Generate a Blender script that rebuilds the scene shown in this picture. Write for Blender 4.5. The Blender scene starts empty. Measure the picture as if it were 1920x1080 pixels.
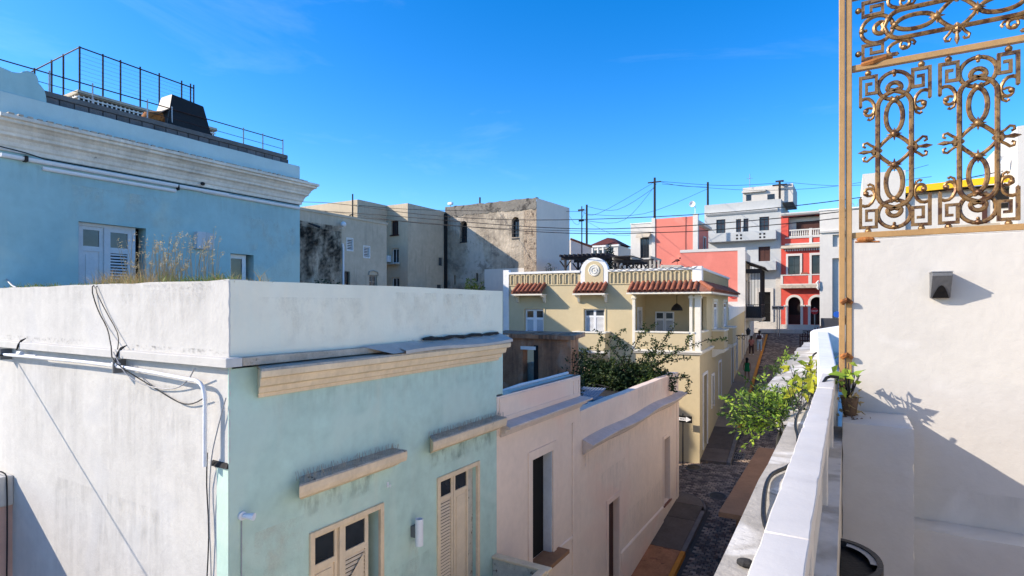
import bpy, bmesh, math, random
from mathutils import Vector, Matrix
random.seed(7)
R = math.radians
scn = bpy.context.scene
col = scn.collection

# ------------------------------------------------------------------ camera, sky, sun, exposure
cam_d = bpy.data.cameras.new('camera'); cam = bpy.data.objects.new('camera', cam_d); col.objects.link(cam)
cam.location = (0, 0, 9.0); cam.rotation_euler = (R(90), 0, R(30.5))
cam_d.sensor_width = 36; cam_d.lens = 20.0; cam_d.shift_y = 0.0167
cam_d.clip_start = 0.05; cam_d.clip_end = 6000
scn.camera = cam

LIGHT = Vector((1.5, 1.0, -0.95)).normalized()
EL = math.asin(-LIGHT.z); ROT = math.atan2(-LIGHT.x, -LIGHT.y)
world = bpy.data.worlds.new('World'); scn.world = world; world.use_nodes = True
nt = world.node_tree; N = nt.nodes; Lk = nt.links
bg = N['Background']
sky = N.new('ShaderNodeTexSky'); sky.sky_type = 'NISHITA'; sky.sun_disc = False
sky.sun_elevation = EL; sky.sun_rotation = ROT % (2*math.pi)
sky.altitude = 0; sky.air_density = 0.82; sky.dust_density = 0.35; sky.ozone_density = 2.2
hs = N.new('ShaderNodeHueSaturation'); hs.inputs['Saturation'].default_value = 1.43; hs.inputs['Hue'].default_value = 0.506
Lk.new(sky.outputs[0], hs.inputs['Color'])
# thin high cirrus over the whole sky
tc = N.new('ShaderNodeTexCoord'); mp = N.new('ShaderNodeMapping')
mp.inputs['Scale'].default_value = (1.0, 2.4, 7.0); mp.inputs['Rotation'].default_value = (0, R(14), R(25))
ns = N.new('ShaderNodeTexNoise'); ns.inputs['Scale'].default_value = 1.3; ns.inputs['Detail'].default_value = 9
ns.inputs['Roughness'].default_value = 0.62; ns.inputs['Distortion'].default_value = 0.5
rp = N.new('ShaderNodeValToRGB'); rp.color_ramp.elements[0].position = 0.56; rp.color_ramp.elements[1].position = 0.86
rp.color_ramp.elements[1].color = (0.07, 0.07, 0.07, 1)
mx = N.new('ShaderNodeMixRGB'); mx.inputs[2].default_value = (7.0, 8.0, 9.0, 1)
Lk.new(tc.outputs['Generated'], mp.inputs[0]); Lk.new(mp.outputs[0], ns.inputs['Vector'])
Lk.new(ns.outputs['Fac'], rp.inputs[0]); Lk.new(rp.outputs[0], mx.inputs[0]); Lk.new(hs.outputs[0], mx.inputs[1])
Lk.new(mx.outputs[0], bg.inputs['Color']); bg.inputs['Strength'].default_value = 0.114

sun_d = bpy.data.lights.new('sun', 'SUN'); sun_d.energy = 2.7; sun_d.angle = R(0.5); sun_d.color = (1.0, 0.885, 0.74)
sun = bpy.data.objects.new('sun', sun_d); col.objects.link(sun); sun.location = (-60, -40, 60)
sun.rotation_euler = LIGHT.to_track_quat('-Z', 'Y').to_euler()
scn.view_settings.view_transform = 'Standard'; scn.view_settings.look = 'None'
scn.view_settings.exposure = 1.45; scn.view_settings.gamma = 1.0; scn.view_settings.use_curve_mapping = False

# ------------------------------------------------------------------ materials
MATS = {}
def new_mat(name):
    m = bpy.data.materials.new(name); m.use_nodes = True
    b = m.node_tree.nodes['Principled BSDF']; MATS[name] = m
    return m, m.node_tree.nodes, m.node_tree.links, b
def noise(n, l, vec, scale, detail=5, rough=.6, dist=0):
    t = n.new('ShaderNodeTexNoise'); t.inputs['Scale'].default_value = scale; t.inputs['Detail'].default_value = detail
    t.inputs['Roughness'].default_value = rough; t.inputs['Distortion'].default_value = dist
    if vec is not None: l.new(vec, t.inputs['Vector'])
    return t.outputs['Fac']
def ramp(n, l, fac, a, b, ca=(0,0,0,1), cb=(1,1,1,1)):
    r = n.new('ShaderNodeValToRGB'); r.color_ramp.elements[0].position = a; r.color_ramp.elements[1].position = b
    r.color_ramp.elements[0].color = ca; r.color_ramp.elements[1].color = cb; l.new(fac, r.inputs[0]); return r.outputs[0]
def mixc(n, l, fac, a, b, mode='MIX'):
    m = n.new('ShaderNodeMixRGB'); m.blend_type = mode
    for i, v in ((0, fac), (1, a), (2, b)):
        if hasattr(v, 'is_linked') or hasattr(v, 'links'): l.new(v, m.inputs[i])
        else: m.inputs[i].default_value = v if i == 0 else (*v, 1)
    return m.outputs[0]
def paint(name, c, var=.10, sc=.9, rough=.85, streak=None, samt=.5, sth=.52, blotch=None, bth=.6, bsc=1.6, bamt=1.0,
          bump=.25, bsz=28, spec=.25, metal=0, patch=None, pth=.55, psc=.5, pamt=.5, rnd=0, dist=.02):
    m, n, l, b = new_mat(name)
    g = n.new('ShaderNodeNewGeometry'); pos = g.outputs['Position']
    lo = 1 - var
    f = ramp(n, l, noise(n, l, pos, sc, 7, .65), .3, .72, (lo, lo, lo, 1), (1 + var*.4,)*3 + (1,))
    c1 = mixc(n, l, 1.0, c, f, 'MULTIPLY')
    f2 = ramp(n, l, noise(n, l, pos, sc*7, 4, .6), .3, .7, (1 - var*.5,)*3 + (1,), (1 + var*.25,)*3 + (1,))
    c1 = mixc(n, l, 1.0, c1, f2, 'MULTIPLY')
    if patch:
        pf = ramp(n, l, noise(n, l, pos, psc, 3, .5, .6), pth, pth + .09)
        pm = n.new('ShaderNodeMath'); pm.operation = 'MULTIPLY'; pm.inputs[1].default_value = pamt; l.new(pf, pm.inputs[0])
        c1 = mixc(n, l, pm.outputs[0], c1, patch)
    if streak:
        mpn = n.new('ShaderNodeMapping'); mpn.inputs['Scale'].default_value = (5, 5, .45); l.new(pos, mpn.inputs[0])
        sf = ramp(n, l, noise(n, l, mpn.outputs[0], 1.0, 7, .62), sth, sth + .24)
        sb = ramp(n, l, noise(n, l, pos, .55, 4, .6), .38, .68)
        mm = n.new('ShaderNodeMath'); mm.operation = 'MULTIPLY'; l.new(sf, mm.inputs[0]); l.new(sb, mm.inputs[1])
        m2 = n.new('ShaderNodeMath'); m2.operation = 'MULTIPLY'; m2.inputs[1].default_value = samt; l.new(mm.outputs[0], m2.inputs[0])
        c1 = mixc(n, l, m2.outputs[0], c1, streak)
    if blotch:
        bf = ramp(n, l, noise(n, l, pos, bsc, 10, .7, .3), bth, bth + .07)
        bm = n.new('ShaderNodeMath'); bm.operation = 'MULTIPLY'; bm.inputs[1].default_value = bamt; l.new(bf, bm.inputs[0])
        c1 = mixc(n, l, bm.outputs[0], c1, blotch)
    if rnd:
        oi = n.new('ShaderNodeObjectInfo')
        rf = ramp(n, l, oi.outputs['Random'], 0, 1, (1 - rnd,)*3 + (1,), (1 + rnd*.5,)*3 + (1,))
        c1 = mixc(n, l, 1.0, c1, rf, 'MULTIPLY')
    l.new(c1, b.inputs['Base Color'])
    b.inputs['Roughness'].default_value = rough; b.inputs['Specular IOR Level'].default_value = spec
    b.inputs['Metallic'].default_value = metal
    if bump:
        bn = n.new('ShaderNodeBump'); bn.inputs['Strength'].default_value = bump; bn.inputs['Distance'].default_value = dist
        a1 = noise(n, l, pos, bsz, 6, .6); a2 = noise(n, l, pos, bsz*.12, 3, .5)
        ad = n.new('ShaderNodeMath'); ad.operation = 'ADD'; l.new(a1, ad.inputs[0]); l.new(a2, ad.inputs[1])
        l.new(ad.outputs[0], bn.inputs['Height']); l.new(bn.outputs[0], b.inputs['Normal'])
    return m
def leafmat(name, c, c2, trans=.35):
    m, n, l, b = new_mat(name)
    g = n.new('ShaderNodeNewGeometry')
    f = g.outputs['Random Per Island']
    cc = mixc(n, l, f, c, c2)
    l.new(cc, b.inputs['Base Color']); b.inputs['Roughness'].default_value = .55; b.inputs['Specular IOR Level'].default_value = .3
    tr = n.new('ShaderNodeBsdfTranslucent'); l.new(cc, tr.inputs[0])
    ms = n.new('ShaderNodeMixShader'); ms.inputs[0].default_value = trans
    l.new(b.outputs[0], ms.inputs[1]); l.new(tr.outputs[0], ms.inputs[2]); l.new(ms.outputs[0], n['Material Output'].inputs[0])
    return m
def glassmat(name, c=(.012, .014, .016), rough=.08):
    m, n, l, b = new_mat(name)
    g = n.new('ShaderNodeNewGeometry')
    l.new(ramp(n, l, noise(n, l, g.outputs['Position'], 2.2, 3), .3, .8, (*c, 1), (c[0]*2.6, c[1]*2.6, c[2]*2.6, 1)), b.inputs['Base Color'])
    b.inputs['Roughness'].default_value = rough; b.inputs['Specular IOR Level'].default_value = .5
    return m
GRIME = (.09, .08, .07); WHITE = (.80, .80, .79)
white_wall = paint('white_limewash', (.56, .54, .505), .12, .9, streak=(.38, .37, .36), samt=.38, sth=.45, patch=(.46, .455, .45), pth=.53, psc=.9, pamt=.4, blotch=(.30, .29, .28), bth=.67, bsc=1.7, bamt=.5, bump=.3, bsz=16)
white_terrace = paint('white_terrace_paint', (.53, .505, .465), .06, 1.6, bump=.22, bsz=11, streak=(.40, .38, .35), samt=.22, sth=.5, rough=.75, patch=(.70, .69, .68), pth=.6, psc=1.8, pamt=.25, blotch=(.3, .28, .26), bth=.71, bsc=8, bamt=.6)
white_trim = paint('white_trim', (.78, .77, .74), .12, 1.5, streak=GRIME, samt=.45, sth=.56)
white_far = paint('white_far_paint', (.60, .57, .52), .10, .5, streak=(.4, .38, .35), samt=.4)
cap_paint = paint('white_railing_paint', (.64, .595, .53), .08, 2.5, rough=.45, bump=.07, bsz=45, blotch=(.35, .33, .30), bth=.715, bsc=9, bamt=.55, streak=(.6, .6, .6), samt=.5)
ledge_conc = paint('weathered_concrete', (.47, .435, .38), .26, 2.2, streak=(.2, .19, .18), samt=.4, blotch=(.06, .055, .05), bth=.63, bsc=5.5, bamt=.8, patch=(.72, .70, .66), pth=.5, psc=3, pamt=.6, bump=.28, bsz=40, spec=.08, rough=.95)
teal = paint('teal_limewash', (.48, .64, .555), .16, .8, streak=(.62, .64, .52), samt=.35, sth=.48, patch=(.53, .65, .56), pth=.5, psc=.9, pamt=.5, blotch=(.40, .50, .42), bth=.68, bsc=1.2, bamt=.3, bump=.2, bsz=18)
pale_teal = paint('pale_blue_limewash', (.80, .76, .62), .10, .7, streak=(.84, .74, .56), samt=.6, sth=.46, patch=(.72, .72, .60), pth=.5, psc=.8, pamt=.6, bump=.2, bsz=18)
cream = paint('cream_moulding', (.78, .60, .40), .16, 2.0, streak=(.30, .22, .14), samt=.5, blotch=(.18, .15, .12), bth=.66, bsc=5, bamt=.7, bump=.3, bsz=30)
cream_top = paint('lichened_moulding_top', (.52, .44, .35), .3, 4, blotch=(.07, .055, .045), bth=.60, bsc=7, bamt=.9, bump=.5)
cream_door = paint('cream_door_paint', (.76, .60, .42), .10, 3, rough=.6, streak=(.35, .28, .2), samt=.4, blotch=(.22, .19, .16), bth=.70, bsc=8, bamt=.6, bump=.12)
flaking = paint('flaking_white_paint', (.58, .53, .44), .2, 5, blotch=(.10, .055, .03), bth=.57, bsc=7, bamt=.95, patch=(.42, .38, .30), psc=4, bump=.5)
blue_wall = paint('blue_limewash', (.36, .55, .56), .14, .7, streak=(.46, .58, .54), samt=.6, sth=.47, patch=(.50, .60, .52), pth=.54, psc=.55, pamt=.6, bump=.2, bsz=14)
blue_pale = paint('pale_blue_parapet', (.50, .62, .60), .08, .9, streak=(.45, .58, .64), samt=.5, bump=.2)
cornice_white = paint('weathered_white_cornice', (.80, .74, .64), .22, 1.6, streak=(.22, .18, .13), samt=.6, sth=.5, blotch=(.10, .09, .08), bth=.655, bsc=4, bamt=.7, bump=.35)
blockmat = paint('cinder_block', (.17, .155, .15), .22, 3, rnd=.3, bump=.7, bsz=50)
mortar = paint('block_cap_concrete', (.15, .145, .14), .25, 3, bump=.5)
pink = paint('pale_pink_paint', (.88, .69, .545), .09, .8, streak=(.74, .52, .38), samt=.45, sth=.5, patch=(.84, .57, .44), pth=.53, psc=.35, pamt=.6, bump=.18, bsz=20)
pink_ledge = paint('pink_ledge_weathered', (.68, .56, .48), .16, 2, streak=(.3, .28, .28), samt=.5, bump=.3)
pinkish_low = paint('dusty_rose_paint', (.55, .36, .30), .14, 1.2, streak=(.3, .2, .17), samt=.4)
yellow = paint('ochre_yellow_paint', (.56, .46, .28), .07, .7, streak=(.50, .41, .25), samt=.4, sth=.52, bump=.15, bsz=16, patch=(.58, .46, .27), pth=.58, psc=.6, pamt=.35)
yellow_trim = paint('pale_cream_trim', (.74, .70, .60), .08, 1.4, streak=(.4, .36, .3), samt=.4)
tile_red = paint('terracotta_tile', (.36, .125, .07), .3, 5, rnd=.35, rough=.8, blotch=(.55, .30, .20), bth=.6, bsc=6, bamt=.6, bump=.5, bsz=40)
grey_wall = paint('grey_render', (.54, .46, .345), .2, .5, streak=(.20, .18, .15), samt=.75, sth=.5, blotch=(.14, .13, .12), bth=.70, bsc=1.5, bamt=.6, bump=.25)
beige_wall = paint('beige_render', (.55, .46, .33), .14, .45, streak=(.30, .26, .20), samt=.6, sth=.48, bump=.25)
soot_wall = paint('black_stained_render', (.24, .20, .17), .25, .9, streak=(.03, .027, .025), samt=.9, sth=.42, blotch=(.018, .016, .015), bth=.50, bsc=.9, bamt=.92, bump=.8)
old_wall = paint('old_stained_render', (.50, .42, .32), .4, .6, streak=(.08, .07, .06), samt=.8, sth=.44, blotch=(.16, .135, .11), bth=.53, bsc=1.1, bamt=.65, patch=(.56, .50, .42), pth=.52, psc=.35, pamt=.7, bump=.9, bsz=8, dist=.06)
old_wall_b = paint('mould_blackened_wall_top', (.22, .20, .17), .3, 1.2, blotch=(.05, .045, .04), bth=.52, bsc=1.6, bamt=.9, bump=.9)
bare_brick = paint('exposed_rubble_quoin', (.42, .33, .24), .3, 3, blotch=(.12, .085, .06), bth=.52, bsc=3.2, bamt=.9, bump=1.0, bsz=9, dist=.08)
lilac_wall = paint('pale_grey_white_render', (.66, .60, .52), .07, .5, streak=(.42, .41, .41), samt=.4)
coral = paint('coral_paint', (.66, .20, .15), .07, .6, streak=(.62, .20, .16), samt=.35, patch=(.78, .27, .21), psc=.4, pamt=.5)
redb = paint('red_facade_paint', (.60, .085, .06), .10, .7, streak=(.38, .07, .05), samt=.4)
grey_blue = paint('blue_grey_facade', (.46, .47, .46), .09, .5, streak=(.34, .36, .38), samt=.5)
ruin = paint('ruined_brown_render', (.44, .22, .12), .35, 1.3, streak=(.045, .032, .026), samt=.95, sth=.42, blotch=(.50, .40, .33), bth=.66, bsc=2.5, bamt=.6, patch=(.42, .30, .22), psc=1.3, pamt=.7, bump=.9)
roof_dark = paint('dark_roof_felt', (.035, .034, .034), .4, 2, blotch=(.12, .11, .09), bth=.62, bsc=4, bump=.6, bsz=20)
roof_red = paint('dark_red_roof', (.12, .035, .03), .3, 3, bump=.5)
sheet_blue = paint('grey_metal_sheet', (.24, .27, .31), .25, 4, rough=.45, blotch=(.5, .5, .5), bth=.62, bsc=4, bamt=.7)
sheet_white = paint('galvanised_flashing', (.44, .41, .38), .15, 3, rough=.45, blotch=(.2, .2, .2), bth=.66, bsc=5)
asphalt = paint('joint_sand', (.085, .072, .062), .3, 4, bump=.6)
ground_m = paint('dusty_ground', (.10, .09, .08), .2, .4)
slab_dark = paint('dark_slate_paving', (.15, .115, .09), .3, 1.6, rnd=.25, blotch=(.12, .10, .08), bth=.62, bsc=3, bamt=.6, rough=.7, bump=.3)
slab_beige = paint('worn_beige_paving', (.30, .225, .16), .22, 1.2, rnd=.12, streak=(.11, .09, .075), samt=.4, blotch=(.10, .085, .07), bth=.62, bsc=2, bamt=.5, bump=.3)
slab_rust = paint('rust_brown_paving', (.52, .22, .10), .3, 2.0, rnd=.15, blotch=(.09, .045, .03), bth=.55, bsc=2.2, bamt=.7, bump=.3)
kerb_grey = paint('kerb_stone', (.17, .155, .145), .25, 3, bump=.4)
kerb_orange = paint('orange_kerb_paint', (.66, .25, .035), .22, 3, blotch=(.2, .11, .06), bth=.62, bsc=5, bamt=.8, bump=.3)
brown_deck = paint('brown_concrete_deck', (.34, .175, .09), .2, 1.2, streak=(.16, .09, .05), samt=.3, blotch=(.15, .085, .05), bth=.62, bsc=2.5, bamt=.5, bump=.25)
terrace_tile = paint('terracotta_floor', (.36, .20, .12), .2, 3, rough=.6)
bronze = paint('rusty_bronze_paint', (.30, .165, .06), .4, 9, rough=.42, metal=.45, spec=.5, blotch=(.06, .02, .009), bth=.50, bsc=16, bamt=.85, bump=.4, bsz=90, dist=.004)
gold_post = paint('ochre_bronze_post', (.42, .245, .095), .18, 5, rough=.5, metal=.1, spec=.4, blotch=(.20, .075, .03), bth=.66, bsc=9, bamt=.8, bump=.2, bsz=70, dist=.004)
iron_black = paint('black_iron', (.018, .018, .02), .2, 6, rough=.5, spec=.4)
iron_brown = paint('dark_red_iron', (.06, .018, .014), .3, 6, rough=.6)
iron_rail = paint('dark_brown_pipe', (.045, .025, .025), .3, 6, rough=.55)
galv = paint('galvanised_pipe', (.36, .36, .37), .15, 6, rough=.4, metal=.4)
pvc = paint('white_conduit', (.74, .75, .77), .06, 5, rough=.45, streak=(.5, .5, .5), samt=.4)
black_rub = paint('black_cable_rubber', (.013, .013, .014), .2, 10, rough=.5)
grey_cable = paint('grey_cable', (.35, .35, .36), .2, 10, rough=.5)
hood_black = paint('soot_black_hood', (.014, .013, .014), .3, 3, rough=.6, bump=.3)
hood_grey = paint('dull_steel_hood', (.13, .13, .13), .25, 3, rough=.5, metal=.2)
rusty = paint('rust_orange_sheet', (.40, .15, .04), .4, 5, blotch=(.08, .03, .012), bth=.52, bsc=5, bamt=.9, bump=.4)
brickred = paint('red_clay_base', (.28, .12, .08), .3, 5, bump=.4)
door_brown = paint('brown_shutter', (.075, .03, .022), .2, 3, rough=.6)
door_white = paint('white_door_paint', (.76, .77, .78), .06, 3, rough=.55)
door_grey = paint('pale_grey_door', (.60, .62, .64), .12, 3, streak=(.35, .36, .38), samt=.4)
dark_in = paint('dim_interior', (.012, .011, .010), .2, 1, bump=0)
wood_dark = paint('weathered_black_timber', (.035, .032, .034), .3, 5, bump=.5)
wood_pale = paint('bleached_timber', (.42, .38, .32), .25, 5, bump=.4)
stone_pale = paint('pale_stone_plinth', (.50, .47, .43), .15, 1.5, streak=(.3, .28, .25), samt=.4)
sunyellow = paint('bright_yellow_fascia', (.85, .50, .015), .06, 1.5, rough=.6)
lamp_grey = paint('lamp_grey_metal', (.16, .165, .175), .1, 8, rough=.5, metal=.3)
lamp_dark = paint('lamp_dark_metal', (.03, .03, .032), .1, 8, rough=.45)
lamp_black = paint('lamp_inner_black', (.008, .008, .009), .1, 8, rough=.6)
pot_clay = paint('mossy_clay_pot', (.16, .10, .06), .35, 9, blotch=(.05, .05, .025), bth=.52, bsc=12)
sign_black = paint('sign_black', (.012, .012, .012), .1, 5, rough=.4, bump=0)
sign_white = paint('sign_white', (.78, .78, .78), .06, 5, rough=.4, bump=0)
sign_red = paint('stop_red', (.50, .02, .025), .08, 5, rough=.4, bump=0)
sign_blue = paint('sign_blue', (.02, .10, .45), .08, 5, rough=.4, bump=0)
tank_blue = paint('blue_tank', (.03, .10, .22), .1, 4, rough=.5)
skin_m = paint('brown_skin', (.28, .15, .095), .08, 8, rough=.6, bump=0)
hair_m = paint('dark_hair', (.012, .009, .008), .2, 12, rough=.5)
green_cloth = paint('green_cloth', (.015, .20, .06), .12, 9, rough=.9)
white_cloth = paint('white_cloth', (.70, .70, .72), .1, 9, rough=.9)
jean_cloth = paint('pale_denim', (.30, .40, .50), .15, 9, rough=.9)
dark_cloth = paint('dark_plum_cloth', (.05, .03, .035), .15, 9, rough=.9)
rose_cloth = paint('dusty_rose_cloth', (.38, .16, .14), .15, 9, rough=.9)
glass = glassmat('dark_window_glass'); glass_b = glassmat('grey_window_glass', (.03, .035, .04), .15)
lens_m = glassmat('lamp_glass', (.16, .16, .16), .35)
leaf_bright = leafmat('bright_leaf', (.13, .27, .03), (.36, .44, .05))
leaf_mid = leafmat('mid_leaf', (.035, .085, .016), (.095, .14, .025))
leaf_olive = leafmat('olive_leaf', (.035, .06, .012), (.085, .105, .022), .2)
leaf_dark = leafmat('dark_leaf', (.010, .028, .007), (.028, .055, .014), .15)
leaf_yel = leafmat('yellow_leaf', (.42, .40, .03), (.25, .33, .03))
grass_dry = leafmat('dry_straw', (.46, .33, .15), (.30, .24, .10))
grass_grn = leafmat('roof_grass', (.10, .17, .03), (.26, .27, .07))
straw_pale = leafmat('pale_seed_stalk', (.55, .45, .30), (.42, .36, .20))
m, n_, l_, b_ = new_mat('blue_slag_cobble')
g_ = n_.new('ShaderNodeNewGeometry')
cr = n_.new('ShaderNodeValToRGB'); cr.color_ramp.elements[0].color = (.11, .085, .07, 1); cr.color_ramp.elements[1].color = (.38, .29, .22, 1)
cr.color_ramp.elements.new(.5).color = (.23, .178, .14, 1)
l_.new(g_.outputs['Random Per Island'], cr.inputs[0])
l_.new(mixc(n_, l_, 1.0, cr.outputs[0], ramp(n_, l_, noise(n_, l_, g_.outputs['Position'], .6, 5), .3, .7, (.6, .6, .62, 1), (1.25, 1.2, 1.15, 1)), 'MULTIPLY'), b_.inputs['Base Color'])
b_.inputs['Roughness'].default_value = .8; b_.inputs['Specular IOR Level'].default_value = .2; cobble_m = m

# ------------------------------------------------------------------ mesh builders
def FX(X0=0): return lambda u, w, z: (X0 + w, u, z)          # facade looking to +X, u runs along Y
def FY(Y0=0): return lambda u, w, z: (u, Y0 - w, z)          # facade looking to -Y, u runs along X
ID = lambda x, y, z: (x, y, z)
from mathutils import noise as mnoise
class MB:
    def rough(s, a, b, c, d, e, f, seg=.05, amp=.003, chip=.008, seed=0):
        """box of hand-floated masonry: gently uneven faces, worn and chipped edges"""
        lo = (a, c, e); hi = (b, d, f); n = [max(1, min(60, int((hi[i]-lo[i])/seg))) for i in range(3)]; idx = {}
        ctr = Vector(((a+b)/2, (c+d)/2, (e+f)/2))
        def vert(i, j, k):
            t = (i, j, k)
            if t in idx: return idx[t]
            p = Vector([lo[q]+(hi[q]-lo[q])*t[q]/n[q] for q in range(3)])
            on = [t[q] in (0, n[q]) for q in range(3)]; w = mnoise.noise_vector(p*9+Vector((seed, 0, 0)))*amp
            if sum(on) >= 2:
                ch = .002+chip*max(0, mnoise.noise(p*14+Vector((0, seed, 3)))-.1)
                for q in range(3):
                    if on[q]: w[q] += ch if t[q] == 0 else -ch
            p = p+w; idx[t] = len(s.v); s.v.append(s.xf(*p)); return idx[t]
        for ax in range(3):
            u, v = [q for q in range(3) if q != ax]
            for side in (0, n[ax]):
                for i in range(n[u]):
                    for j in range(n[v]):
                        def T3(x, y):
                            t = [0, 0, 0]; t[ax] = side; t[u] = x; t[v] = y; return vert(*t)
                        s.f.append((T3(i, j), T3(i+1, j), T3(i+1, j+1), T3(i, j+1)))
        return s
    def __init__(s, xf=ID): s.v = []; s.f = []; s.xf = xf
    def add(s, vs, fs):
        k = len(s.v); s.v += [s.xf(*p) for p in vs]; s.f += [tuple(i + k for i in f) for f in fs]; return s
    def box(s, a, b, c, d, e, f):
        return s.add([(a,c,e),(b,c,e),(b,d,e),(a,d,e),(a,c,f),(b,c,f),(b,d,f),(a,d,f)],
                     [(0,3,2,1),(4,5,6,7),(0,1,5,4),(1,2,6,5),(2,3,7,6),(3,0,4,7)])
    def quad(s, *p): return s.add(list(p), [tuple(range(len(p)))])
    def rbox(s, c, d, m):                                     # oriented box
        hx, hy, hz = d[0]/2, d[1]/2, d[2]/2; c = Vector(c)
        P = [tuple(c + m @ Vector(q)) for q in [(-hx,-hy,-hz),(hx,-hy,-hz),(hx,hy,-hz),(-hx,hy,-hz),(-hx,-hy,hz),(hx,-hy,hz),(hx,hy,hz),(-hx,hy,hz)]]
        return s.add(P, [(0,3,2,1),(4,5,6,7),(0,1,5,4),(1,2,6,5),(2,3,7,6),(3,0,4,7)])
    def prof(s, pr, u0, u1, i0=0, i1=0):                      # profile of (w,z) swept along u, ends drawn in by i0/i1 per unit w
        n = len(pr)
        A = [(u0 - i0*w, w, z) for w, z in pr]; B = [(u1 + i1*w, w, z) for w, z in pr]
        return s.add(A + B, [(i, (i+1) % n, n + (i+1) % n, n + i) for i in range(n)] + [tuple(range(n))[::-1], tuple(range(n, 2*n))])
    def slab(s, pts, d0, d1, ax=1):                           # polygon of 2D points, thick along axis ax
        n = len(pts)
        def P(p, d): q = list(p); q.insert(ax, d); return tuple(q)
        return s.add([P(p, d0) for p in pts] + [P(p, d1) for p in pts],
                     [(i, (i+1) % n, n + (i+1) % n, n + i) for i in range(n)] + [tuple(range(n))[::-1], tuple(range(n, 2*n))])
    def tube(s, pts, r, n=7, closed=False, flat=None):
        pts = [Vector(p) for p in pts]; m = len(pts)
        rs = r if isinstance(r, (list, tuple)) else [r]*m
        k = len(s.v); up = Vector((0, 0, 1)); prev = None
        for i, p in enumerate(pts):
            if closed: t = pts[(i+1) % m] - pts[i-1]
            else: t = pts[min(i+1, m-1)] - pts[max(i-1, 0)]
            t.normalize()
            if prev is None:
                a = t.cross(up) if abs(t.z) < .95 else t.cross(Vector((1, 0, 0)))
            else: a = prev - t*prev.dot(t)
            a.normalize(); prev = a; b = t.cross(a)
            for j in range(n):
                q = 2*math.pi*j/n; o = p + (a*math.cos(q) + b*math.sin(q))*rs[i]
                s.v.append(s.xf(*o))
        e = m if closed else m - 1
        for i in range(e):
            for j in range(n):
                i2 = (i+1) % m
                s.f.append((k+i*n+j, k+i*n+(j+1) % n, k+i2*n+(j+1) % n, k+i2*n+j))
        if not closed:
            s.f.append(tuple(k+j for j in range(n))[::-1]); s.f.append(tuple(k+(m-1)*n+j for j in range(n)))
        return s
    def lathe(s, pr, c, n=14, sy=1.0, ax='z'):
        k = len(s.v)
        for r, h in pr:
            for j in range(n):
                q = 2*math.pi*j/n; x, y = r*math.cos(q), r*math.sin(q)*sy
                p = (c[0]+x, c[1]+y, c[2]+h) if ax == 'z' else ((c[0]+x, c[1]+h, c[2]+y) if ax == 'y' else (c[0]+h, c[1]+x, c[2]+y))
                s.v.append(s.xf(*p))
        for i in range(len(pr)-1):
            for j in range(n): s.f.append((k+i*n+j, k+i*n+(j+1) % n, k+(i+1)*n+(j+1) % n, k+(i+1)*n+j))
        s.f.append(tuple(k+j for j in range(n))[::-1]); s.f.append(tuple(k+(len(pr)-1)*n+j for j in range(n)))
        return s
    def ball(s, c, r, nu=10, nv=7, sc=(1, 1, 1)):
        k = len(s.v)
        for i in range(1, nv):
            a = math.pi*i/nv
            for j in range(nu):
                b = 2*math.pi*j/nu
                s.v.append(s.xf(c[0]+r*sc[0]*math.sin(a)*math.cos(b), c[1]+r*sc[1]*math.sin(a)*math.sin(b), c[2]+r*sc[2]*math.cos(a)))
        t = len(s.v); s.v.append(s.xf(c[0], c[1], c[2]+r*sc[2])); s.v.append(s.xf(c[0], c[1], c[2]-r*sc[2]))
        for i in range(nv-2):
            for j in range(nu): s.f.append((k+i*nu+j, k+i*nu+(j+1) % nu, k+(i+1)*nu+(j+1) % nu, k+(i+1)*nu+j))
        for j in range(nu):
            s.f.append((t, k+(j+1) % nu, k+j)); e = k+(nv-2)*nu; s.f.append((t+1, e+j, e+(j+1) % nu))
        return s
    def leaf(s, c, L, W, d=None, droop=.3):                   # folded leaf, 4 tris
        d = d or Vector((random.gauss(0, 1), random.gauss(0, 1), random.gauss(0, .7))); d.normalize()
        a = d.cross(Vector((random.gauss(0, 1), random.gauss(0, 1), random.gauss(0, 1)))); a.normalize(); nn = d.cross(a)
        c = Vector(c); m = c + d*L*.5 - nn*L*.06; e = c + d*L - nn*L*droop*.5
        return s.add([tuple(c), tuple(m + a*W*.5 + nn*W*.18), tuple(e), tuple(m - a*W*.5 + nn*W*.18), tuple(m)],
                     [(0, 4, 1), (1, 4, 2), (2, 4, 3), (3, 4, 0)])
    def blade(s, c, h, w, lean, n=3):                         # grass blade
        c = Vector(c); a = Vector((random.uniform(-1, 1), random.uniform(-1, 1), 0)); a.normalize(); L = Vector(lean)
        vs = []
        for i in range(n):
            t = i/n; p = c + Vector((0, 0, h*t)) + L*t*t; ww = w*(1 - t*.75)
            vs += [tuple(p - a*ww/2), tuple(p + a*ww/2)]
        vs.append(tuple(c + Vector((0, 0, h)) + L))
        fs = [(2*i, 2*i+1, 2*i+3, 2*i+2) for i in range(n-1)] + [(2*n-2, 2*n-1, 2*n)]
        return s.add(vs, fs)
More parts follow.
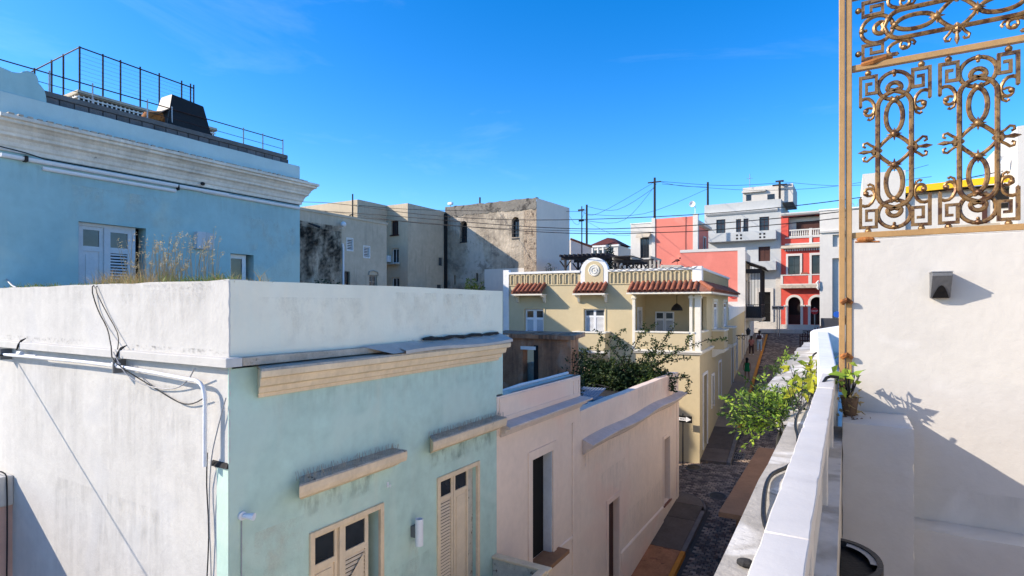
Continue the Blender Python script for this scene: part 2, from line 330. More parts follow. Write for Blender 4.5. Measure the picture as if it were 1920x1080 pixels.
def wall(mb, u0, u1, z0, z1, holes=(), d=.3, back=None, w0=0):
    """wall sheet with real openings; a hole is (ua,ub,za,zb[,arch rise])"""
    us = sorted({u0, u1} | {h[0] for h in holes} | {h[1] for h in holes}); zs = sorted({z0, z1} | {h[2] for h in holes} | {h[3] for h in holes})
    for i in range(len(us)-1):
        for j in range(len(zs)-1):
            cu, cz = (us[i]+us[i+1])/2, (zs[j]+zs[j+1])/2
            if any(h[0] < cu < h[1] and h[2] < cz < h[3] for h in holes): continue
            mb.quad((us[i], w0, zs[j]), (us[i+1], w0, zs[j]), (us[i+1], w0, zs[j+1]), (us[i], w0, zs[j+1]))
    for h in holes:
        a, b, c, e = h[:4]; dd = h[5] if len(h) > 5 else d
        for q in (((a, c), (a, e)), ((b, c), (b, e)), ((a, c), (b, c)), ((a, e), (b, e))):
            mb.quad((q[0][0], w0, q[0][1]), (q[1][0], w0, q[1][1]), (q[1][0], w0-dd, q[1][1]), (q[0][0], w0-dd, q[0][1]))
        if back is not None:
            back.quad((a, w0-dd+.002, c), (b, w0-dd+.002, c), (b, w0-dd+.002, e), (a, w0-dd+.002, e))
        r = h[4] if len(h) > 4 else 0
        if r:
            mid = (a+b)/2; hw = (b-a)/2; K = 12
            arc = [(mid - hw*math.cos(math.pi*i/K), e - r + r*math.sin(math.pi*i/K)) for i in range(K+1)]
            for i in range(K):
                cx = a if i < K/2 else b
                mb.quad((cx, w0, e), (arc[i][0], w0, arc[i][1]), (arc[i+1][0], w0, arc[i+1][1]))
                mb.quad((arc[i][0], w0, arc[i][1]), (arc[i+1][0], w0, arc[i+1][1]), (arc[i+1][0], w0-dd, arc[i+1][1]), (arc[i][0], w0-dd, arc[i][1]))
            mb.quad((a, w0, e), arc and (mid, w0, e), (mid, w0, e-.0005))
    return mb
def mesh_obj(name, v, f, m, parent=None, smooth=False, bevel=0, normals=True):
    me = bpy.data.meshes.new(name); me.from_pydata(v, [], f)
    if normals:
        bm = bmesh.new(); bm.from_mesh(me); bmesh.ops.recalc_face_normals(bm, faces=bm.faces); bm.to_mesh(me); bm.free()
    me.materials.append(m)
    if smooth:
        me.shade_smooth(); me.set_sharp_from_angle(angle=R(38))
    o = bpy.data.objects.new(name, me); col.objects.link(o)
    if parent: o.parent = parent
    if bevel:
        b = o.modifiers.new('bevel', 'BEVEL'); b.width = bevel; b.segments = 2; b.limit_method = 'ANGLE'; b.angle_limit = R(40)
    return o
def tag(o, label=None, cat=None, group=None, kind=None):
    if label: o['label'] = label
    if cat: o['category'] = cat
    if group: o['group'] = group
    if kind: o['kind'] = kind
    return o
def clusters(mb, gap=.012):
    n = len(mb.v); par = list(range(n))
    def find(i):
        while par[i] != i: par[i] = par[par[i]]; i = par[i]
        return i
    for f in mb.f:
        a = find(f[0])
        for j in f[1:]: par[find(j)] = a
    isl = {}
    for f in mb.f: isl.setdefault(find(f[0]), []).append(f)
    if len(isl) < 2 or len(isl) > 160: return [mb]
    B = []
    for fs in isl.values():
        vs = [mb.v[i] for f in fs for i in f]
        B.append([[min(c)-gap for c in zip(*vs)], [max(c)+gap for c in zip(*vs)], fs])
    k = len(B); p2 = list(range(k))
    def f2(i):
        while p2[i] != i: i = p2[i]
        return i
    for i in range(k):
        for j in range(i):
            if all(B[i][0][q] <= B[j][1][q] and B[j][0][q] <= B[i][1][q] for q in range(3)): p2[f2(i)] = f2(j)
    g = {}
    for i in range(k): g.setdefault(f2(i), []).extend(B[i][2])
    if len(g) < 2: return [mb]
    out = []
    for fs in g.values():
        m = MB(); ix = {}
        for f in fs:
            for i in f:
                if i not in ix: ix[i] = len(m.v); m.v.append(mb.v[i])
            m.f.append(tuple(ix[i] for i in f))
        out.append(m)
    return out
class Thing:
    """an Empty at the base of a thing; its parts are given in world coordinates, or in the frame of a turned thing"""
    def __init__(s, name, label, cat, loc, rz=0, group=None):
        s.e = bpy.data.objects.new(name, None); col.objects.link(s.e); s.e.location = loc; s.e.rotation_euler = (0, 0, rz)
        s.e.empty_display_size = .2
        tag(s.e, label, cat, group)
        dx, dy = loc[0]-OX, loc[1]-OY
        s.off = Vector((dx*CA+dy*SA, -dx*SA+dy*CA, loc[2])) if rz else Vector(loc)   # turned things use the frame of the far block
    def part(s, name, mb, m, parent=None, smooth=False, bevel=0, label=None, kind=None, normals=True):
        ox, oy, oz = s.off
        if kind != 'stuff':                                    # pieces that stand apart become objects of their own
            cl = clusters(mb)
            if len(cl) > 1:
                first = None
                for c in cl:
                    o = s.part(name, c, m, parent, smooth, bevel, label, 'stuff', normals)
                    if kind != 'stuff' and 'kind' in o: del o['kind']
                    first = first or o
                return first
        o = mesh_obj(name, [(x-ox, y-oy, z-oz) for x, y, z in mb.v], mb.f, m, parent or s.e, smooth, bevel, normals)
        if label: o['label'] = label
        if kind: o['kind'] = kind
        return o
    def copies(s, name, me_obj, spots, parent=None):           # more pieces that share the mesh of me_obj
        for p in spots:
            c = me_obj.copy(); col.objects.link(c); c.name = name; c.parent = parent or s.e
            c.location = p[:3]; c.rotation_euler = p[3] if len(p) > 3 else (0, 0, 0)
def single(name, mb, m, label=None, cat=None, group=None, kind=None, smooth=False, bevel=0, base=None, normals=True):
    """a thing that is one mesh; origin at its base"""
    if base is None:
        xs, ys, zs = zip(*mb.v); base = ((min(xs)+max(xs))/2, (min(ys)+max(ys))/2, min(zs))
    o = mesh_obj(name, [(x-base[0], y-base[1], z-base[2]) for x, y, z in mb.v], mb.f, m, None, smooth, bevel, normals)
    o.location = base
    return tag(o, label, cat, group, kind)
def body(T, x0, x1, y0, y1, z0, z1, m, name='wall', skip='', roof=None):
    """plain outer walls and roof of a building; skip the sides built with openings"""
    b = MB()
    if 'S' not in skip: b.quad((x0, y0, z0), (x1, y0, z0), (x1, y0, z1), (x0, y0, z1))
    if 'N' not in skip: b.quad((x0, y1, z0), (x1, y1, z0), (x1, y1, z1), (x0, y1, z1))
    if 'W' not in skip: b.quad((x0, y0, z0), (x0, y1, z0), (x0, y1, z1), (x0, y0, z1))
    if 'E' not in skip: b.quad((x1, y0, z0), (x1, y1, z0), (x1, y1, z1), (x1, y0, z1))
    o = T.part(name, b, m)
    zr = z1 - .35
    T.part('roof', MB().quad((x0, y0, zr), (x1, y0, zr), (x1, y1, zr), (x0, y1, zr)), roof or roof_dark)
    return o
def parapet(T, x0, x1, y0, y1, zb, zt, m, t=.22, name='parapet'):
    b = MB()
    b.box(x0+.002, x1-.002, y0+.002, y0+t, zb, zt).box(x0+.002, x1-.002, y1-t, y1-.002, zb, zt)
    b.box(x0+.002, x0+t, y0+t, y1-t, zb, zt-.002).box(x1-t, x1-.002, y0+t, y1-t, zb, zt-.002)
    return T.part(name, b, m)
GS, G0, GY = .13, .17, 18.06
def gz(Y): return G0 + GS*(min(max(Y, -12), 64.6) - GY)
AN = R(3.65); OX, OY = -6.05, 27.9; CA, SA = math.cos(AN), math.sin(AN)
def far(lx, ly): return (OX + lx*CA - ly*SA, OY + lx*SA + ly*CA)   # frame of the block past the crossing

def stain_mat(name, c, lo=.45, hi=.75, sc=6, amt=.85, stretch=(1, 1, .35)):
    m, n, l, b = new_mat(name)
    g = n.new('ShaderNodeNewGeometry'); mpn = n.new('ShaderNodeMapping'); mpn.inputs['Scale'].default_value = stretch; l.new(g.outputs['Position'], mpn.inputs[0])
    f = ramp(n, l, noise(n, l, mpn.outputs[0], sc, 8, .7), lo, hi)
    at = n.new('ShaderNodeAttribute'); at.attribute_name = 'fade'
    m1 = n.new('ShaderNodeMath'); m1.operation = 'MULTIPLY'; l.new(f, m1.inputs[0]); l.new(at.outputs['Fac'], m1.inputs[1])
    m2 = n.new('ShaderNodeMath'); m2.operation = 'MULTIPLY'; m2.inputs[1].default_value = amt; l.new(m1.outputs[0], m2.inputs[0])
    b.inputs['Base Color'].default_value = (*c, 1); b.inputs['Roughness'].default_value = .95; b.inputs['Specular IOR Level'].default_value = .1
    l.new(m2.outputs[0], b.inputs['Alpha'])
    return m
mildew = stain_mat('mildew', (.06, .07, .045)); drip = stain_mat('grey_drip', (.20, .185, .165), .42, .8, 9, .32, (1, 1, .12))
bare = stain_mat('bare_cream_patch', (.72, .64, .52), .44, .66, 3.0, .42, (1, 1, .7)); soot = stain_mat('black_mould', (.015, .014, .012), .50, .66, 14, .75, (1, 1, 1.6))
soot_big = stain_mat('black_water_stain', (.022, .019, .017), .36, .60, 1.7, .97, (1, 1, .55))
def stain(T, xf, u0, u1, z0, z1, w, m, seed=0, top=1, parent=None):
    """a stain in the paint with a ragged outline, a hair proud of the wall"""
    r = random.Random(seed); nx, nz = max(4, int((u1-u0)/.14)), max(4, int((z1-z0)/.1)); b = MB(xf); fd = []
    for j in range(nz+1):
        for i in range(nx+1):
            b.v.append(xf(u0+(u1-u0)*i/nx, w, z0+(z1-z0)*j/nz)); e = i in (0, nx) or j == 0 or (j == nz and not top)
            fd.append(0 if e else r.uniform(.25, 1)*(.35+.65*j/nz))
    b.f = [(j*(nx+1)+i, j*(nx+1)+i+1, (j+1)*(nx+1)+i+1, (j+1)*(nx+1)+i) for j in range(nz) for i in range(nx)]
    o = T.part('stain', b, m, parent, kind='stuff', normals=False)
    a = o.data.attributes.new('fade', 'FLOAT', 'POINT')
    for i, v in enumerate(fd): a.data[i].value = v
    return o
def frame_rect(mb, u0, u1, z0, z1, t, w0, w1, sill=True):
    mb.box(u0, u0+t, w0, w1, z0, z1).box(u1-t, u1, w0, w1, z0, z1).box(u0+t, u1-t, w0, w1, z1-t, z1)
    if sill: mb.box(u0+t, u1-t, w0, w1, z0, z0+t)
    return mb
def window(T, xf, u0, u1, z0, z1, w, fm, gm=None, mull=1, rails=1, name='window', t=.06, sill=None, sillm=None):
    f = T.part(name, frame_rect(MB(xf), u0, u1, z0, z1, t, w-.05, w), fm)
    b = MB(xf)
    for i in range(mull): c = u0+(u1-u0)*(i+1)/(mull+1); b.box(c-t*.35, c+t*.35, w-.045, w-.005, z0+t, z1-t)
    for i in range(rails): c = z0+(z1-z0)*(i+1)/(rails+1); b.box(u0+t, u1-t, w-.043, w-.007, c-t*.3, c+t*.3)
    if mull or rails: T.part('glazing_bar', b, fm, f)
    T.part('pane', MB(xf).box(u0+t*.5, u1-t*.5, w-.035, w-.025, z0+t*.5, z1-t*.5), gm or glass, f)
    if sill: T.part('sill', MB(xf).box(u0-.08, u1+.08, w-.02, w+sill, z0-.08, z0-.001), sillm or fm, f)
    return f
def leaf_door(T, xf, u0, u1, z0, z1, w, dm, top=.45, low='louver', gm=None, t=.07, name='door_leaf', mid=None, louvm=None):
    """one door leaf: stiles and rails, a pane on top, louvres or a panel below"""
    zt = z1 - top
    f = frame_rect(MB(xf), u0, u1, z0, z1, t, w-.045, w)
    f.box(u0+t, u1-t, w-.044, w-.001, zt-t, zt+t*.4)
    if mid: f.box(u0+t, u1-t, w-.044, w-.001, mid-t*.6, mid+t*.6)
    o = T.part(name, f, dm)
    T.part('pane', MB(xf).box(u0+t*.6, u1-t*.6, w-.03, w-.02, zt+t*.2, z1-t*.6), gm or glass, o)
    a, b = z0+t, zt-t
    if low == 'louver':
        lv = MB(xf); k = int((b-a)/.058)
        for i in range(k):
            zc = a+(i+.5)*(b-a)/k
            lv.quad((u0+t, w-.028, zc+.018), (u1-t, w-.028, zc+.018), (u1-t, w-.008, zc-.016), (u0+t, w-.008, zc-.016))
        T.part('louvers', lv, louvm or dm, o, kind='stuff', normals=False)
        T.part('backing', MB(xf).box(u0+t*.8, u1-t*.8, w-.043, w-.038, a, b), dark_in, o)
    else:
        T.part('panel', MB(xf).box(u0+t*.8, u1-t*.8, w-.04, w-.022, a, b).box(u0+t+.05, u1-t-.05, w-.025, w-.010, a+.06, b-.06), dm, o)
    return o
# ================================================================== THE SETTING
def strip(xa, xb, ya, yb, dz, step=2.0):
    b = MB(); n = max(1, int((yb-ya)/step)); ys = [ya+(yb-ya)*i/n for i in range(n+1)]
    for i in range(n):
        b.quad((xa, ys[i], gz(ys[i])+dz), (xb, ys[i], gz(ys[i])+dz), (xb, ys[i+1], gz(ys[i+1])+dz), (xa, ys[i+1], gz(ys[i+1])+dz))
    return b
gb = MB(); ys = [-2500, -12, 64.6, 4500]
for i in range(3): gb.quad((-3500, ys[i], gz(ys[i])-.12), (3500, ys[i], gz(ys[i])-.12), (3500, ys[i+1], gz(ys[i+1])-.12), (-3500, ys[i+1], gz(ys[i+1])-.12))
single('ground', gb, ground_m, kind='structure', base=(0, 0, 0))
street = single('street', strip(-13, -.5, -6, 66, -.03), asphalt, kind='structure', base=(0, 0, 0))
# blue slag setts, laid in rows across the street
cb = MB()
def setts(x0, x1, y0, y1, sx=.215, sy=.125, inside=None):
    ny = int((y1-y0)/sy)
    for j in range(ny):
        y = y0+j*sy; nx = int((x1-x0)/sx); off = (j % 2)*sx*.5
        for i in range(nx):
            x = x0+i*sx+off+random.uniform(-.012, .012); yy = y+random.uniform(-.01, .01)
            if inside and not inside(x, yy): continue
            h = gz(yy)+random.uniform(-.006, .012); a, c = sx*.44, sy*.41; tl = random.uniform(-.006, .006); e = .016
            k = [(x-a, yy-c, h-.03), (x+a, yy-c, h-.03), (x+a, yy+c, h-.03+GS*c), (x-a, yy+c, h-.03+GS*c),
                 (x-a+e, yy-c+e, h+tl-GS*c), (x+a-e, yy-c+e, h-tl-GS*c), (x+a-e, yy+c-e, h-tl+GS*c), (x-a+e, yy+c-e, h+tl+GS*c)]
            cb.add(k, [(4, 5, 6, 7), (0, 1, 5, 4), (1, 2, 6, 5), (2, 3, 7, 6), (3, 0, 4, 7)])
def sidewalk_edge(y):                                          # kerb line on the left
    if y < 23.0: return -4.78
    if y < 24.3: return -4.78 - (1 - math.sqrt(max(0, 1-((y-23.0)/1.3)**2)))*1.27
    if y < 28.3: return -13
    return far(1.33, (y-OY)/CA)[0]
setts(-11, -1.6, 14.5, 36, inside=lambda x, y: x > sidewalk_edge(y)+.14 and not (((x+4.66)**2+(y-24.8)**2 < .36**2) or ((x+6.2)**2+(y-27.35)**2 < .36**2)))
setts(-8.4, -1.6, 36, 64, .26, .17, inside=lambda x, y: x > sidewalk_edge(y)+.14)
tag(single('cobblestones', cb, cobble_m, base=(0, 0, 0), normals=False), 'blue-grey slag cobblestones paving the steep street', None, None, 'stuff')

# left pavement in front of the pink houses, slab by slab
pv = Thing('pavement', None, None, (-5.4, 19, gz(19))); tag(pv.e, kind='structure')
def slabpiece(T, pts, m, name='paving_slab', h=.13):
    b = MB(); n = len(pts)
    b.add([(x, y, gz(y)-.1) for x, y in pts] + [(x, y, gz(y)+h) for x, y in pts],
          [tuple(range(n, 2*n))] + [(i, (i+1) % n, n+(i+1) % n, n+i) for i in range(n)])
    return T.part(name, b, m, bevel=.008)
ycuts = [8.0, 10.6, 13.2, 15.6, 17.7, 19.85, 22.1, 23.35]
for i in range(len(ycuts)-1):
    a, b = ycuts[i]+.012, ycuts[i+1]-.012
    slabpiece(pv, [(-6.05, a), (-4.95, a), (-4.95, b), (-6.05, b)], slab_rust if b < 20 else slab_dark)
arc = [(-4.95 - (1-math.cos(t))*1.1, 23.362+math.sin(t)*.95) for t in [i*math.pi/2/8 for i in range(9)]]
slabpiece(pv, [(-6.05, 23.362)] + arc, slab_dark)
for a, b in ((8, 12.5), (12.5, 16.2), (16.2, 19.85), (19.85, 23.0)):
    slabpiece(pv, [(-4.938, a+.01), (-4.78, a+.01), (-4.78, b-.01), (-4.938, b-.01)], kerb_orange if b < 20 else kerb_grey, 'kerb_stone', .14)
o_arc = [(-4.78 - (1-math.cos(t))*1.27, 23.0+math.sin(t)*1.34) for t in [i*math.pi/2/8 for i in range(9)]]
i_arc = [(-4.938 - (1-math.cos(t))*1.112, 23.37+math.sin(t)*.955) for t in [i*math.pi/2/8 for i in range(9)]]
for i in range(0, 8, 2):
    slabpiece(pv, [o_arc[i], o_arc[i+1], o_arc[i+2], i_arc[i+2], i_arc[i+1], i_arc[i]], kerb_grey, 'kerb_stone', .14)
# pavement up the hill past the crossing
pf = Thing('pavement', None, None, (far(.7, 12)[0], far(.7, 12)[1], gz(40))); tag(pf.e, kind='structure')
lc = [0.15, 1.85, 5.2, 8.4, 11.6, 14.8, 18, 21.2, 24.4, 27.6, 30.8, 34.5]
for i in range(len(lc)-1):
    a, b = lc[i]+.012, lc[i+1]-.012
    slabpiece(pf, [far(.0, a), far(1.18, a), far(1.18, b), far(.0, b)], slab_dark if i < 2 else slab_beige)
for i, (a, b) in enumerate(((.15, 2.6), (2.6, 5.2), (5.2, 9), (9, 13), (13, 17), (17, 21), (21, 25), (25, 29), (29, 34.5))):
    slabpiece(pf, [far(1.192, a+.01), far(1.36, a+.01), far(1.36, b-.01), far(1.192, b-.01)], kerb_grey if i < 2 else kerb_orange, 'kerb_stone', .145)
pr = Thing('pavement', None, None, (-1.2, 20, gz(20))); tag(pr.e, kind='structure')
for i in range(20): slabpiece(pr, [(-1.75, 2+i*2.4+.012), (-.45, 2+i*2.4+.012), (-.45, 4.4+i*2.4-.012), (-1.75, 4.4+i*2.4-.012)], slab_beige)
# raised pavement of the cross street at the top of the hill
pt = Thing('pavement', None, None, (-6, 65, gz(66))); tag(pt.e, kind='structure')
for i in range(9): pt.part('paving_slab', MB().box(-14+i*1.9, -14+i*1.9+1.88, 64.2, 66.0, 6.0, 6.5+.02*(i % 3)), stone_pale, bevel=.02)

# manhole covers and gully grate
def manhole(x, y, label):
    T = Thing('manhole_cover', label, 'manhole cover', (x, y, gz(y)), 0, 'round manhole covers at the crossing')
    k = Matrix.Rotation(math.atan(GS), 3, 'X')
    def tilt(mb): mb.v = [tuple(Vector((x, y, gz(y))) + k @ Vector(p)) for p in mb.v]; return mb
    ring = MB(); ring.tube([(.34*math.cos(q*math.pi/12), .34*math.sin(q*math.pi/12), .0) for q in range(24)], .022, 5, True)
    T.part('rim', tilt(ring), kerb_grey)
    T.part('lid', tilt(MB().lathe([(.32, -.03), (.32, .005), (.26, .006), (.25, -.002), (.05, -.002), (.04, .008)], (0, 0, 0), 24)), iron_black)
manhole(-4.66, 24.8, 'round dark manhole cover in the cobbles by the rounded pavement corner')
manhole(-6.2, 27.35, 'round manhole cover beside the base of the yellow corner house')
T = Thing('gully_grate', 'square black iron drain grate beside the grey kerb', 'drain', (-4.62, 29.4, gz(29.4)))
T.part('frame', frame_rect(MB(lambda u, w, z: (u, z, gz(z)+w)), -4.95, -4.28, 29.0, 29.85, .05, -.02, .016), kerb_grey)
T.part('pit', MB().quad((-4.9, 29.05, gz(29.05)+.008), (-4.33, 29.05, gz(29.05)+.008), (-4.33, 29.8, gz(29.8)+.008), (-4.9, 29.8, gz(29.8)+.008)), lamp_black)
bars = MB(lambda u, w, z: (u, z, gz(z)+w))
for i in range(6): bars.box(-4.86+i*.096, -4.83+i*.096, .009, .014, 29.05, 29.8)
bars.box(-4.9, -4.33, .010, .018, 29.40, 29.46); T.part('bars', bars, kerb_grey)
# flat brown deck on the right
T = Thing('flat_canopy', 'flat brown concrete canopy low over the right side of the street', 'canopy', (-1.9, 22, gz(22)))
T.part('deck', MB().box(-3.3, -.45, 17.7, 26.6, 2.70, 2.86), brown_deck, bevel=.02)
T.part('base_wall', MB().box(-2.9, -.45, 18.3, 26.2, 0, 2.699), brown_deck)

# ================================================================== LOW HOUSE: white side wall, teal street front
T = Thing('teal_house', 'low house with sunlit white side wall and teal street front', 'house', (-6.05, 3.94, -1.7))
fx = FX(-6.05); fy = FY(3.94)
bk = MB(fx)
w_ = wall(MB(fx), 3.94, 9.66, -1.7, 8.27, [(5.12, 6.35, 3.2, 5.95), (7.80, 8.95, 3.2, 5.97)], d=.28, back=bk)
T.part('front_wall', w_, teal); T.part('interior', bk, dark_in)
T.part('side_wall', MB(fy).quad((-17, 0, -1.7), (-6.05, 0, -1.7), (-6.05, 0, 8.30), (-17, 0, 8.30)), white_wall)
T.part('back_wall', MB().quad((-12.7, 9.9, -1.7), (-6.05, 9.9, -1.7), (-6.05, 9.9, 9.28), (-12.7, 9.9, 9.28)).quad((-6.05, 9.66, 7.2), (-6.05, 9.9, 7.2), (-6.05, 9.9, 8.3), (-6.05, 9.66, 8.3)), teal)
T.part('roof', MB().quad((-17, 4.15, 8.75), (-6.28, 4.15, 8.75), (-6.28, 9.8, 8.75), (-17, 9.8, 8.75)), roof_dark)
# parapets, a little uneven along the top
def wavy(mb, u0, u1, w0, w1, z0, z1, n, amp, seed):
    rr = random.Random(seed); us = [u0+(u1-u0)*i/n for i in range(n+1)]; zt = [z1+rr.uniform(-amp, amp) for _ in us]
    for i in range(n):
        a, b, p, q = us[i], us[i+1], zt[i], zt[i+1]
        mb.add([(a, w0, z0), (b, w0, z0), (b, w1, z0), (a, w1, z0), (a, w0, p), (b, w0, q), (b, w1, q), (a, w1, p)],
               [(4, 5, 6, 7), (0, 1, 5, 4), (3, 2, 6, 7)] + ([(0, 3, 7, 4)] if i == 0 else []) + ([(1, 2, 6, 5)] if i == n-1 else []))
    return mb
T.part('side_parapet', wavy(MB(fy), -17, -6.06, -.24, -.004, 8.40, 9.29, 26, .010, 3), white_wall)
T.part('front_parapet', wavy(MB(fx), 4.18, 9.9, -.24, -.006, 8.38, 9.29, 14, .006, 4).add([(3.942, -.006, 8.38), (4.18, -.006, 8.38), (4.18, -.006, 9.29), (3.942, -.006, 9.29)], [(0, 1, 2, 3)]), pale_teal)
T.part('side_ledge', wavy(MB(fy), -17, -5.95, -.1, .10, 8.30, 8.405, 18, .004, 5), white_wall, bevel=.012)
T.part('front_ledge', wavy(MB(fx), 4.042, 9.98, -.1, .10, 8.302, 8.395, 12, .006, 6), cream_top, bevel=.01)
prc = [(0, 7.90), (.05, 7.90), (.055, 7.95), (.11, 7.965), (.12, 8.03), (.20, 8.06), (.22, 8.15), (.30, 8.17), (.31, 8.245), (0, 8.245)]
T.part('cornice', MB(fx).prof(prc, 4.30, 9.66, .55, .18), cream, bevel=.006)
T.part('cornice_top', MB(fx).prof([(0, 8.246), (.31, 8.246), (.30, 8.272), (0, 8.285)], 4.29, 9.66, .5, .15), cream_top)
# bent metal flashing sliding off the cornice
fl = MB(fx); k = 9
for i in range(k):
    t0, t1 = i/k, (i+1)/k; ua, ub = 6.55+t0*3.2, 6.55+t1*3.2; s0, s1 = .015+.02*math.sin(t0*7), .015+.02*math.sin(t1*7)
    fl.quad((ua, .01, 8.40+.04*t0), (ub, .01, 8.40+.04*t1), (ub, .345-.02*t1, 8.30+s1), (ua, .345-.02*t0, 8.30+s0))
    fl.quad((ua, .345-.02*t0, 8.30+s0), (ub, .345-.02*t1, 8.30+s1), (ub, .347-.02*t1, 8.255+s1*.8), (ua, .347-.02*t0, 8.255+s0*.8))
T.part('flashing', fl, sheet_white, normals=False)
fl2 = MB(fx); fl2.quad((5.9, .05, 8.41), (7.1, .05, 8.42), (7.25, .30, 8.31), (6.3, .33, 8.285)); T.part('flashing', fl2, sheet_white, normals=False)
T.part('debris', MB(fx).tube([(7.3+i*.18, .06+.03*math.sin(i*2.3), 8.44+.012*math.sin(i*1.7)) for i in range(14)], [.022+.016*math.sin(i*1.3)**2 for i in range(14)], 6), roof_dark)
# hood mouldings with bird spikes
for a, b in ((4.92, 6.62), (7.55, 9.655)):
    o = T.part('hood_moulding', MB(fx).prof([(0, 6.50), (.10, 6.55), (.17, 6.60), (.235, 6.62), (.25, 6.68), (.25, 6.765), (0, 6.775)], a, b, .9, .3 if b < 9 else 0), cream, bevel=.005)
    T.part('top_dirt', MB(fx).prof([(0, 6.776), (.245, 6.767), (.235, 6.782), (0, 6.80)], a, b, .9, .3 if b < 9 else 0), cream_top, o)
    sp = MB(fx); n = int((b-a)/.042)
    for i in range(n):
        u = a-.1+(b-a+.1)*i/n
        for w in (.05, .13, .20):
            if random.random() < .12: continue
            q = random.uniform(-.03, .03); e = random.uniform(-.03, .03); h = .11
            sp.quad((u-.004, w, 6.78), (u+.004, w, 6.78), (u+q+.003, w+e, 6.78+h), (u+q-.003, w+e, 6.78+h))
            sp.quad((u, w-.004, 6.78), (u, w+.004, 6.78), (u+q, w+e+.003, 6.78+h), (u+q, w+e-.003, 6.78+h))
    T.part('bird_spikes', sp, wood_pale, o, kind='stuff', normals=False)
# doors with surrounds
for a, b, zt in ((5.05, 6.42, 6.02), (7.73, 9.02, 6.04)):
    s = MB(fx); s.box(a, a+.075, -.02, .035, 3.2, zt).box(b-.075, b, -.02, .035, 3.2, zt).box(a+.075, b-.075, -.02, .034, zt-.075, zt)
    T.part('door_surround', s, cream, bevel=.006)
leaf_door(T, fx, 5.13, 5.60, 3.2, 5.94, -.07, cream_door, .44, 'panel', t=.055)
leaf_door(T, fx, 5.66, 6.17, 3.2, 5.94, -.05, cream_door, .44, 'louver', t=.065)
d = T.part('broken_panel', MB(fx).add([(5.74, -.052, 3.3), (6.07, -.052, 3.3), (6.07, -.045, 5.38), (5.98, -.04, 5.30), (5.78, -.03, 5.12)], [(0, 1, 2, 3, 4)]), cream_door, normals=False)
T.part('door_post', MB(fx).box(5.605, 5.655, -.11, -.03, 3.2, 5.945), cream_door)
leaf_door(T, fx, 7.81, 8.28, 3.2, 5.96, -.06, cream_door, .34, 'louver', t=.05)
leaf_door(T, fx, 8.30, 8.76, 3.2, 5.96, -.06, cream_door, .34, 'panel', t=.05)
T.part('flaking_jamb', MB(fx).box(8.77, 8.945, -.20, -.09, 3.2, 5.965), flaking)
# balcony with peeling parapet at the lower edge
b = MB(); b.box(-6.05, -4.86, 9.50, 9.62, 2.9, 3.99); T.part('balcony_end_panel', b, flaking, bevel=.015)
T.part('balcony_front_panel', MB().box(-4.96, -4.86, 4.2, 9.498, 2.9, 4.0), flaking, bevel=.015)
T.part('balcony_coping', MB().box(-6.05, -4.80, 9.47, 9.65, 3.992, 4.045).box(-4.985, -4.83, 4.2, 9.468, 4.002, 4.047), cream, bevel=.012)
T.part('balcony_floor', MB().box(-6.048, -4.87, 4.2, 9.499, 2.75, 2.898), ledge_conc)
T.part('corner_bead', MB().tube([(-6.055+.006*mnoise.noise(Vector((0, 0, i*.31))), 3.945+.006*mnoise.noise(Vector((5, 0, i*.37))), 7.2+i*2.08/60) for i in range(61)], [.010+.007*mnoise.noise(Vector((9, 0, i*.5))) for i in range(61)], 6), white_wall, smooth=True)
T.part('corner_strip', MB(fy).box(-6.27, -6.052, -.05, .012, -1.7, 7.14).box(-6.06, -6.047, -.03, .010, 7.14, 8.29), teal)
T.part('strip_top', MB(fy).prof([(0, 7.141), (.035, 7.141), (.02, 7.19), (0, 7.2)], -6.36, -6.05), roof_dark)

for k, (a, b, z0, z1, m, sd) in enumerate(((4.85, 6.6, 6.22, 6.5, mildew, 1), (7.5, 9.6, 6.2, 6.5, mildew, 2), (4.4, 9.6, 7.55, 7.9, drip, 3), (4.3, 6.2, 8.45, 9.1, bare, 4), (6.6, 9.6, 8.5, 9.2, bare, 5), (7.0, 7.25, 3.6, 5.2, bare, 6), (6.4, 7.7, 3.4, 4.9, drip, 7), (4.0, 5.0, 3.2, 6.3, bare, 8), (6.9, 9.8, 8.39, 8.47, soot, 9))):
    stain(T, fx, a, b, z0, z1, .004, m, sd)
for k, (a, b, z0, z1, m, sd) in enumerate(((-12.4, -9.4, 8.415, 8.50, soot, 11), (-8.2, -6.1, 8.41, 8.48, soot, 12), (-7.9, -6.3, 9.14, 9.26, soot, 18), (-12.6, -6.3, 9.0, 9.28, drip, 13), (-9, -6.3, 6.2, 8.0, drip, 14), (-12, -9.5, 6.6, 8.1, drip, 15), (-8.6, -6.5, 8.5, 9.15, drip, 16), (-10.5, -7.2, 4.3, 6.4, drip, 17))):
    stain(T, fy, a, b, z0, z1, .004, m, sd)
# white plastic conduit on the side wall
T = Thing('wall_conduit', 'white plastic conduit pipe running under the white ledge and down the corner', 'pipe', (-9, 3.84, 7.1))
Yc = 3.83
run = [(-17+i*.6, Yc, 8.215+.03*math.sin(i*.55)-.012*max(0, i-10)) for i in range(18)]
run = run + [(-6.52, Yc, 8.125), (-6.44, Yc, 8.105), (-6.38, Yc, 8.06), (-6.345, Yc, 7.98), (-6.335, Yc, 7.88), (-6.34, Yc, 7.5), (-6.34, Yc, 7.15)]
T.part('pipe', MB().tube(run, .023, 10), pvc, smooth=True)
T.part('second_pipe', MB().tube([(-17, Yc+.05, 8.16), (-13, Yc+.05, 8.17), (-11.6, Yc+.03, 8.19), (-10.8, Yc+.01, 8.21)], .022, 8), pvc, smooth=True)
for x in (-11.35, -8.35): T.part('coupling', MB().lathe([(.033, -.06), (.033, .06)], (x, Yc, 8.235-(.02 if x > -9 else -.0)), 10, ax='x'), pvc, smooth=True)
